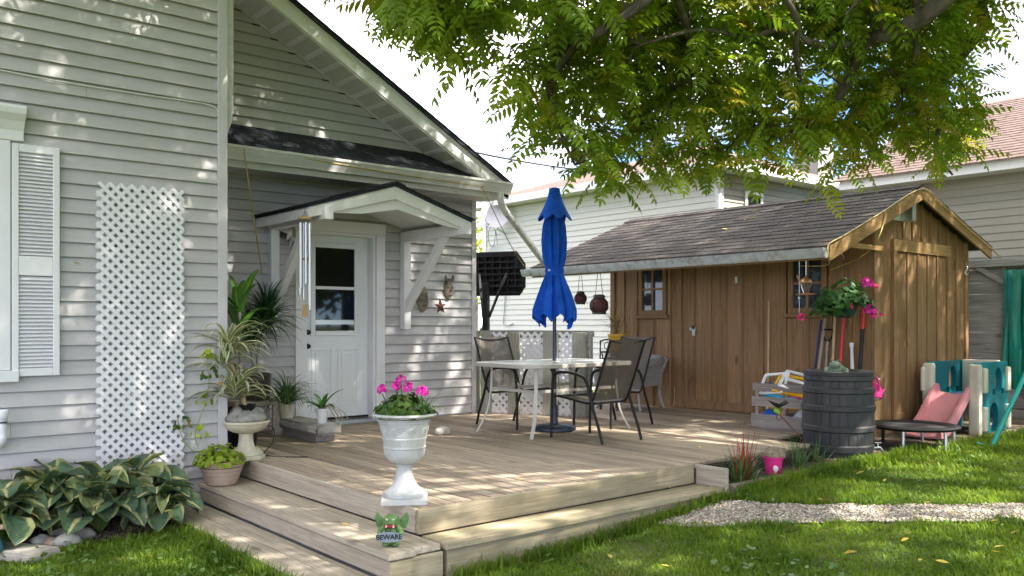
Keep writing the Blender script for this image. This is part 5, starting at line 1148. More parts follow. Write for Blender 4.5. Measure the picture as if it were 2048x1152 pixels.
w1, w2 = Pt(560, 208, 13), Pt(1400, 350, 24); tag(MB().tube([w1.lerp(w2, i/14)-Vector((0, 0, .35*math.sin(math.pi*i/14))) for i in range(15)], .02, 6).build('overhead_wire', M_bcable, smooth=60), 'black overhead service wire crossing the sky behind the roof', 'wire')
# downspout from house gutter to the shed roof
dsp = thing('transfer_downspout', 'white peeling downspout running from the house gutter to the shed roof', 'downspout', (6.52, 7.96, 2.66))
q0, q1 = Vector((6.50, 7.93, 2.66)), Vector((7.75, 8.55, 1.93))
MB().tube(spline([q0, q0+Vector((.0, 0, -.09)), q0+Vector((.05, .02, -.16)), q0+Vector((.16, .08, -.22))], 4), [.042]*13, 12).build('elbow', M_gutter, dsp, world=True, smooth=40)
q2 = q0+Vector((.14, .07, -.21)); MB().bar(q2, q1, .065, .055).build('pipe', pm('peeling_white_metal', (.66, .67, .62), .5, dirt=(.16, .13, .10), dscale=7, damt=.9), dsp, world=True, bevel=.008)
# satellite dishes on the neighbour wall
for (u, v_, lab) in ((990, 432, 'upper grey satellite dish at the eave of the cream neighbour house'), (998, 520, 'lower white satellite dish behind the black backboard')):
    p = Px(u, v_, 12.15); d_ = thing('satellite_dish', lab, 'dish', p, R(28), 'satellite dishes')
    MB().lathe([(.0, .0), (.12, .015), (.22, .05), (.31, .10), (.315, .112), (.30, .106), (.2, .06), (.1, .025), (0, .012)], 36, capb=False, capt=False).build('reflector', M_trim if v_ < 500 else M_wsoft, d_, smooth=60).rotation_euler = (R(78), 0, R(-70))
    MB().tube([(.0, .0, -.05), (.12, -.03, -.30), (.33, -.1, -.36)], .02, 8).build('mast', M_alu, d_, smooth=50)
    MB().tube([(-.02, .03, -.22), (-.25, .1, -.18), (-.36, .12, .0)], .012, 6).build('feed_arm', M_alu, d_, smooth=50)
    if v_ < 500:
        k_ = MB(); k_.tube(spline([(.05, 0, -.3), (-.2, -.05, -.7), (-.35, 0, -.6), (-.3, 0, -.3), (.05, .0, -.35), (.15, -.02, -.9)], 6), .006, 5); k_.build('loose_wires', M_bcable, d_, smooth=60)
p = Px(1012, 560, 12.46); q = Px(1012, 650, 12.46); r_ = Px(1026, 647, 12.46)
tag(MB().tube([p, q+Vector((0, .1, .02)), q+Vector((0, -.1, 0)), r_], .012, 6).build('conduit', M_trim, smooth=60), 'thin grey conduit on the cream neighbour wall', 'conduit')
# basketball backboard seen from behind
hp_ = Pt(972, 660, 12.6); hoop = thing('basketball_hoop', 'black portable basketball backboard and pole seen from behind', 'basketball hoop', (hp_.x, hp_.y, -.25), R(-62))
MB().box((-.045, -.045, 0), (.045, .045, 1.95)).build('pole', M_blackm, hoop, bevel=.008)
zb = lambda z: 1.77+(z-1.45)*.75
bbp = [(x_*.8, zb(z_)) for x_, z_ in [(-.62, 1.62), (-.5, 1.45), (.5, 1.45), (.62, 1.62), (.62, 2.08), (.45, 2.33), (-.45, 2.33), (-.62, 2.08)]]
MB().prism(bbp, .30, .335, 'y').build('backboard', M_blackm, hoop, bevel=.006)
rb = MB()
for z in (1.5, 1.62, 1.74, 1.86, 1.98, 2.10, 2.22): w_ = .46 if z < 2.1 else .34; rb.box((-w_, .255, zb(z)), (w_, .299, zb(z)+.025))
for x_ in (-.36, -.24, -.12, 0, .12, .24, .36): rb.box((x_-.010, .26, zb(1.5)), (x_+.010, .2985, zb(2.2)))
o = rb.build('back_ribs', M_blackm, hoop); o['kind'] = 'stuff'
for sx in (-1, 1): MB().bar((sx*.05, 0, 1.45), (sx*.22, .25, 2.1), .03, .03).build('strut', M_blackm, hoop); MB().bar((sx*.05, 0, 1.9), (sx*.12, .25, 1.92), .03, .03).build('strut', M_blackm, hoop)
MB().tube([(.23*math.cos(2*math.pi*i/24), .60+.23*math.sin(2*math.pi*i/24), 1.95) for i in range(25)], .009, 6).build('rim', M_orp, hoop, smooth=50)
MB().box((-.4, -.35, 0), (.4, .3, .12)).build('base_tank', M_blackm, hoop, bevel=.03)

# ------------------------------------------------------------------ lanterns, feeder, yellow pot
def lantern(u, v_, x_, dia, lab):
    p = Px(u, v_, x_); t = thing('hanging_lantern', lab, 'lantern', p, group='lanterns under the shed gutter'); r_ = dia/2; H = r_*1.55
    prof = [(r_*.62, -H/2), (r_*.90, -H*.28), (r_*.97, 0), (r_*.88, H*.28), (r_*.58, H*.5)]
    MB().lathe(prof, 24).build('paper_body', M_lanred, t, smooth=60)
    MB().lathe([(r_*.78, -H*.62), (r_*.78, -H*.47), (r_*.55, -H*.45)], 24).build('foot', M_lantern, t, smooth=40)
    MB().lathe([(r_*.60, H*.49), (r_*.66, H*.52), (r_*.66, H*.70), (r_*.5, H*.78), (0, H*.8)], 24).build('top', M_lantern, t, smooth=40)
    for k_ in range(16):
        a = 2*math.pi*k_/16; MB().tube([(q[0]*1.04*math.cos(a), q[0]*1.04*math.sin(a), q[1]) for q in spline([(a_[0], a_[1], 0) for a_ in prof], 2)], r_*.045, 5).build('rib', M_straw if k_ % 1 else M_lantern, t, smooth=60)
    zt = 1.755-p.z
    for sx in (-1, 1): MB().tube([(0, sx*r_*.6, H*.6), (0, sx*.02, zt)], .004, 5).build('cord', M_rust, t)
lantern(1161, 597, 8.25, .165, 'small red and black bamboo lantern hung deeper under the eave')
lantern(1198, 611, 7.76, .225, 'large red and black bamboo lantern hung from the shed gutter')
p = Px(1612, 575, 7.80); fe = thing('bird_feeder', 'copper topped glass hummingbird feeder hanging from the shed gutter', 'bird feeder', p)
MB().lathe([(.03, -.055), (.042, -.02), (.055, .03), (.057, .055), (.04, .062)], 28).build('glass_jar', M_cglass, fe, smooth=50)
MB().lathe([(.058, .056), (.05, .08), (.02, .10), (.008, .115), (.0, .12)], 24).build('cap', M_copper, fe, smooth=50)
MB().lathe([(.10, -.072), (.102, -.066), (.03, -.056)], 28).build('tray', M_copper, fe, smooth=40)
MB().tube([(0, 0, .115), (0, 0, 1.75-p.z)], .003, 5).tube([(0, .075, -.065), (0, .075, -.25)], .002, 5).tube([(0, .075, -.065), (0, .075, 1.75-p.z)], .002, 5).build('wire', M_alu, fe)
MB().lathe([(.0, -.30), (.012, -.28), (.004, -.25)], 10, (0, .075, 0)).build('drop', M_cglass, fe, smooth=50); MB().blob((0, .075, -.10), (.012, .012, .02), 2, .2, 8, 6).build('bead', M_alu, fe, smooth=50)
MB().tube(spline([(0, .05, .06), (0, .08, .09), (0, .10, .13)], 4), [.012]*5+[.008]*3+[.003], 6).build('perch', M_copper, fe, smooth=50)
ys_ = Pz(1238, 800, 0); q = Vector((8.05, 7.72, 0))+RT*.16
ms_ = thing('metal_stand', 'black wrought metal plant stand holding the yellow pot', 'stand', (q.x, q.y, .001))
MB().tube([(.20*math.cos(2*math.pi*i/24), .20*math.sin(2*math.pi*i/24), .74) for i in range(25)], .010, 6).lathe([(.20, .735), (.20, .745)], 24).build('top_plate', M_blackm, ms_, smooth=40)
for k_ in range(4): a = R(45+90*k_); MB().tube(spline([(.19*math.cos(a), .19*math.sin(a), .735), (.14*math.cos(a), .14*math.sin(a), .4), (.20*math.cos(a), .20*math.sin(a), 0)], 5), .009, 6).build('leg', M_blackm, ms_, smooth=50)
bk = MB(); e0 = Vector((-RT.x*.21, -RT.y*.21, 0))
bk.tube(spline([e0+Vector((0, 0, .0)), e0+Vector((0, 0, .8)), e0+Vector((RT.x*.02, RT.y*.02, .88)), e0+Vector((RT.x*.12, RT.y*.12, .90)), e0+Vector((RT.x*.44, RT.y*.44, .90))], 5), .010, 6)
bk.tube([e0+Vector((RT.x*(.10+.05*math.cos(i*.6)), RT.y*(.10+.05*math.cos(i*.6)), .82+.05*math.sin(i*.6))) for i in range(11)], .006, 5)
bk.build('scroll_back', M_blackm, ms_, smooth=50)
yp = thing('yellow_pot', 'bright yellow pot with pale spiky plant in front of the shed corner', 'plant', (q.x, q.y, .747))
MB().lathe([(.085, 0), (.10, .16), (.112, .20), (.118, .20), (.118, .225), (.105, .225), (.10, .19), (0, .18)], 28).build('pot', M_yel, yp, smooth=40)
sp = MB()
for k_ in range(70): sp.strap((0, 0, .2+rr.uniform(0, .16)), rr.uniform(0, 6.28), rr.uniform(.22, .40), .014, rr.uniform(.2, 1.5), rr.uniform(.4, 1.9), 6, .15)
o = sp.build('foliage', L_yelg, yp, smooth=70); o['kind'] = 'stuff'
# wicker chair
wc = thing('wicker_chair', 'grey wicker armchair against the shed wall', 'chair', (8.45, 7.62, .001), R(100))
def wick(mb, name, par=wc):
    o = mb.build(name, M_wicker, par, smooth=60); return o
for sx in (-1, 1):
    vs = MB(); pts = spline([(sx*.30, .28, .30), (sx*.31, .27, .48), (sx*.33, .22, .585), (sx*.34, .05, .60), (sx*.33, -.15, .61), (sx*.28, -.28, .63)], 5); vs.tube(pts, [.055+.03*math.sin(math.pi*min(1, i/10)) for i in range(len(pts))], 14); wick(vs, 'rolled_arm')
    sdp = MB(); sdp.hexa([(sx*.27, -.25, .30), (sx*.31, -.25, .30), (sx*.31, .29, .30), (sx*.27, .29, .30)], [(sx*.28, -.27, .62), (sx*.33, -.27, .62), (sx*.33, .25, .58), (sx*.28, .25, .58)]); wick(sdp, 'arm_panel')
    for y_ in (.27, -.25): MB().tube(spline([(sx*.28, y_, .34), (sx*.285, y_, .16), (sx*.33, y_*1.12, 0)], 4), .018, 8).build('leg', M_wicker, wc, smooth=50)
bkp = MB(); nA = 14; vs = []
for j in range(9):
    for i in range(nA+1):
        a = math.pi*(i/nA); z = .34+.035*j+.06*math.sin(a)*(j/8); vs.append((-.30*math.cos(a)*(1+.02*j), -.18-.13*math.sin(a)-.02*j, z))
bkp.add(vs, [(j*(nA+1)+i, j*(nA+1)+i+1, (j+1)*(nA+1)+i+1, (j+1)*(nA+1)+i) for j in range(8) for i in range(nA)]); o = bkp.build('back', M_wicker, wc, smooth=60, fix=False); sm = o.modifiers.new('solid', 'SOLIDIFY'); sm.thickness = .035
MB().box((-.28, -.26, .30), (.28, .29, .37)).build('seat', M_wicker, wc, bevel=.03); MB().prism([(-.30, .32), (.30, .32), (.30, .22), (.15, .26), (0, .22), (-.15, .26), (-.30, .22)], .275, .295, 'y').build('apron', M_wicker, wc)

# ------------------------------------------------------------------ barrel, frog, watering can
bx_ = Vector((7.66, 4.28, 0)); gB = gz(7.66, 4.28); br_ = thing('rain_barrel', 'charcoal plastic rain barrel with moulded staves and hoops beside the shed', 'barrel', (bx_.x, bx_.y, gB-.005))
HB = .815
prof = [(.270, 0), (.276, .01)]
def rb_(z): return .275+.050*math.sin(math.pi*(.12+.76*z/HB))
zs = [i*HB/64 for i in range(1, 65)]
for z in zs:
    b_ = .0
    for h0 in (.115, .30, .49, .655, .765):
        if abs(z-h0) < .026: b_ = .012
    prof.append((rb_(z)+b_, z))
def stave(t_, z): return 1-(.020 if int(round(math.degrees(t_)/2.5)) % 6 == 0 and not any(abs(z-h0) < .026 for h0 in (.115, .30, .49, .655, .765)) else 0)
MB().lathe(prof, 144, mod=stave).build('staves', M_barrel, br_, smooth=28)
MB().lathe([(rb_(HB)+.004, HB-.028), (rb_(HB)+.020, HB-.02), (rb_(HB)+.022, HB+.012), (rb_(HB)+.008, HB+.02), (rb_(HB)-.02, HB+.016), (.22, HB-.004), (.10, HB-.02), (0, HB-.022)], 72, capb=False, capt=False).build('lid', M_barrel, br_, smooth=35)
sd_ = RT*.29-FW*.14; s0 = Vector((sd_.x, sd_.y, .12)); so_ = s0.normalized()
MB().tube([s0*.92, s0*1.0+Vector((RT.x*.05, RT.y*.05, 0)), s0+Vector((RT.x*.075, RT.y*.075, -.04))], .014, 8).tube([s0+Vector((RT.x*.03, RT.y*.03, .0)), s0+Vector((RT.x*.03, RT.y*.03, .04))], .008, 8).bar(s0+Vector((RT.x*.0, RT.y*.0, .045)), s0+Vector((RT.x*.06, RT.y*.06, .045)), .014, .008).build('spigot', M_alu, br_, smooth=40)
fp_ = bx_+Vector((-RT.x*.06, -RT.y*.06, gB+HB-.005))-FW*.10; fg = thing('frog_ornament', 'mossy green frog ornament sitting on the rain barrel lid', 'ornament', (fp_.x, fp_.y, gB+HB-.022), R(-65))
fm = MB(); fm.blob((0, .02, .055), (.075, .085, .055), 3, .05, 18, 12).blob((0, -.055, .095), (.055, .05, .038), 4, .04, 18, 12)
for sx in (-1, 1): fm.blob((sx*.032, -.06, .128), (.018, .018, .018), 5, .02, 12, 8).blob((sx*.075, .05, .035), (.035, .06, .035), 6, .05, 14, 8).blob((sx*.05, -.06, .02), (.016, .03, .02), 7, .05, 12, 8).blob((sx*.085, -.005, .012), (.022, .04, .012), 9, .05, 12, 8)
o = fm.build('body', M_frog, fg, smooth=60); rm = o.modifiers.new('remesh', 'REMESH'); rm.mode = 'VOXEL'; rm.voxel_size = .005; rm.use_smooth_shade = True
for sx in (-1, 1): MB().blob((sx*.038, -.073, .131), (.009, .007, .009), 5, 0, 10, 8).build('eye', M_soil, fg, smooth=60)
wp_ = Pt(1750, 783, proj(bx_)[2]+.0); hz = wp_.z+.115
wcn = thing('watering_can', 'hot pink toy watering can hanging beside the rain barrel', 'watering can', wp_, R(-30))
MB().lathe([(.050, -.075), (.058, -.07), (.062, .02), (.052, .055), (.035, .075), (.03, .08)], 28).build('can_body', M_hotp, wcn, smooth=40)
MB().lathe([(.030, -.079), (.036, -.0755)], 20).build('base_badge', M_wplast, wcn, smooth=40)
MB().tube(spline([(0, -.05, -.02), (0, -.075, .04), (0, -.055, .115), (0, -.01, .125), (0, .03, .07)], 5), .009, 8).build('handle', M_hotp, wcn, smooth=50)
MB().tube([(.05, 0, -.03), (.10, 0, .03)], [.014, .010], 8).build('spout', M_hotp, wcn, smooth=50)
wcn.rotation_euler = (R(-18), R(6), R(-30))
hb = thing('hanging_wire', 'thin wire arm from the barrel rim holding the pink can', 'wire', (bx_.x, bx_.y, gB+HB))
pA = Vector((RT.x*.30, RT.y*.30, -.04)); pB = wp_-Vector((bx_.x, bx_.y, gB+HB))+Vector((0, 0, .128))
MB().tube(spline([pA, pA+Vector((RT.x*.03, RT.y*.03, .02)), pB, pB+Vector((RT.x*.05, RT.y*.05, -.01))], 5), .0035, 6).build('wire_arm', M_alu, hb, smooth=50)

# ------------------------------------------------------------------ toy crate
cr_ = thing('toy_crate', 'grey slatted wooden crate of garden toys beside the barrel', 'crate', (7.86, 5.0, .001))
LX, LY = .36, .72
for (z0, z1) in ((.02, .15), (.23, .335), (.395, .475)):
    for x_ in (0, LX): MB().box((x_-.009, -LY/2-.02, z0+rr.uniform(-.006, .006)), (x_+.009, LY/2+rr.uniform(-.0, .02), z1)).build('slat', M_crate, cr_, bevel=.002)
    for y_ in (-LY/2+.01, LY/2-.012): MB().box((.010, y_-.009, z0), (LX-.010, y_+.009, z1)).build('slat', M_crate, cr_, bevel=.002)
for x_ in (.010, LX-.045):
    for y_ in (-LY/2+.02, LY/2-.055, -.02): MB().box((x_, y_, .0), (x_+.034, y_+.034, .48)).build('corner_post', M_crate, cr_, bevel=.002)
MB().box((.0, -LY/2, .002), (LX, LY/2, .018)).build('floor', M_crate, cr_)
def toyframe(name, label, loc, rot, a, b_, w, t_, mat, cross=True):
    th_ = thing(name, label, 'toy', loc); th_.rotation_euler = rot
    mb = MB(); o1 = rrect(a, b_, .03, 4); i1 = rrect(a-w, b_-w, .02, 4); k = len(o1)
    mb.add([(p[0], p[1], z) for z in (0, t_) for p in o1]+[(p[0], p[1], z) for z in (0, t_) for p in i1],
           [(i, k+i, k+(i+1) % k, (i+1) % k) for i in range(k)]+[(2*k+i, 2*k+(i+1) % k, 3*k+(i+1) % k, 3*k+i) for i in range(k)]+[(k+i, 3*k+i, 3*k+(i+1) % k, k+(i+1) % k) for i in range(k)]+[(i, (i+1) % k, 2*k+(i+1) % k, 2*k+i) for i in range(k)])
    mb.build('rim', mat, th_, bevel=.004)
    if cross: MB().box((-.02, -b_+w, .004), (.02, b_-w, t_-.004)).build('crossbar', mat, th_)
    return th_
toyframe('toy_tray', 'white plastic toy frame leaning highest out of the crate', (8.0, 4.86, .485), (R(16), R(-34), R(8)), .14, .22, .035, .02, M_wplast)
toyframe('toy_tray', 'white plastic toy frame leaning on the crate edge beside the yellow one', (7.95, 5.16, .47), (R(-10), R(-55), R(0)), .13, .17, .03, .02, M_wplast, False)
toyframe('toy_tray', 'yellow plastic toy frame on top of the crate', (7.95, 4.93, .455), (R(12), R(-48), R(-4)), .12, .20, .03, .025, M_yplast, False)
toyframe('toy_tray', 'yellow plastic toy frame wedged inside the crate slats', (7.99, 4.98, .29), (R(-6), R(-65), R(8)), .09, .24, .03, .02, M_yplast)
o = tag(MB().tube([(7.92, 5.26, .36), (7.95, 4.9, .31)], .025, 10).build('toy_bat', M_sky, smooth=50), 'light blue toy tube inside the crate', 'toy')
o = tag(MB().tube([(7.98, 5.2, .325), (8.0, 4.8, .33)], .02, 10).build('toy_bat', M_hotp, smooth=50), 'pink toy tube inside the crate', 'toy')
o = tag(MB().blob((8.0, 5.22, .115), (.09, .10, .095), 3, .02, 20, 12).build('toy_ball', M_ball, smooth=60), 'blue vinyl ball low inside the crate', 'ball')
o = thing('toy_skittle', 'lime and orange toy skittle between the crate slats', 'toy', (7.91, 5.06, .17)); MB().tube([(0, .06, .04), (0, -.01, .0)], [.035, .03], 12).build('body', M_lime, o, smooth=50); MB().tube([(0, -.012, -.001), (0, -.06, -.03)], [.03, .026], 12).build('tip', M_orp, o, smooth=50)
o = tag(MB().blob((8.0, 4.83, .12), (.10, .14, .09), 8, .22, 26, 16).build('plastic_bag', M_bag, smooth=50), 'crumpled clear plastic bag at the bottom of the crate', 'bag')

# ------------------------------------------------------------------ tools leaning on the shed wall
def tool(name, label, p0, p1, parts):
    p0, p1 = Vector(p0), Vector(p1); t = thing(name, label, 'tool', p0)
    for (a, b_, r0, r1, mat, pn) in parts: MB().tube([(p1-p0)*a, (p1-p0)*b_], [r0, r1], 10).build(pn, mat, t, smooth=50)
    return t
def wp(u, v_, off=.06): return Px(u, v_, SX0-off)
base = lambda y: Vector((SX0-.22, y, .003))
tool('broom_stick', 'pale wooden broomstick leaning on the shed between door and window', (SX0-.12, 5.82, .01), wp(1538, 602, .035), [(0, .14, .014, .014, M_wplast, 'ferrule'), (.14, 1, .013, .013, M_woodh, 'handle')])
tool('garden_shovel', 'grey handled shovel leaning on the shed under the hanging basket', base(5.20), wp(1655, 605), [(0, 1, .017, .015, M_greyh, 'handle')])
tool('navy_stake', 'thin navy pole leaning on the shed wall', (SX0-.10, 5.30, .003), wp(1641, 640, .04), [(0, 1, .012, .012, M_navy, 'shaft')])
t = tool('garden_fork', 'long wooden handled fork leaning on the shed', base(4.98), wp(1671, 615), [(0, 1, .016, .015, M_woodh, 'handle')])
t = tool('red_rake', 'red handled rake leaning beside the wooden fork', base(4.90), wp(1690, 600), [(0, .55, .022, .018, M_red, 'socket'), (.55, 1, .016, .014, M_red, 'handle')])
t = tool('bat', 'white wooden bat leaning at the foot of the red and black handle', (SX0-.20, 4.70, .003), wp(1703, 686), [(0, .95, .028, .017, M_wplast, 'barrel'), (.95, 1, .025, .025, M_wplast, 'knob')])
t = tool('pry_tool', 'red and black fibreglass handled tool leaning near the shed corner', (SX0-.2, 4.68, .003), wp(1728, 610, .03), [(0, .46, .022, .022, M_red, 'red_grip'), (.46, .80, .021, .021, M_blackm, 'black_shaft'), (.80, 1, .022, .022, M_red, 'red_top')])
dgh = thing('d_handle_spade', 'dark D handled spade behind the red rake', 'tool', wp(1655, 668, .10)); MB().tube(spline([(0, .06, .05), (0, .05, -.03), (0, 0, -.08), (0, -.05, -.03), (0, -.06, .05)], 4), .010, 8).tube([(0, .06, .05), (0, -.06, .05)], .011, 8).build('grip', M_blackm, dgh, smooth=50)
MB().tube([(0, 0, -.08), (-.10, 0, .005-wp(1655, 668, .10).z)], .015, 8).build('shaft', M_greyh, dgh, smooth=50)
# hanging basket
hb_ = Vector((8.22, 4.53, 0)); pz = Pt(1687, 618, proj(hb_)[2]); hbk = thing('hanging_basket', 'dark green hanging basket of deep pink geraniums under the shed eave', 'hanging basket', (pz.x, pz.y, pz.z))
MB().lathe([(.07, -.09), (.11, -.06), (.145, .04), (.155, .05), (.155, .062), (.14, .06), (0, .045)], 32).build('pot', M_dkgreen, hbk, smooth=40)
for k_ in range(3): a = R(120*k_+20); MB().tube([(.15*math.cos(a), .15*math.sin(a), .055), (0, 0, .50)], .0025, 5).build('hanger', M_blackm, hbk)
MB().tube(spline([(0, 0, .50), (.015, .01, .54), (0, .02, .57), (-.01, 0, ZR(pz.x)-pz.z-.035)], 4), .004, 6).build('hook', M_alu, hbk, smooth=60)
roundleaves(hbk, 230, (0, 0, .02), (.30, .27, .30), L_gerd, .036, 31); roundleaves(hbk, 90, (-RT.x*.14, -RT.y*.14, -.06), (.20, .18, .18), L_gerd, .034, 32)
for i, (dx, dz, s_) in enumerate(((.19, .26, .058), (.27, .22, .03), (-.01, .02, .035), (.22, -.01, .06), (.26, -.07, .04), (-.47, -.09, .042), (.34, -.06, .022))):
    c = RT*dx-FW*(.12 if abs(dx) > .1 else .19)+Vector((0, 0, dz)); flower_head(hbk, c, s_, M_mag if i in (0, 3) else M_pinkfl, 24, i+40)
    MB().tube([(c.x*.3, c.y*.3, .05), (c.x*.7, c.y*.7, max(.06, dz*.8)), c], .003, 5).build('stem', L_gerd, hbk)
# trampoline
tpc = Pt(1826, 860, 8.55); tg = gz(tpc.x, tpc.y); trm = thing('mini_trampoline', 'small round black trampoline with grey legs on the dirt', 'trampoline', (tpc.x, tpc.y, tg))
MB().lathe([(.30, .225), (.33, .235), (.41, .238), (.43, .225), (.42, .205), (.40, .20), (.30, .215)], 56, capb=False, capt=False).build('padded_ring', M_blackm, trm, smooth=60)
MB().lathe([(0, .214), (.30, .222), (.30, .216), (0, .208)], 40, capb=False, capt=False).build('mat', M_barrel, trm, smooth=60)
for k_ in range(6): a = R(60*k_+12); MB().tube([(.38*math.cos(a), .38*math.sin(a), .205), (.385*math.cos(a), .385*math.sin(a), 0)], .016, 10).build('leg', M_alu if k_ not in (1, 2) else M_blackm, trm, smooth=50)
# play climber with slide
pg = thing('play_climber', 'teal and cream plastic toddler climber with faded pink slide', 'play set', (9.75, 4.12, -.10))
def panel(y0, y1, mat, name, holes=True):
    outer = [(0, 0), (.84, 0), (.84, .72), (.80, .78), (.04, .78), (0, .74)]
    bm = bmesh.new()
    def ring(pts): return [bm.verts.new((p[0], 0, p[1])) for p in pts]
    o_ = ring(outer); es_ = [bm.edges.new((o_[i], o_[(i+1) % len(o_)])) for i in range(len(o_))]
    hs = [[(.56+.10*math.cos(a), .57+.15*math.sin(a)) for a in [R(20*k) for k in range(18)]], [(.44+.12*math.cos(a), .17+.17*math.sin(a)) for a in [R(20*k) for k in range(18)]], [(.40, .42), (.48, .42), (.48, .48), (.40, .48)], [(.64, .42), (.72, .42), (.72, .48), (.64, .48)]] if holes else []
    for h_ in hs: r_ = ring(h_); es_ += [bm.edges.new((r_[i], r_[(i+1) % len(r_)])) for i in range(len(r_))]
    bmesh.ops.triangle_fill(bm, edges=es_, use_beauty=True)
    f_ = list(bm.faces); ex = bmesh.ops.extrude_face_region(bm, geom=f_); bmesh.ops.translate(bm, vec=(0, y1-y0, 0), verts=[g for g in ex['geom'] if isinstance(g, bmesh.types.BMVert)])
    bmesh.ops.translate(bm, vec=(0, y0, 0), verts=bm.verts); bmesh.ops.recalc_face_normals(bm, faces=bm.faces)
    me = bpy.data.meshes.new(name); bm.to_mesh(me); bm.free(); return link(name, me, mat, pg, .012)
panel(-.27, -.21, M_teal, 'side_panel'); panel(.22, .28, M_teal, 'side_panel')
for y_ in (-.30, .195): MB().box((-.02, y_+(.0 if y_ < 0 else -.0), 0), (.075, y_+.12, .765)).build('corner_post', M_creamp, pg, bevel=.025)
MB().box((.77, -.20, .12), (.83, .21, .79)).build('back_panel', M_creamp, pg, bevel=.02)
for (x_, z_) in ((.12, .45), (.75, .45), (.12, .03), (.75, .03)): MB().box((x_, -.305, z_), (x_+.09, -.255, z_+.27)).build('grip_block', M_creamp, pg, bevel=.018)
for z_ in (.45, .03): MB().box((-.06, .27, z_), (.03, .315, z_+.27)).build('grip_block', M_creamp, pg, bevel=.018)
for z_ in (.58, .62, .66): MB().box((.24, -.283, z_), (.38, -.262, z_+.018)).build('moulded_rib', M_teal, pg, bevel=.004)
MB().box((.02, -.20, .38), (.76, .21, .42)).build('platform', pm('blue_plastic', (.03, .13, .26), .45), pg, bevel=.01)
prf = [(.08, .43), (.0, .42), (-.25, .23), (-.45, .09), (-.60, .04), (-.72, .03)]
slp = spline([(p[0], 0, p[1]) for p in prf], 5); sld = MB(); vs = []; sec = [(-.205, .085), (-.195, .105), (-.165, .105), (-.15, .02), (0, .0), (.15, .02), (.165, .105), (.195, .105), (.205, .085), (.205, -.01), (0, -.025), (-.205, -.01)]
ns_ = len(sec)
for i, p in enumerate(slp):
    f_ = 1-.35*(i/len(slp))**3
    for s_ in sec: vs.append((p.x, s_[0], p.z+s_[1]*f_))
sld.add(vs, [(i*ns_+j, i*ns_+(j+1) % ns_, (i+1)*ns_+(j+1) % ns_, (i+1)*ns_+j) for i in range(len(slp)-1) for j in range(ns_)]+[tuple(range(ns_)), tuple((len(slp)-1)*ns_+j for j in range(ns_-1, -1, -1))])
sld.build('slide', M_pinkp, pg, smooth=50)
# turquoise swing leg
q0 = Pg(1980, 897); q1 = Pt(2110, 620, proj(q0)[2]-.1); sw = thing('swing_frame_leg', 'slanting turquoise metal swing frame leg standing on the lawn', 'swing frame', q0)
MB().tube([Vector((0, 0, -.02)), q1-q0, (q1-q0)*1.9], .022, 12).build('pole', M_tealm, sw, smooth=50)
MB().tube([Vector((0, 0, .015)), RT*-.13+Vector((0, 0, .06))], .006, 6).build('ground_peg', M_tealm, sw, smooth=50)

# ------------------------------------------------------------------ bed plants and ornaments
bg_ = Vector((5.86, 4.10, gz(5.86, 4.1)+.03)); bl = thing('blood_grass', 'upright red tipped ornamental grass at the end of the steps', 'plant', bg_)
sp = MB(); sp2 = MB()
for k_ in range(34): sp.strap((rr.uniform(-.06, .06), rr.uniform(-.05, .05), 0), rr.uniform(0, 6.28), rr.uniform(.28, .50), .010, rr.uniform(1.2, 1.55), rr.uniform(0, .3), 6, .1)
for k_ in range(90): sp2.strap((rr.uniform(-.10, .10), rr.uniform(-.07, .06), 0), rr.uniform(0, 6.28), rr.uniform(.18, .36), .011, rr.uniform(.8, 1.5), rr.uniform(.3, 1.5), 6, .1)
o = sp.build('red_blades', L_red, bl, smooth=70); o['kind'] = 'stuff'; o = sp2.build('green_blades', L_spid, bl, smooth=70); o['kind'] = 'stuff'
for (x_, y_, n_, lab) in ((6.72, 4.12, 46, 'tuft of green grass beside the pink bucket in the bed'), (7.1, 4.14, 26, 'small green tuft of grass close to the rain barrel')):
    t = thing('grass_tuft', lab, 'plant', (x_, y_, gz(x_, y_)+.03)); sp = MB()
    for k_ in range(n_): sp.strap((rr.uniform(-.06, .06), rr.uniform(-.05, .05), 0), rr.uniform(0, 6.28), rr.uniform(.14, .34), .008, rr.uniform(.8, 1.5), rr.uniform(.3, 1.4), 6, .1)
    o = sp.build('blades', L_spid, t, smooth=70); o['kind'] = 'stuff'
bp2 = Vector((6.30, 4.10, gz(6.3, 4.1)+.035)); pk = thing('pink_bucket', 'pink toy bucket with a dry straw tuft in the planting bed', 'bucket', bp2)
MB().lathe([(.055, 0), (.060, .01), (.078, .125), (.088, .13), (.090, .145), (.078, .145), (.07, .12), (.0, .11)], 28).build('bucket', M_hotp, pk, smooth=40)
st_ = MB()
for k_ in range(420): st_.strap((rr.uniform(-.05, .05)+.02, rr.uniform(-.05, .05), .15), rr.uniform(0, 6.28), rr.uniform(.07, .14), .004, rr.uniform(.2, 1.4), rr.uniform(1.5, 3), 4, .1)
st_.blob((.02, 0, .165), (.085, .08, .055), 2, .1, 16, 10)
o = st_.build('straw_tuft', M_straw, pk, smooth=70, fix=False); o['kind'] = 'stuff'
fl_ = MB(); fl_.blob((-.045, -.052, .05), (.025, .02, .03), 4, .2, 10, 8); fl_.build('painted_patch', M_wplast, pk, smooth=60)
sk_ = Vector((6.95, 4.18, gz(6.95, 4.18)+.03)); stk = thing('garden_stake', 'thin rusty garden stake topped with a metal bird in the bed', 'ornament', sk_)
top = Pt(1545, 815, proj(sk_)[2]); top = top-sk_
MB().tube([(0, 0, -.05), (-.02, .01, .20), Vector((top.x+.06, top.y-.05, top.z-.08))], .005, 6).build('rod', M_rust, stk, smooth=50)
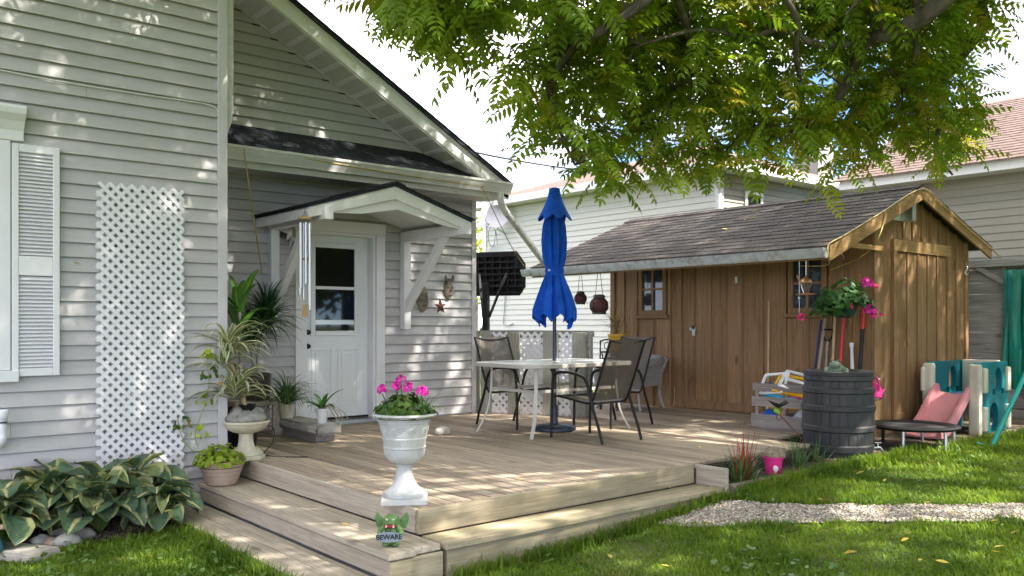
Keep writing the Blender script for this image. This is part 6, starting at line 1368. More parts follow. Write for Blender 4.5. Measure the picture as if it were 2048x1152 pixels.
lp = Vector((top.x+.06, top.y-.05, top.z-.08)); MB().tube([lp+RT*(-.02+.022*math.cos(i*.55))+Vector((0, 0, .022*math.sin(i*.55)-.01)) for i in range(12)], .004, 6).build('curl', M_rust, stk, smooth=50)
wgs = MB(); c0 = lp+Vector((0, 0, .10))-RT*.02
wgs.add([c0-RT*.11+Vector((0, 0, .05)), c0-RT*.04+Vector((0, 0, -.01)), c0+Vector((0, 0, -.03)), c0+RT*.05+Vector((0, 0, .0)), c0+RT*.09+Vector((0, 0, .02)), c0+RT*.06+Vector((0, 0, .045)), c0+Vector((0, 0, .02)), c0-RT*.06+Vector((0, 0, .03))]+[c0-FW*.012+Vector((0, 0, .01))],
        [(0, 1, 8), (1, 2, 8), (2, 3, 8), (3, 4, 8), (4, 5, 8), (5, 6, 8), (6, 7, 8), (7, 0, 8)])
wgs.build('metal_bird', M_blackm, stk); MB().tube([lp, c0], .004, 6).build('neck', M_rust, stk)

# ------------------------------------------------------------------ hosta bed, stones
def hosta_leaf(cup, seed, L=1.0, Wd=.72):
    rr_ = random.Random(seed); mb = MB(); nu_, nv_ = 8, 9; vs = []; at = []
    for j in range(nv_+1):
        t_ = j/nv_; w = Wd/2*(max(0, math.sin(math.pi*t_**.80))**.55)*(1 if t_ < .97 else .25); y_ = L*t_
        z = .18*math.sin(t_*1.6)-.34*t_*t_*(1+cup)
        for i in range(nu_+1):
            s_ = i/nu_*2-1; vs.append((y_, s_*w, z+(.30*(abs(s_)**1.6))*w*(1.0+cup)+.025*math.sin(7*t_*3+s_*3+seed)*abs(s_)+.012*math.cos(abs(s_)*14))); at.append(s_)
    return mb.add(vs, [(j*(nu_+1)+i, j*(nu_+1)+i+1, (j+1)*(nu_+1)+i+1, (j+1)*(nu_+1)+i) for j in range(nv_) for i in range(nu_)], at)
HM = []
for k_ in range(8):
    me = hosta_leaf((.0, .5, .9, -.3, .3, .7, 1.2, .1)[k_], k_, 1, (.98, .86, .84, 1.0, .92, .96, .7, .9)[k_]).mesh('hosta_leaf', 80); me.materials.append((L_hosta, L_hosta2, L_hosta, L_hosta3, L_hosta2, L_hosta, L_hosta3, L_hosta)[k_]); HM.append(me)
HP = [(.70, 6.56, 'variegated hosta beside the white pipe elbow', 1.0), (1.08, 6.46, 'variegated hosta behind the row of round stones', 1.05), (1.42, 6.58, 'variegated hosta against the wall left of the lattice', 1.1), (1.66, 6.38, 'variegated hosta in front of the lattice edge', 1.0), (1.93, 6.52, 'sunlit variegated hosta in front of the lattice', 1.05), (.35, 6.42, 'variegated hosta below the window', 1.0), (2.02, 6.26, 'variegated hosta touching the side step', .8)]
for hi, (x_, y_, lab, sc_) in enumerate(HP):
    t = thing('hosta', lab, 'plant', (x_, y_, gz(x_, y_)+.015))
    cs_ = MB()
    for k_ in range(38):
        az = k_*2.39996+hi; ring = k_/38; el = 1.15-1.0*ring+rr.uniform(-.2, .2); pl_ = (.33-.17*ring+rr.uniform(-.05, .06))*sc_; rad = (.03+.17*ring)*sc_
        p_ = Vector((math.cos(az)*rad, math.sin(az)*rad, pl_))
        if y_+p_.y > 6.72: p_.y = 6.72-y_
        L_ = (rr.uniform(.16, .25))*sc_
        o = bpy.data.objects.new('leaf', HM[rr.randrange(8)]); COL.objects.link(o); o.parent = t; o.location = p_; o.rotation_euler = (rr.uniform(-.5, .5), -el*.75+rr.uniform(-.2, .35)+.35, az+rr.uniform(-.4, .4)); o.scale = (L_, L_*rr.uniform(.85, 1.1), L_)
        cs_.tube([(0, 0, 0), (p_.x*.6, p_.y*.6, p_.z*.7), p_], .005, 5)
    cs_.build('stalks', L_weed, t, smooth=60)
for i, (u, v_, s_, lab, mt) in enumerate(((82, 1092, .07, 'grey angular stone at the hosta bed edge', M_stone), (104, 1094, .058, 'reddish brown round stone in the bed edging row', M_terra), (135, 1093, .085, 'large flat grey stone in the bed edging row', M_stone), (125, 1076, .07, 'grey stone tucked behind the flat one', M_stone), (150, 1072, .06, 'pale stone under the hosta leaves', M_stone), (172, 1078, .07, 'tan stone at the end of the edging row', M_conc), (66, 1112, .05, 'small white stone beside the stepping stone', M_wplast if False else M_cream))):
    p_ = Pg(u, v_); tag(MB().blob((p_.x, p_.y, p_.z+s_*.42), (s_, s_*.85, s_*.62), i+3, .14, 20, 14).build('edging_stone', mt, smooth=70), lab, 'stone', 'hosta bed stones')
p_ = Pg(30, 1112); ss = thing('stepping_stone', 'flat sandy stepping stone at the foot of the hosta bed', 'stone', p_, R(32))
bm = bmesh.new(); bmesh.ops.create_cube(bm, size=1); bmesh.ops.scale(bm, vec=(.24, .50, .06), verts=bm.verts); bmesh.ops.translate(bm, vec=(0, 0, .022), verts=bm.verts); bmesh.ops.bevel(bm, geom=bm.edges, offset=.012, segments=2, affect='EDGES')
me = bpy.data.meshes.new('slab'); bm.to_mesh(me); bm.free(); link('slab', me, M_conc, ss)
p_ = Pg(-24, 1120); orn = thing('garden_ornament', 'blue green glazed garden shoe ornament with pale pink rim', 'ornament', (p_.x, p_.y, p_.z))
MB().lathe([(.05, 0), (.08, .02), (.09, .07), (.07, .13), (.05, .16), (.06, .18), (.045, .18), (.04, .14)], 24).build('glazed_body', pm('teal_glaze', (.02, .09, .12), .25, c2=(.05, .16, .20), var=.3, scale=20), orn, smooth=50); MB().tube([(0, 0, .19), (.03, -.03, .205), (.09, -.05, .20)], [.022, .02, .014], 12).build('pink_spout', M_terra, orn, smooth=50)
tag(MB().blob((0, 0, 0), (.10, .07, .045), 5, .15, 18, 12).build('deck_rock', M_conc, smooth=70), 'small rough rock lying on the deck behind the flower urn', 'rock').location = Pz(885, 862, .035)
# parked car seen through the gap
cp3 = Pt(958, 660, 34); car = thing('parked_car', 'pale parked car far off in the gap beside the house', 'car', (cp3.x, cp3.y, -.36), R(20))
MB().prism([(-2.1, .35), (2.1, .35), (2.15, .7), (1.9, .95), (1.1, 1.02), (.5, 1.45), (-1.1, 1.48), (-1.75, 1.0), (-2.15, .9)], -.85, .85, 'y').build('body', M_chrome, car, bevel=.08)
MB().prism([(.98, 1.04), (.45, 1.40), (-1.05, 1.43), (-1.6, 1.04)], -.87, .87, 'y').build('windows', M_glass, car)
for (x_, y_) in ((1.35, -.86), (1.35, .66), (-1.35, -.86), (-1.35, .66)): w_ = MB().tube([(x_, y_, .33), (x_, y_+.2, .33)], .33, 24).build('wheel', M_tyre, car, smooth=40); MB().tube([(x_, y_-.005, .33), (x_, y_+.1, .33)], .19, 18).build('rim', M_alu, w_, smooth=40)
# ================================================================== GRASS, GRAVEL, LEAVES ON THE GROUND
def np_mesh(name, V, F, mat, attr=None, smooth=False):
    """V (n,3) float, F (m,k) int -> object-ready mesh"""
    V = np.ascontiguousarray(V, np.float32); F = np.ascontiguousarray(F, np.int32); me = bpy.data.meshes.new(name); k = F.shape[1]
    me.vertices.add(len(V)); me.vertices.foreach_set('co', V.ravel())
    me.loops.add(F.size); me.loops.foreach_set('vertex_index', F.ravel())
    me.polygons.add(len(F)); me.polygons.foreach_set('loop_start', np.arange(0, F.size, k, dtype=np.int32))
    try: me.polygons.foreach_set('loop_total', np.full(len(F), k, np.int32))
    except Exception: pass
    if smooth: me.polygons.foreach_set('use_smooth', np.ones(len(F), bool))
    me.update(); me.validate(); me.materials.append(mat); return me
def gz_np(x, y):
    ss = lambda a, b, v: (lambda t: t*t*(3-2*t))(np.clip((v-a)/(b-a), 0, 1))
    return -.36+.18*ss(3., 7., x)+.08*ss(7., 9.5, x)+.012*np.sin(x*1.3+y*.7)*np.cos(y*1.1-.3*x)*ss(-1., 3., x)
def inpoly_np(x, y, P):
    c = np.zeros(len(x), bool); j = len(P)-1
    for i in range(len(P)):
        (xi, yi), (xj, yj) = P[i], P[j]
        c ^= ((yi > y) != (yj > y)) & (x < (xj-xi)*(y-yi)/((yj-yi) if yj != yi else 1e-9)+xi); j = i
    return c
def cam_np(x, y): return x*FW.x+y*FW.y, x*RT.x+y*RT.y
# blades: density falls with distance; only where the ground can be seen from about here
N = 420000
f = 3.2+(10.6-3.2)*rng.random(N)**1.25; r = (rng.random(N)*2-1)*(f*.68+.3)
X = FW.x*f+RT.x*r; Y = FW.y*f+RT.y*r
keep = np.ones(N, bool)
keep &= ~((X > 2.13) & (X < 5.52) & (Y > 3.985))                 # deck and steps
keep &= ~((X > 5.5) & (Y > 3.955))                                # bed, deck, shed
keep &= ~((X <= 2.13) & (Y > 6.86)); keep &= ~((X > 8.93) & (Y > 3.8))
wob = .03*np.sin(X*9+Y*5)+.03*np.sin(Y*13-X*4)
keep &= ~inpoly_np(X+wob, Y+wob, PATH) | (rng.random(N) < .012)
keep &= ~inpoly_np(X, Y, HBED) | (rng.random(N) < .02)
keep &= ~inpoly_np(X+wob, Y+wob*2, DIRT) | (rng.random(N) < .10)
patch = np.sin(X*2.1+.6*np.sin(Y*3.1))*np.cos(Y*2.7-.8*np.sin(X*1.7)); keep &= (rng.random(N) < .80+.25*patch)
X, Y, f = X[keep], Y[keep], f[keep]; n = len(X); patch = patch[keep]; Z = gz_np(X, Y)
h = (.024+.046*rng.random(n)**1.6)*(1+.4*patch); az = rng.random(n)*2*np.pi; lean = .15+.95*rng.random(n)**1.3
w = (.0022+.0022*rng.random(n))*(1+.10*f)
# longer unmown tufts along the step fronts, the edging and the barrel
def along(x0, y0, x1, y1, k, spread): t = rng.random(k); return x0+(x1-x0)*t+rng.normal(0, spread, k), y0+(y1-y0)*t-np.abs(rng.normal(0, spread, k))
ex = [along(2.9, 3.98, 5.5, 3.98, 1500, .03), along(5.55, 3.93, 7.5, 3.93, 2600, .05), along(7.3, 3.9, 8.4, 3.85, 1300, .06), along(8.4, 3.75, 10.5, 3.5, 1500, .12)]
yy = 4.0+2.1*rng.random(1300); ex.append((2.13-np.abs(rng.normal(0, .03, 1300)), yy))
Xe = np.concatenate([q[0] for q in ex]); Ye = np.concatenate([q[1] for q in ex]); ne = len(Xe)
X = np.concatenate([X, Xe]); Y = np.concatenate([Y, Ye]); Z = gz_np(X, Y); n = len(X); fe_, _ = cam_np(Xe, Ye)
h = np.concatenate([h, .05+.09*rng.random(ne)**1.6]); az = np.concatenate([az, rng.random(ne)*6.28]); lean = np.concatenate([lean, .1+.9*rng.random(ne)]); w = np.concatenate([w, (.0025+.002*rng.random(ne))*(1+.1*fe_)])
dx, dy = np.cos(az), np.sin(az); sx, sy = -dy, dx
def pt(t, wd, sg): 
    hx = h*lean*t*t; return np.stack([X+dx*hx+sx*w*wd*sg, Y+dy*hx+sy*w*wd*sg, Z-.004+h*(t-.25*lean*t*t)], 1)
Vg = np.stack([pt(0, 1, -1), pt(0, 1, 1), pt(.55, .8, 1), pt(.55, .8, -1), pt(1, 0, 0)], 1).reshape(-1, 3)
b0 = np.arange(n)*5; Fg = np.concatenate([np.stack([b0, b0+1, b0+2], 1), np.stack([b0, b0+2, b0+3], 1), np.stack([b0+3, b0+2, b0+4], 1)])
o = link('lawn_grass', np_mesh('lawn_grass', Vg, Fg, L_grass, smooth=True), None); tag(o, 'short green lawn grass around the deck', 'grass', kind='stuff')
# low broad weeds and clover scattered through the lawn
nw = 5200; f = 3.6+5*rng.random(nw); r = (rng.random(nw)*2-1)*(f*.66); X = FW.x*f+RT.x*r; Y = FW.y*f+RT.y*r
k2 = ((X < 2.1) & (Y < 6.2)) | ((Y < 3.9) & (np.sin(X*3.3)*np.cos(Y*2.9+X) > .35)); k2 &= ~inpoly_np(X, Y, PATH) & ~inpoly_np(X, Y, DIRT)
X, Y = X[k2], Y[k2]; nw = len(X); Z = gz_np(X, Y)+.025+.03*rng.random(nw); s = .010+.013*rng.random(nw); az = rng.random(nw)*6.28; tl = rng.normal(0, .35, (nw, 2))
ang = np.arange(7)*2*np.pi/7; rad = np.array([.5, 1, 1, .85, .85, 1, 1])
vx = X[:, None]+s[:, None]*rad*np.cos(ang+az[:, None]); vy = Y[:, None]+s[:, None]*rad*np.sin(ang+az[:, None]); vz = Z[:, None]+(vx-X[:, None])*tl[:, :1]+(vy-Y[:, None])*tl[:, 1:]
Vw = np.stack([vx, vy, vz], 2).reshape(-1, 3); b0 = np.arange(nw)*7; Fw = np.concatenate([np.stack([b0, b0+i, b0+i+1], 1) for i in range(1, 6)])
o = link('lawn_weeds', np_mesh('lawn_weeds', Vw, Fw, L_weed), None); tag(o, 'low clover and broad weeds in the lawn', 'weeds', kind='stuff')
# gravel
def octa(nst, X, Y, Z, size, flat=.6):
    d = np.array([[1, 0, 0], [0, 1, 0], [-1, 0, 0], [0, -1, 0], [0, 0, 1], [0, 0, -1], [.7, .7, .45], [-.7, -.7, .45]])[:6]
    jit = 1+rng.normal(0, .22, (nst, 6, 1)); az = rng.random(nst)*6.28; c, s_ = np.cos(az), np.sin(az)
    P = d[None]*size[:, None, None]*jit*np.array([1.15, .85, flat]); x = P[..., 0]*c[:, None]-P[..., 1]*s_[:, None]; y = P[..., 0]*s_[:, None]+P[..., 1]*c[:, None]
    tx = rng.normal(0, .25, (nst, 1)); z = P[..., 2]+x*tx
    V = np.stack([x+X[:, None], y+Y[:, None], z+Z[:, None]], 2).reshape(-1, 3); b0 = np.arange(nst)*6
    fs = [(0, 1, 4), (1, 2, 4), (2, 3, 4), (3, 0, 4), (1, 0, 5), (2, 1, 5), (3, 2, 5), (0, 3, 5)]
    return V, np.concatenate([np.stack([b0+a, b0+b, b0+c_], 1) for a, b, c_ in fs])
px = np.array([p[0] for p in PATH]); py = np.array([p[1] for p in PATH]); nst = 60000
X = px.min()+(px.max()-px.min())*rng.random(nst); Y = py.min()+(py.max()-py.min())*rng.random(nst); k3 = inpoly_np(X+.02*np.sin(Y*21), Y+.025*np.sin(X*17), PATH); X, Y = X[k3], Y[k3]
nst = len(X); size = .006+.010*rng.random(nst)**2; V3, F3 = octa(nst, X, Y, gz_np(X, Y)+.012+size*.35, size)
m, nn, l, b = newmat('gravel_stone'); v = coords(nn, l, world=True); vo = nn.new('ShaderNodeTexVoronoi'); vo.inputs['Scale'].default_value = 55; l.new(v, vo.inputs['Vector'])
sep = nn.new('ShaderNodeSeparateColor'); l.new(vo.outputs['Color'], sep.inputs[0]); c = ramp(nn, l, sep.outputs[0], [(.0, (.18, .14, .11)), (.35, (.38, .32, .26)), (.7, (.52, .45, .38)), (1, (.64, .58, .51))]); l.new(c, b.inputs['Base Color']); b.inputs['Roughness'].default_value = .85
o = link('gravel', np_mesh('gravel', V3, F3, m), None); tag(o, 'loose pale gravel stones on the path', 'gravel', kind='stuff')
# soil crumbs and litter in the beds
nst = 5000; X = np.concatenate([5.5+2.6*rng.random(nst), -.2+2.3*rng.random(nst)]); Y = np.concatenate([4.03+.4*rng.random(nst), 6.12+.7*rng.random(nst)])
k3 = inpoly_np(X, Y, BED) | inpoly_np(X, Y, HBED); X, Y = X[k3], Y[k3]; size = .005+.014*rng.random(len(X))**3; V3, F3 = octa(len(X), X, Y, gz_np(X, Y)+np.where(X > 4, .032, .018), size)
o = link('soil_crumbs', np_mesh('soil_crumbs', V3, F3, M_dirt), None); tag(o, 'crumbs of dark soil and litter in the beds', 'soil', kind='stuff')
# fallen leaves
fl_mes = []
for k_ in range(4):
    mb = MB(); q = [(0, -.5), (.16, -.25), (.24, .02), (.17, .3), (0, .55), (-.17, .3), (-.23, .02), (-.16, -.25)]
    c_ = .25+.25*k_; mb.add([(p[0], p[1], c_*p[0]**2*2.5+.35*c_*p[1]**2*(1 if k_ % 2 else -.3)+.03) for p in q]+[(0, 0, -.01+.02*k_)], [(i, (i+1) % 8, 8) for i in range(8)]); me = mb.mesh('fallen_leaf', 60); me.materials.append(L_fall); fl_mes.append(me)
rl = random.Random(77)
LMK = {'lawn': [((up.x, up.y), 'steps below the urn'), ((4.6, 3.9), 'front step'), ((6.4, 3.9), 'bed edging timber'), ((5.9, 3.3), 'gravel path'), ((6.6, 2.7), 'gravel path'), ((4.9, 3.4), 'gravel path end'), ((tpc.x, tpc.y), 'small trampoline'), ((q0.x, q0.y), 'turquoise pole'), ((1.9, 5.0), 'side step'), ((1.2, 6.1), 'hosta bed')],
       'deck': [((up.x, up.y), 'flower urn'), ((3.87, 7.4), 'stone slab'), ((TC.x, TC.y), 'umbrella base'), ((5.95, 5.6), 'front chair'), ((7.9, 5.1), 'toy crate'), ((4.3, 4.5), 'front deck edge'), ((8.6, 6.5), 'shed door')],
       'steps': [((2.6, 4.3), 'goblin'), ((2.6, 6.3), 'clay bowl'), ((5.2, 4.1), 'wing board'), ((4.0, 4.1), 'middle of the front step')]}
def fallen(p, s_, place):
    k_ = rl.randrange(4); o = bpy.data.objects.new('fallen_leaf', fl_mes[k_]); COL.objects.link(o); o.location = p; o.rotation_euler = (rl.uniform(-.3, .3), rl.uniform(-.3, .3), rl.uniform(0, 6.28)); o.scale = (s_,)*3
    near = min(LMK[place], key=lambda m_: (m_[0][0]-p[0])**2+(m_[0][1]-p[1])**2)[1] if place in LMK else None
    tag(o, ('large ' if s_ > .058 else 'small ')+('flat', 'cupped', 'curled', 'tightly curled')[k_]+' yellow fallen leaf on the '+place+(', nearest the '+near if near else ''), 'leaf', 'fallen leaves on the '+place)
for (u, v_) in ((1770, 975), (1325, 1002), (1640, 1015), (1740, 950), (1925, 970), (1640, 925), (1940, 912), (1725, 945), (1130, 1075), (1420, 1060), (1565, 1090), (1810, 1098), (1815, 1080), (1990, 1122), (1998, 1112), (980, 1108), (970, 1095), (1085, 1085), (1330, 1148), (1885, 1140), (1840, 1135), (895, 1130), (1550, 960), (1648, 948), (1720, 960), (1905, 1040), (1855, 1020), (450, 1110), (300, 1130), (560, 1138), (1990, 1060), (2030, 1080), (1220, 1128), (1700, 1120), (1480, 1080), (1600, 985), (1860, 985), (2010, 940)):
    p = Pg(u, v_); fallen((p.x, p.y, p.z+rl.uniform(.04, .06)), rl.uniform(.045, .075), 'lawn')
for (u, v_) in ((662, 921), (660, 953), (1035, 957), (930, 948), (1145, 935), (1215, 893), (1300, 905), (1400, 895), (1230, 880), (1355, 837), (1290, 892), (740, 985), (1015, 905), (870, 905)): p = Pz(u, v_, .006); fallen(p, rl.uniform(.035, .06), 'deck')
for (u, v_) in ((690, 1049), (503, 980), (675, 1041), (1085, 1022), (1338, 975), (1362, 971)): p = Pz(u, v_, -.142); fallen(p, rl.uniform(.035, .05), 'steps')
for (u, v_) in ((1510, 425), (1610, 432), (1505, 440), (1490, 443), (1640, 428), (1450, 462), (1550, 400), (1470, 413)):
    d = ray(u, v_); k_ = (RGZ-EL[1])/(RGX-EL[0]); t = (EL[1]-k_*EL[0]-CAMZ)/(d.z-k_*d.x); p = d*t+Vector((0, 0, CAMZ+.022)); fallen(p, rl.uniform(.05, .08), 'shed roof')
fallen(Py(152, 527, HY-.03), .05, 'grey siding where it is caught')

# ================================================================== WALNUT TREE
TR = (8.7, -.5)
tree = thing('walnut_tree', 'walnut tree with feathery compound leaves hanging over the deck and shed', 'tree', (TR[0], TR[1], gz(*TR)-.1))
TO = tree.location.copy()
def branch(mb, pts, r0, r1, n=8, k=5):
    s = spline(pts, k); mb.tube(s, [r0+(r1-r0)*i/(len(s)-1) for i in range(len(s))], n); return s
fork = Vector((8.5, -.2, 4.6))
tk = MB(); nodes = []
branch(tk, [(TR[0], TR[1], gz(*TR)-.2), (TR[0]+.02, TR[1], .6), (8.62, -.4, 2.4), fork, (8.3, .3, 6.5), (7.8, .6, 9.0)], .30, .06, 16)
tk.build('trunk', M_bark, tree, world=True, smooth=60)
# limbs seen in the picture: columns/rows give directions, depths follow from where each limb leaves the fork
limbs = [([fork, Pt(1990, -120, 5.6), Pt(1900, -15, 5.7), Pt(1840, 38, 5.8), Pt(1772, 70, 5.9), Pt(1735, 82, 6.0), Pt(1705, 135, 6.15), Pt(1690, 175, 6.25), Pt(1655, 222, 6.3), Pt(1618, 243, 6.4)], .085, .014),
         ([fork, Pt(2090, -90, 6.2), Pt(1965, -10, 6.6), Pt(1968, 50, 6.7), Pt(1940, 88, 6.75), Pt(1905, 140, 6.85), Pt(1872, 178, 6.9), Pt(1878, 250, 7.0), Pt(1872, 300, 7.05), Pt(1905, 350, 7.1)], .07, .008),
         ([Pt(1872, 178, 6.9), Pt(1820, 212, 6.9), Pt(1790, 212, 6.8), Pt(1740, 250, 6.8)], .016, .006),
         ([fork, Pt(1880, -140, 5.6), Pt(1834, 0, 5.9), Pt(1832, 105, 6.1), Pt(1816, 165, 6.2), Pt(1790, 230, 6.3)], .04, .010),
         ([Pt(1735, 82, 6.0), Pt(1640, 90, 5.8), Pt(1560, 60, 5.7), Pt(1500, 75, 5.6), Pt(1400, 60, 5.5), Pt(1280, 90, 5.4)], .03, .008),
         ([Pt(1618, 243, 6.4), Pt(1590, 262, 6.4), Pt(1525, 255, 6.4), Pt(1490, 262, 6.4), Pt(1440, 315, 6.5)], .018, .007),
         ([fork, Pt(1700, -160, 5.2), Pt(1598, 60, 5.6), Pt(1598, 150, 5.9), Pt(1603, 205, 6.1), Pt(1563, 270, 6.2)], .03, .007),
         ([fork, (7.2, .9, 4.9), (5.6, 2.2, 4.5), Pt(1480, -120, 5.3), Pt(1340, -40, 5.2), Pt(1240, 40, 5.2), Pt(1150, 95, 5.3), Pt(1100, 170, 5.4), Pt(1120, 260, 5.7), Pt(1150, 330, 5.9)], .07, .008),
         ([(5.6, 2.2, 4.5), (4.2, 2.7, 4.0), Pt(1040, -90, 4.8), Pt(940, -20, 4.7), Pt(880, 30, 4.7)], .045, .008),
         ([Pt(1340, -40, 5.2), Pt(1380, 80, 5.7), Pt(1360, 190, 6.0), Pt(1310, 290, 6.2), Pt(1250, 350, 6.3)], .025, .007),
         ([Pt(1772, 70, 5.9), Pt(1740, -10, 5.6), Pt(1690, 30, 5.5)], .02, .007)]
for pts, r0, r1 in limbs:
    mb = MB(); s = branch(mb, pts, r0, r1); nodes += s[4:]; mb.build('limb', M_bark, tree, world=True, smooth=60)
# leaf cluster centres: sampled inside the outline the foliage has from here, at the depth of the nearest limb
OUT = [(735, -60), (765, 0), (800, 35), (840, 85), (900, 95), (960, 80), (985, 45), (1005, -20), (1075, -20), (1060, 60), (1035, 110), (1010, 150), (1050, 200), (1090, 235), (1100, 270), (1080, 300), (1115, 310), (1180, 335), (1200, 365), (1260, 350), (1330, 340), (1420, 330), (1500, 345), (1560, 335), (1585, 310), (1630, 310), (1650, 350), (1700, 330), (1750, 290), (1800, 270), (1850, 290), (1900, 330), (1935, 330), (1940, 280), (1945, 200), (1950, 120), (1965, 30), (1965, -60)]
cl = []; rt_ = random.Random(5); tries = 0
GAPS = [(1030, 50, 42), (1610, 320, 38), (1640, 140, 26), (1410, 255, 30), (1990, 120, 40), (1520, 300, 22)]
while len(cl) < 235 and tries < 12000:
    tries += 1; u, v_ = rt_.uniform(740, 1990), rt_.uniform(-60, 400)
    if not inpoly(u, v_, OUT) or any((u-a)**2+(v_-b)**2 < c*c for a, b, c in GAPS): continue
    if any((u-q[0])**2+(v_-q[1])**2 < (29 if tries < 3000 else 18)**2 for q in cl): continue
    t0 = 4.7 if u < 1010 else 5.3+.9*max(0, (u-1100)/800)+.7*max(0, v_)/400
    cl.append((u, v_, t0+rt_.uniform(-.35, .9)))
NL = 6; ranks = []
def compound(seed, npair, L):
    """one pinnate leaf along +X, leaflets in pairs, gently drooping; returns V, F"""
    rr_ = random.Random(seed); V = []; F = []
    def leaflet(p, d, nrm, ln, wd):
        side = d.cross(nrm).normalized(); b0 = len(V)
        dn = nrm*-.22*ln
        V.extend([p, p+d*ln*.28+side*wd*.42+nrm*wd*.12, p+d*ln*.62+side*wd*.40+nrm*wd*.08+dn*.35, p+d*ln+dn, p+d*ln*.62-side*wd*.40+nrm*wd*.08+dn*.35, p+d*ln*.28-side*wd*.42+nrm*wd*.12])
        F.extend([(b0, b0+1, b0+2), (b0, b0+2, b0+3), (b0, b0+3, b0+4), (b0, b0+4, b0+5)])
    rach = []
    for i in range(npair+1):
        t = i/npair; rach.append(Vector((L*t*(1-.12*t), .02*math.sin(seed+3*t)*L, -.18*L*t*t)))
    for i in range(1, npair+1):
        p = rach[i]; tan = (rach[i]-rach[i-1]).normalized(); up = Vector((0, 0, 1)); sz = .084*(math.sin(math.pi*(i/(npair+1))**.85)*.55+.5)
        for sg in (-1, 1):
            sd = tan.cross(up).normalized()*sg; d = (sd*.86+tan*.5+Vector((0, 0, rr_.uniform(-.35, .05)))).normalized()
            nrm = (up+sd*rr_.uniform(-.3, .3)+tan*.2).normalized(); leaflet(p, d, (nrm-d*nrm.dot(d)).normalized(), sz*rr_.uniform(.85, 1.12), sz*.40)
    d = (rach[-1]-rach[-2]).normalized(); leaflet(rach[-1], d, (Vector((0, 0, 1))-d*d.z).normalized(), .06, .024)
    for a, b_ in zip(rach[:-1], rach[1:]):            # rachis
        b0 = len(V); V.extend([a+Vector((0, .0018, 0)), a-Vector((0, .0018, 0)), b_-Vector((0, .0014, 0)), b_+Vector((0, .0014, 0))]); F.extend([(b0, b0+1, b0+2), (b0, b0+2, b0+3)])
    return np.array([tuple(v_) for v_ in V]), np.array(F)
CT = [compound(i*7+1, rt_.randint(7, 9), rt_.uniform(.34, .46)) for i in range(NL)]
CMESH = [np_mesh('compound_leaf', V, F, L_tree) for V, F in CT]; CMESHY = [np_mesh('compound_leaf_yellowing', V, F, L_treey) for V, F in CT]
twigs = MB(); leaves = []
def nearest(p):
    best = None; bd = 1e9
    for q in nodes:
        d = (q-p).length-.25*(q.z-p.z)
        if d < bd: bd = d; best = q
    return best
for (u, v_, t) in cl:
    p = Pt(u, v_, t); q = nearest(p); mid = q.lerp(p, .55)+Vector((rt_.uniform(-.08, .08), rt_.uniform(-.08, .08), .10))
    s = spline([q, mid, p], 4); twigs.tube(s, [.008-.005*i/(len(s)-1) for i in range(len(s))], 5)
    edge = min(1, .55+.45*((v_+60)/300)); nl = rt_.randint(7, 11)
    for k_ in range(nl):
        b_ = s[rt_.randint(len(s)//2, len(s)-1)]+Vector((rt_.uniform(-.05, .05), rt_.uniform(-.05, .05), rt_.uniform(-.05, .05)))
        az = k_*2.4+rt_.uniform(-.5, .5); pit = rt_.uniform(-.45, .85)     # downwards pitch
        M = Matrix.Translation(b_) @ Matrix.Rotation(az, 4, 'Z') @ Matrix.Rotation(pit, 4, 'Y') @ Matrix.Rotation(rt_.uniform(-.4, .4), 4, 'X') @ Matrix.Scale(rt_.uniform(.75, 1.12), 4)
        leaves.append((b_, M, rt_.randrange(NL), u))
twigs.build('twigs', M_bark, tree, world=True, smooth=60)['kind'] = 'stuff'
inv = Matrix.Translation(-TO)
leaves.sort(key=lambda a: (a[0]-Vector((0, 0, CAMZ))).length)
for (b_, M, k_, u) in leaves[:300]:
    yel = rt_.random() < (.04 if u < 1100 else .12)
    o = bpy.data.objects.new('compound_leaf', (CMESHY if yel else CMESH)[k_]); COL.objects.link(o); o.parent = tree; o.matrix_local = inv @ M
def merge(lst, name, mat):
    Vs = []; Fs = []; off = 0
    for (b_, M, k_, u) in lst:
        V, F = CT[k_]; A = np.array(inv @ M); Vs.append(V @ A[:3, :3].T+A[:3, 3]); Fs.append(F+off); off += len(V)
    o = link(name, np_mesh(name, np.concatenate(Vs), np.concatenate(Fs), mat), None, tree); o['kind'] = 'stuff'; return o
rest = leaves[300:]; ysel = [x for x in rest if rt_.random() < (.05 if x[3] < 1100 else .24)]; ys_set = set(id(x) for x in ysel)
merge([x for x in rest if id(x) not in ys_set], 'crown', L_tree); merge(ysel, 'yellowing_leaves', L_treey)
# the rest of the crown, above and behind the frame
up_l = []; tw2 = MB(); cnt = 0; tries = 0
def seen(p, mar=60):
    u, v_, f_ = proj(p); return f_ > .3 and -mar-150 < u < 2048+mar+150 and v_ > -mar*1.5
CROWN = []
while len(CROWN) < 640 and tries < 40000:
    tries += 1; a = rt_.uniform(0, 6.28); q = rt_.random()**.5; x = 5.6+8.4*q*math.cos(a); y = 1.9+6.4*q*math.sin(a); z = rt_.uniform(4.0, 10.2)
    if z > 6.8+3.4*math.sqrt(max(0, 1-q*q)) or z < 4.2+1.2*q*q*0: continue
    p = Vector((x, y, z))
    if seen(p): continue
    if math.sin(x*1.9+1.0)*math.cos(y*1.7+z*.9) < -.52: continue      # open gaps that let patches of sun through
    if 4.2 < x < 10 and -1.5 < y < 3.4 and z > 5.0 and rt_.random() < .80: continue      # thin top: sun reaches the hanging boughs
    CROWN.append(p)
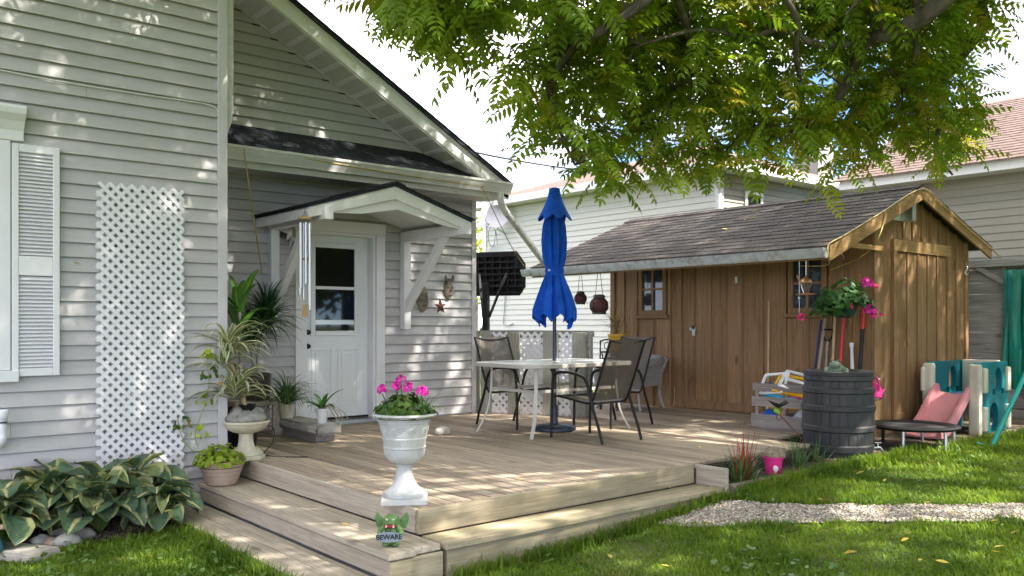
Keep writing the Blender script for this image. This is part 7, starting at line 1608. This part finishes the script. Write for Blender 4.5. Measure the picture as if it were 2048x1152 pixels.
for (n_, bx0, bx1, by0, by1, bz0, bz1) in ((75, 4.6, 9.0, 2.6, 4.8, 5.8, 7.6), (60, 10.0, 13.5, -.5, 2.3, 5.0, 7.2)):     # unseen boughs added to shade the door wall and the shed end
    for k_ in range(n_):
        p = Vector((rt_.uniform(bx0, bx1), rt_.uniform(by0, by1), rt_.uniform(bz0, bz1)))
        if not seen(p): CROWN.append(p)
for k_ in range(90):           # unseen bough added over the house gable to shade it
    p = Vector((rt_.uniform(3.4, 7.6), rt_.uniform(4.4, 7.0), rt_.uniform(6.6, 9.0)))
    if not seen(p): CROWN.append(p)
for k_ in range(110):          # denser unseen bough, added to keep sun off the side wall
    p = Vector((rt_.uniform(.6, 5.2), rt_.uniform(.6, 4.6), rt_.uniform(5.4, 8.2)))
    if not seen(p) and math.sin(p.x*2.3+.4)*math.cos(p.y*2.0+p.z) > -.6: CROWN.append(p)
for p in CROWN:
    q = fork.lerp(p, .55)+Vector((0, 0, .3))
    for k_ in range(15):
        b_ = p+Vector((rt_.gauss(0, .34), rt_.gauss(0, .34), rt_.gauss(0, .22)))
        if seen(b_, 90): continue
        M = Matrix.Translation(b_) @ Matrix.Rotation(rt_.uniform(0, 6.28), 4, 'Z') @ Matrix.Rotation(rt_.uniform(-.2, .8), 4, 'Y') @ Matrix.Scale(rt_.uniform(1.0, 1.45), 4); up_l.append((b_, M, rt_.randrange(NL), 0))
    if rt_.random() < .12: tw2.tube([fork.lerp(p, .05)+Vector((0, 0, .1)), q, p], [.045, .02, .006], 6)
tw2.build('upper_limbs', M_bark, tree, world=True, smooth=60)
merge(up_l, 'upper_crown', L_tree)
# far trees: beside the neighbour house and over its roof
def far_tree(p, h_, rad, lab, seed, nl=2600, s=None):
    t = thing('far_tree', lab, 'tree', p); r2 = np.random.default_rng(seed)
    MB().tube([(0, 0, 0), (.05, 0, h_*.4), (0, .05, h_*.8)], [.16, .12, .04], 8).build('trunk', M_bark, t, smooth=60)
    cc = r2.normal(0, 1, (26, 3)); cc /= np.linalg.norm(cc, axis=1)[:, None]; cc *= rad*(r2.random((26, 1))**.4)*np.array([1, 1, .9]); cc[:, 2] += h_*.72
    c = cc[r2.integers(0, 26, nl)]+r2.normal(0, rad*.20, (nl, 3)); d1 = r2.normal(0, 1, (nl, 3)); d1 /= np.linalg.norm(d1, axis=1)[:, None]; d2 = np.cross(d1, r2.normal(0, 1, (nl, 3))); d2 /= np.linalg.norm(d2, axis=1)[:, None]; s = .10 if rad < 3 else .24
    V = np.stack([c-d1*s, c+d2*s*.5, c+d1*s, c-d2*s*.5], 1).reshape(-1, 3); b0 = np.arange(nl)*4
    o = link('crown', np_mesh('crown', V, np.stack([b0, b0+1, b0+2, b0+3], 1), L_far), None, t); o['kind'] = 'stuff'
q = Pt(948, 640, 32); far_tree((q.x, q.y, -.4), 5.6, 1.9, 'yellow green tree in the gap beside the cream neighbour house', 3)
q = Pt(2040, 400, 30); far_tree((q.x, q.y, -.4), 8.6, 2.2, 'yellow green tree top rising behind the grey neighbour roof', 4, 3500)

for i, (x_, y_, h_, lab) in enumerate(((14.5, -9.0, 8.0, 'broad leafy yard tree far across the lawn from the door'), (18.5, -6.5, 7.5, 'leafy yard tree across the lawn nearer the neighbour house'), (10.0, -13.0, 8.5, 'tall leafy yard tree at the far end of the lawn'), (2.0, -15.0, 8.0, 'leafy yard tree at the end of the lawn beyond the house wing'))): far_tree((x_, y_, -.4), h_, 3.6, lab, 20+i, 9000)
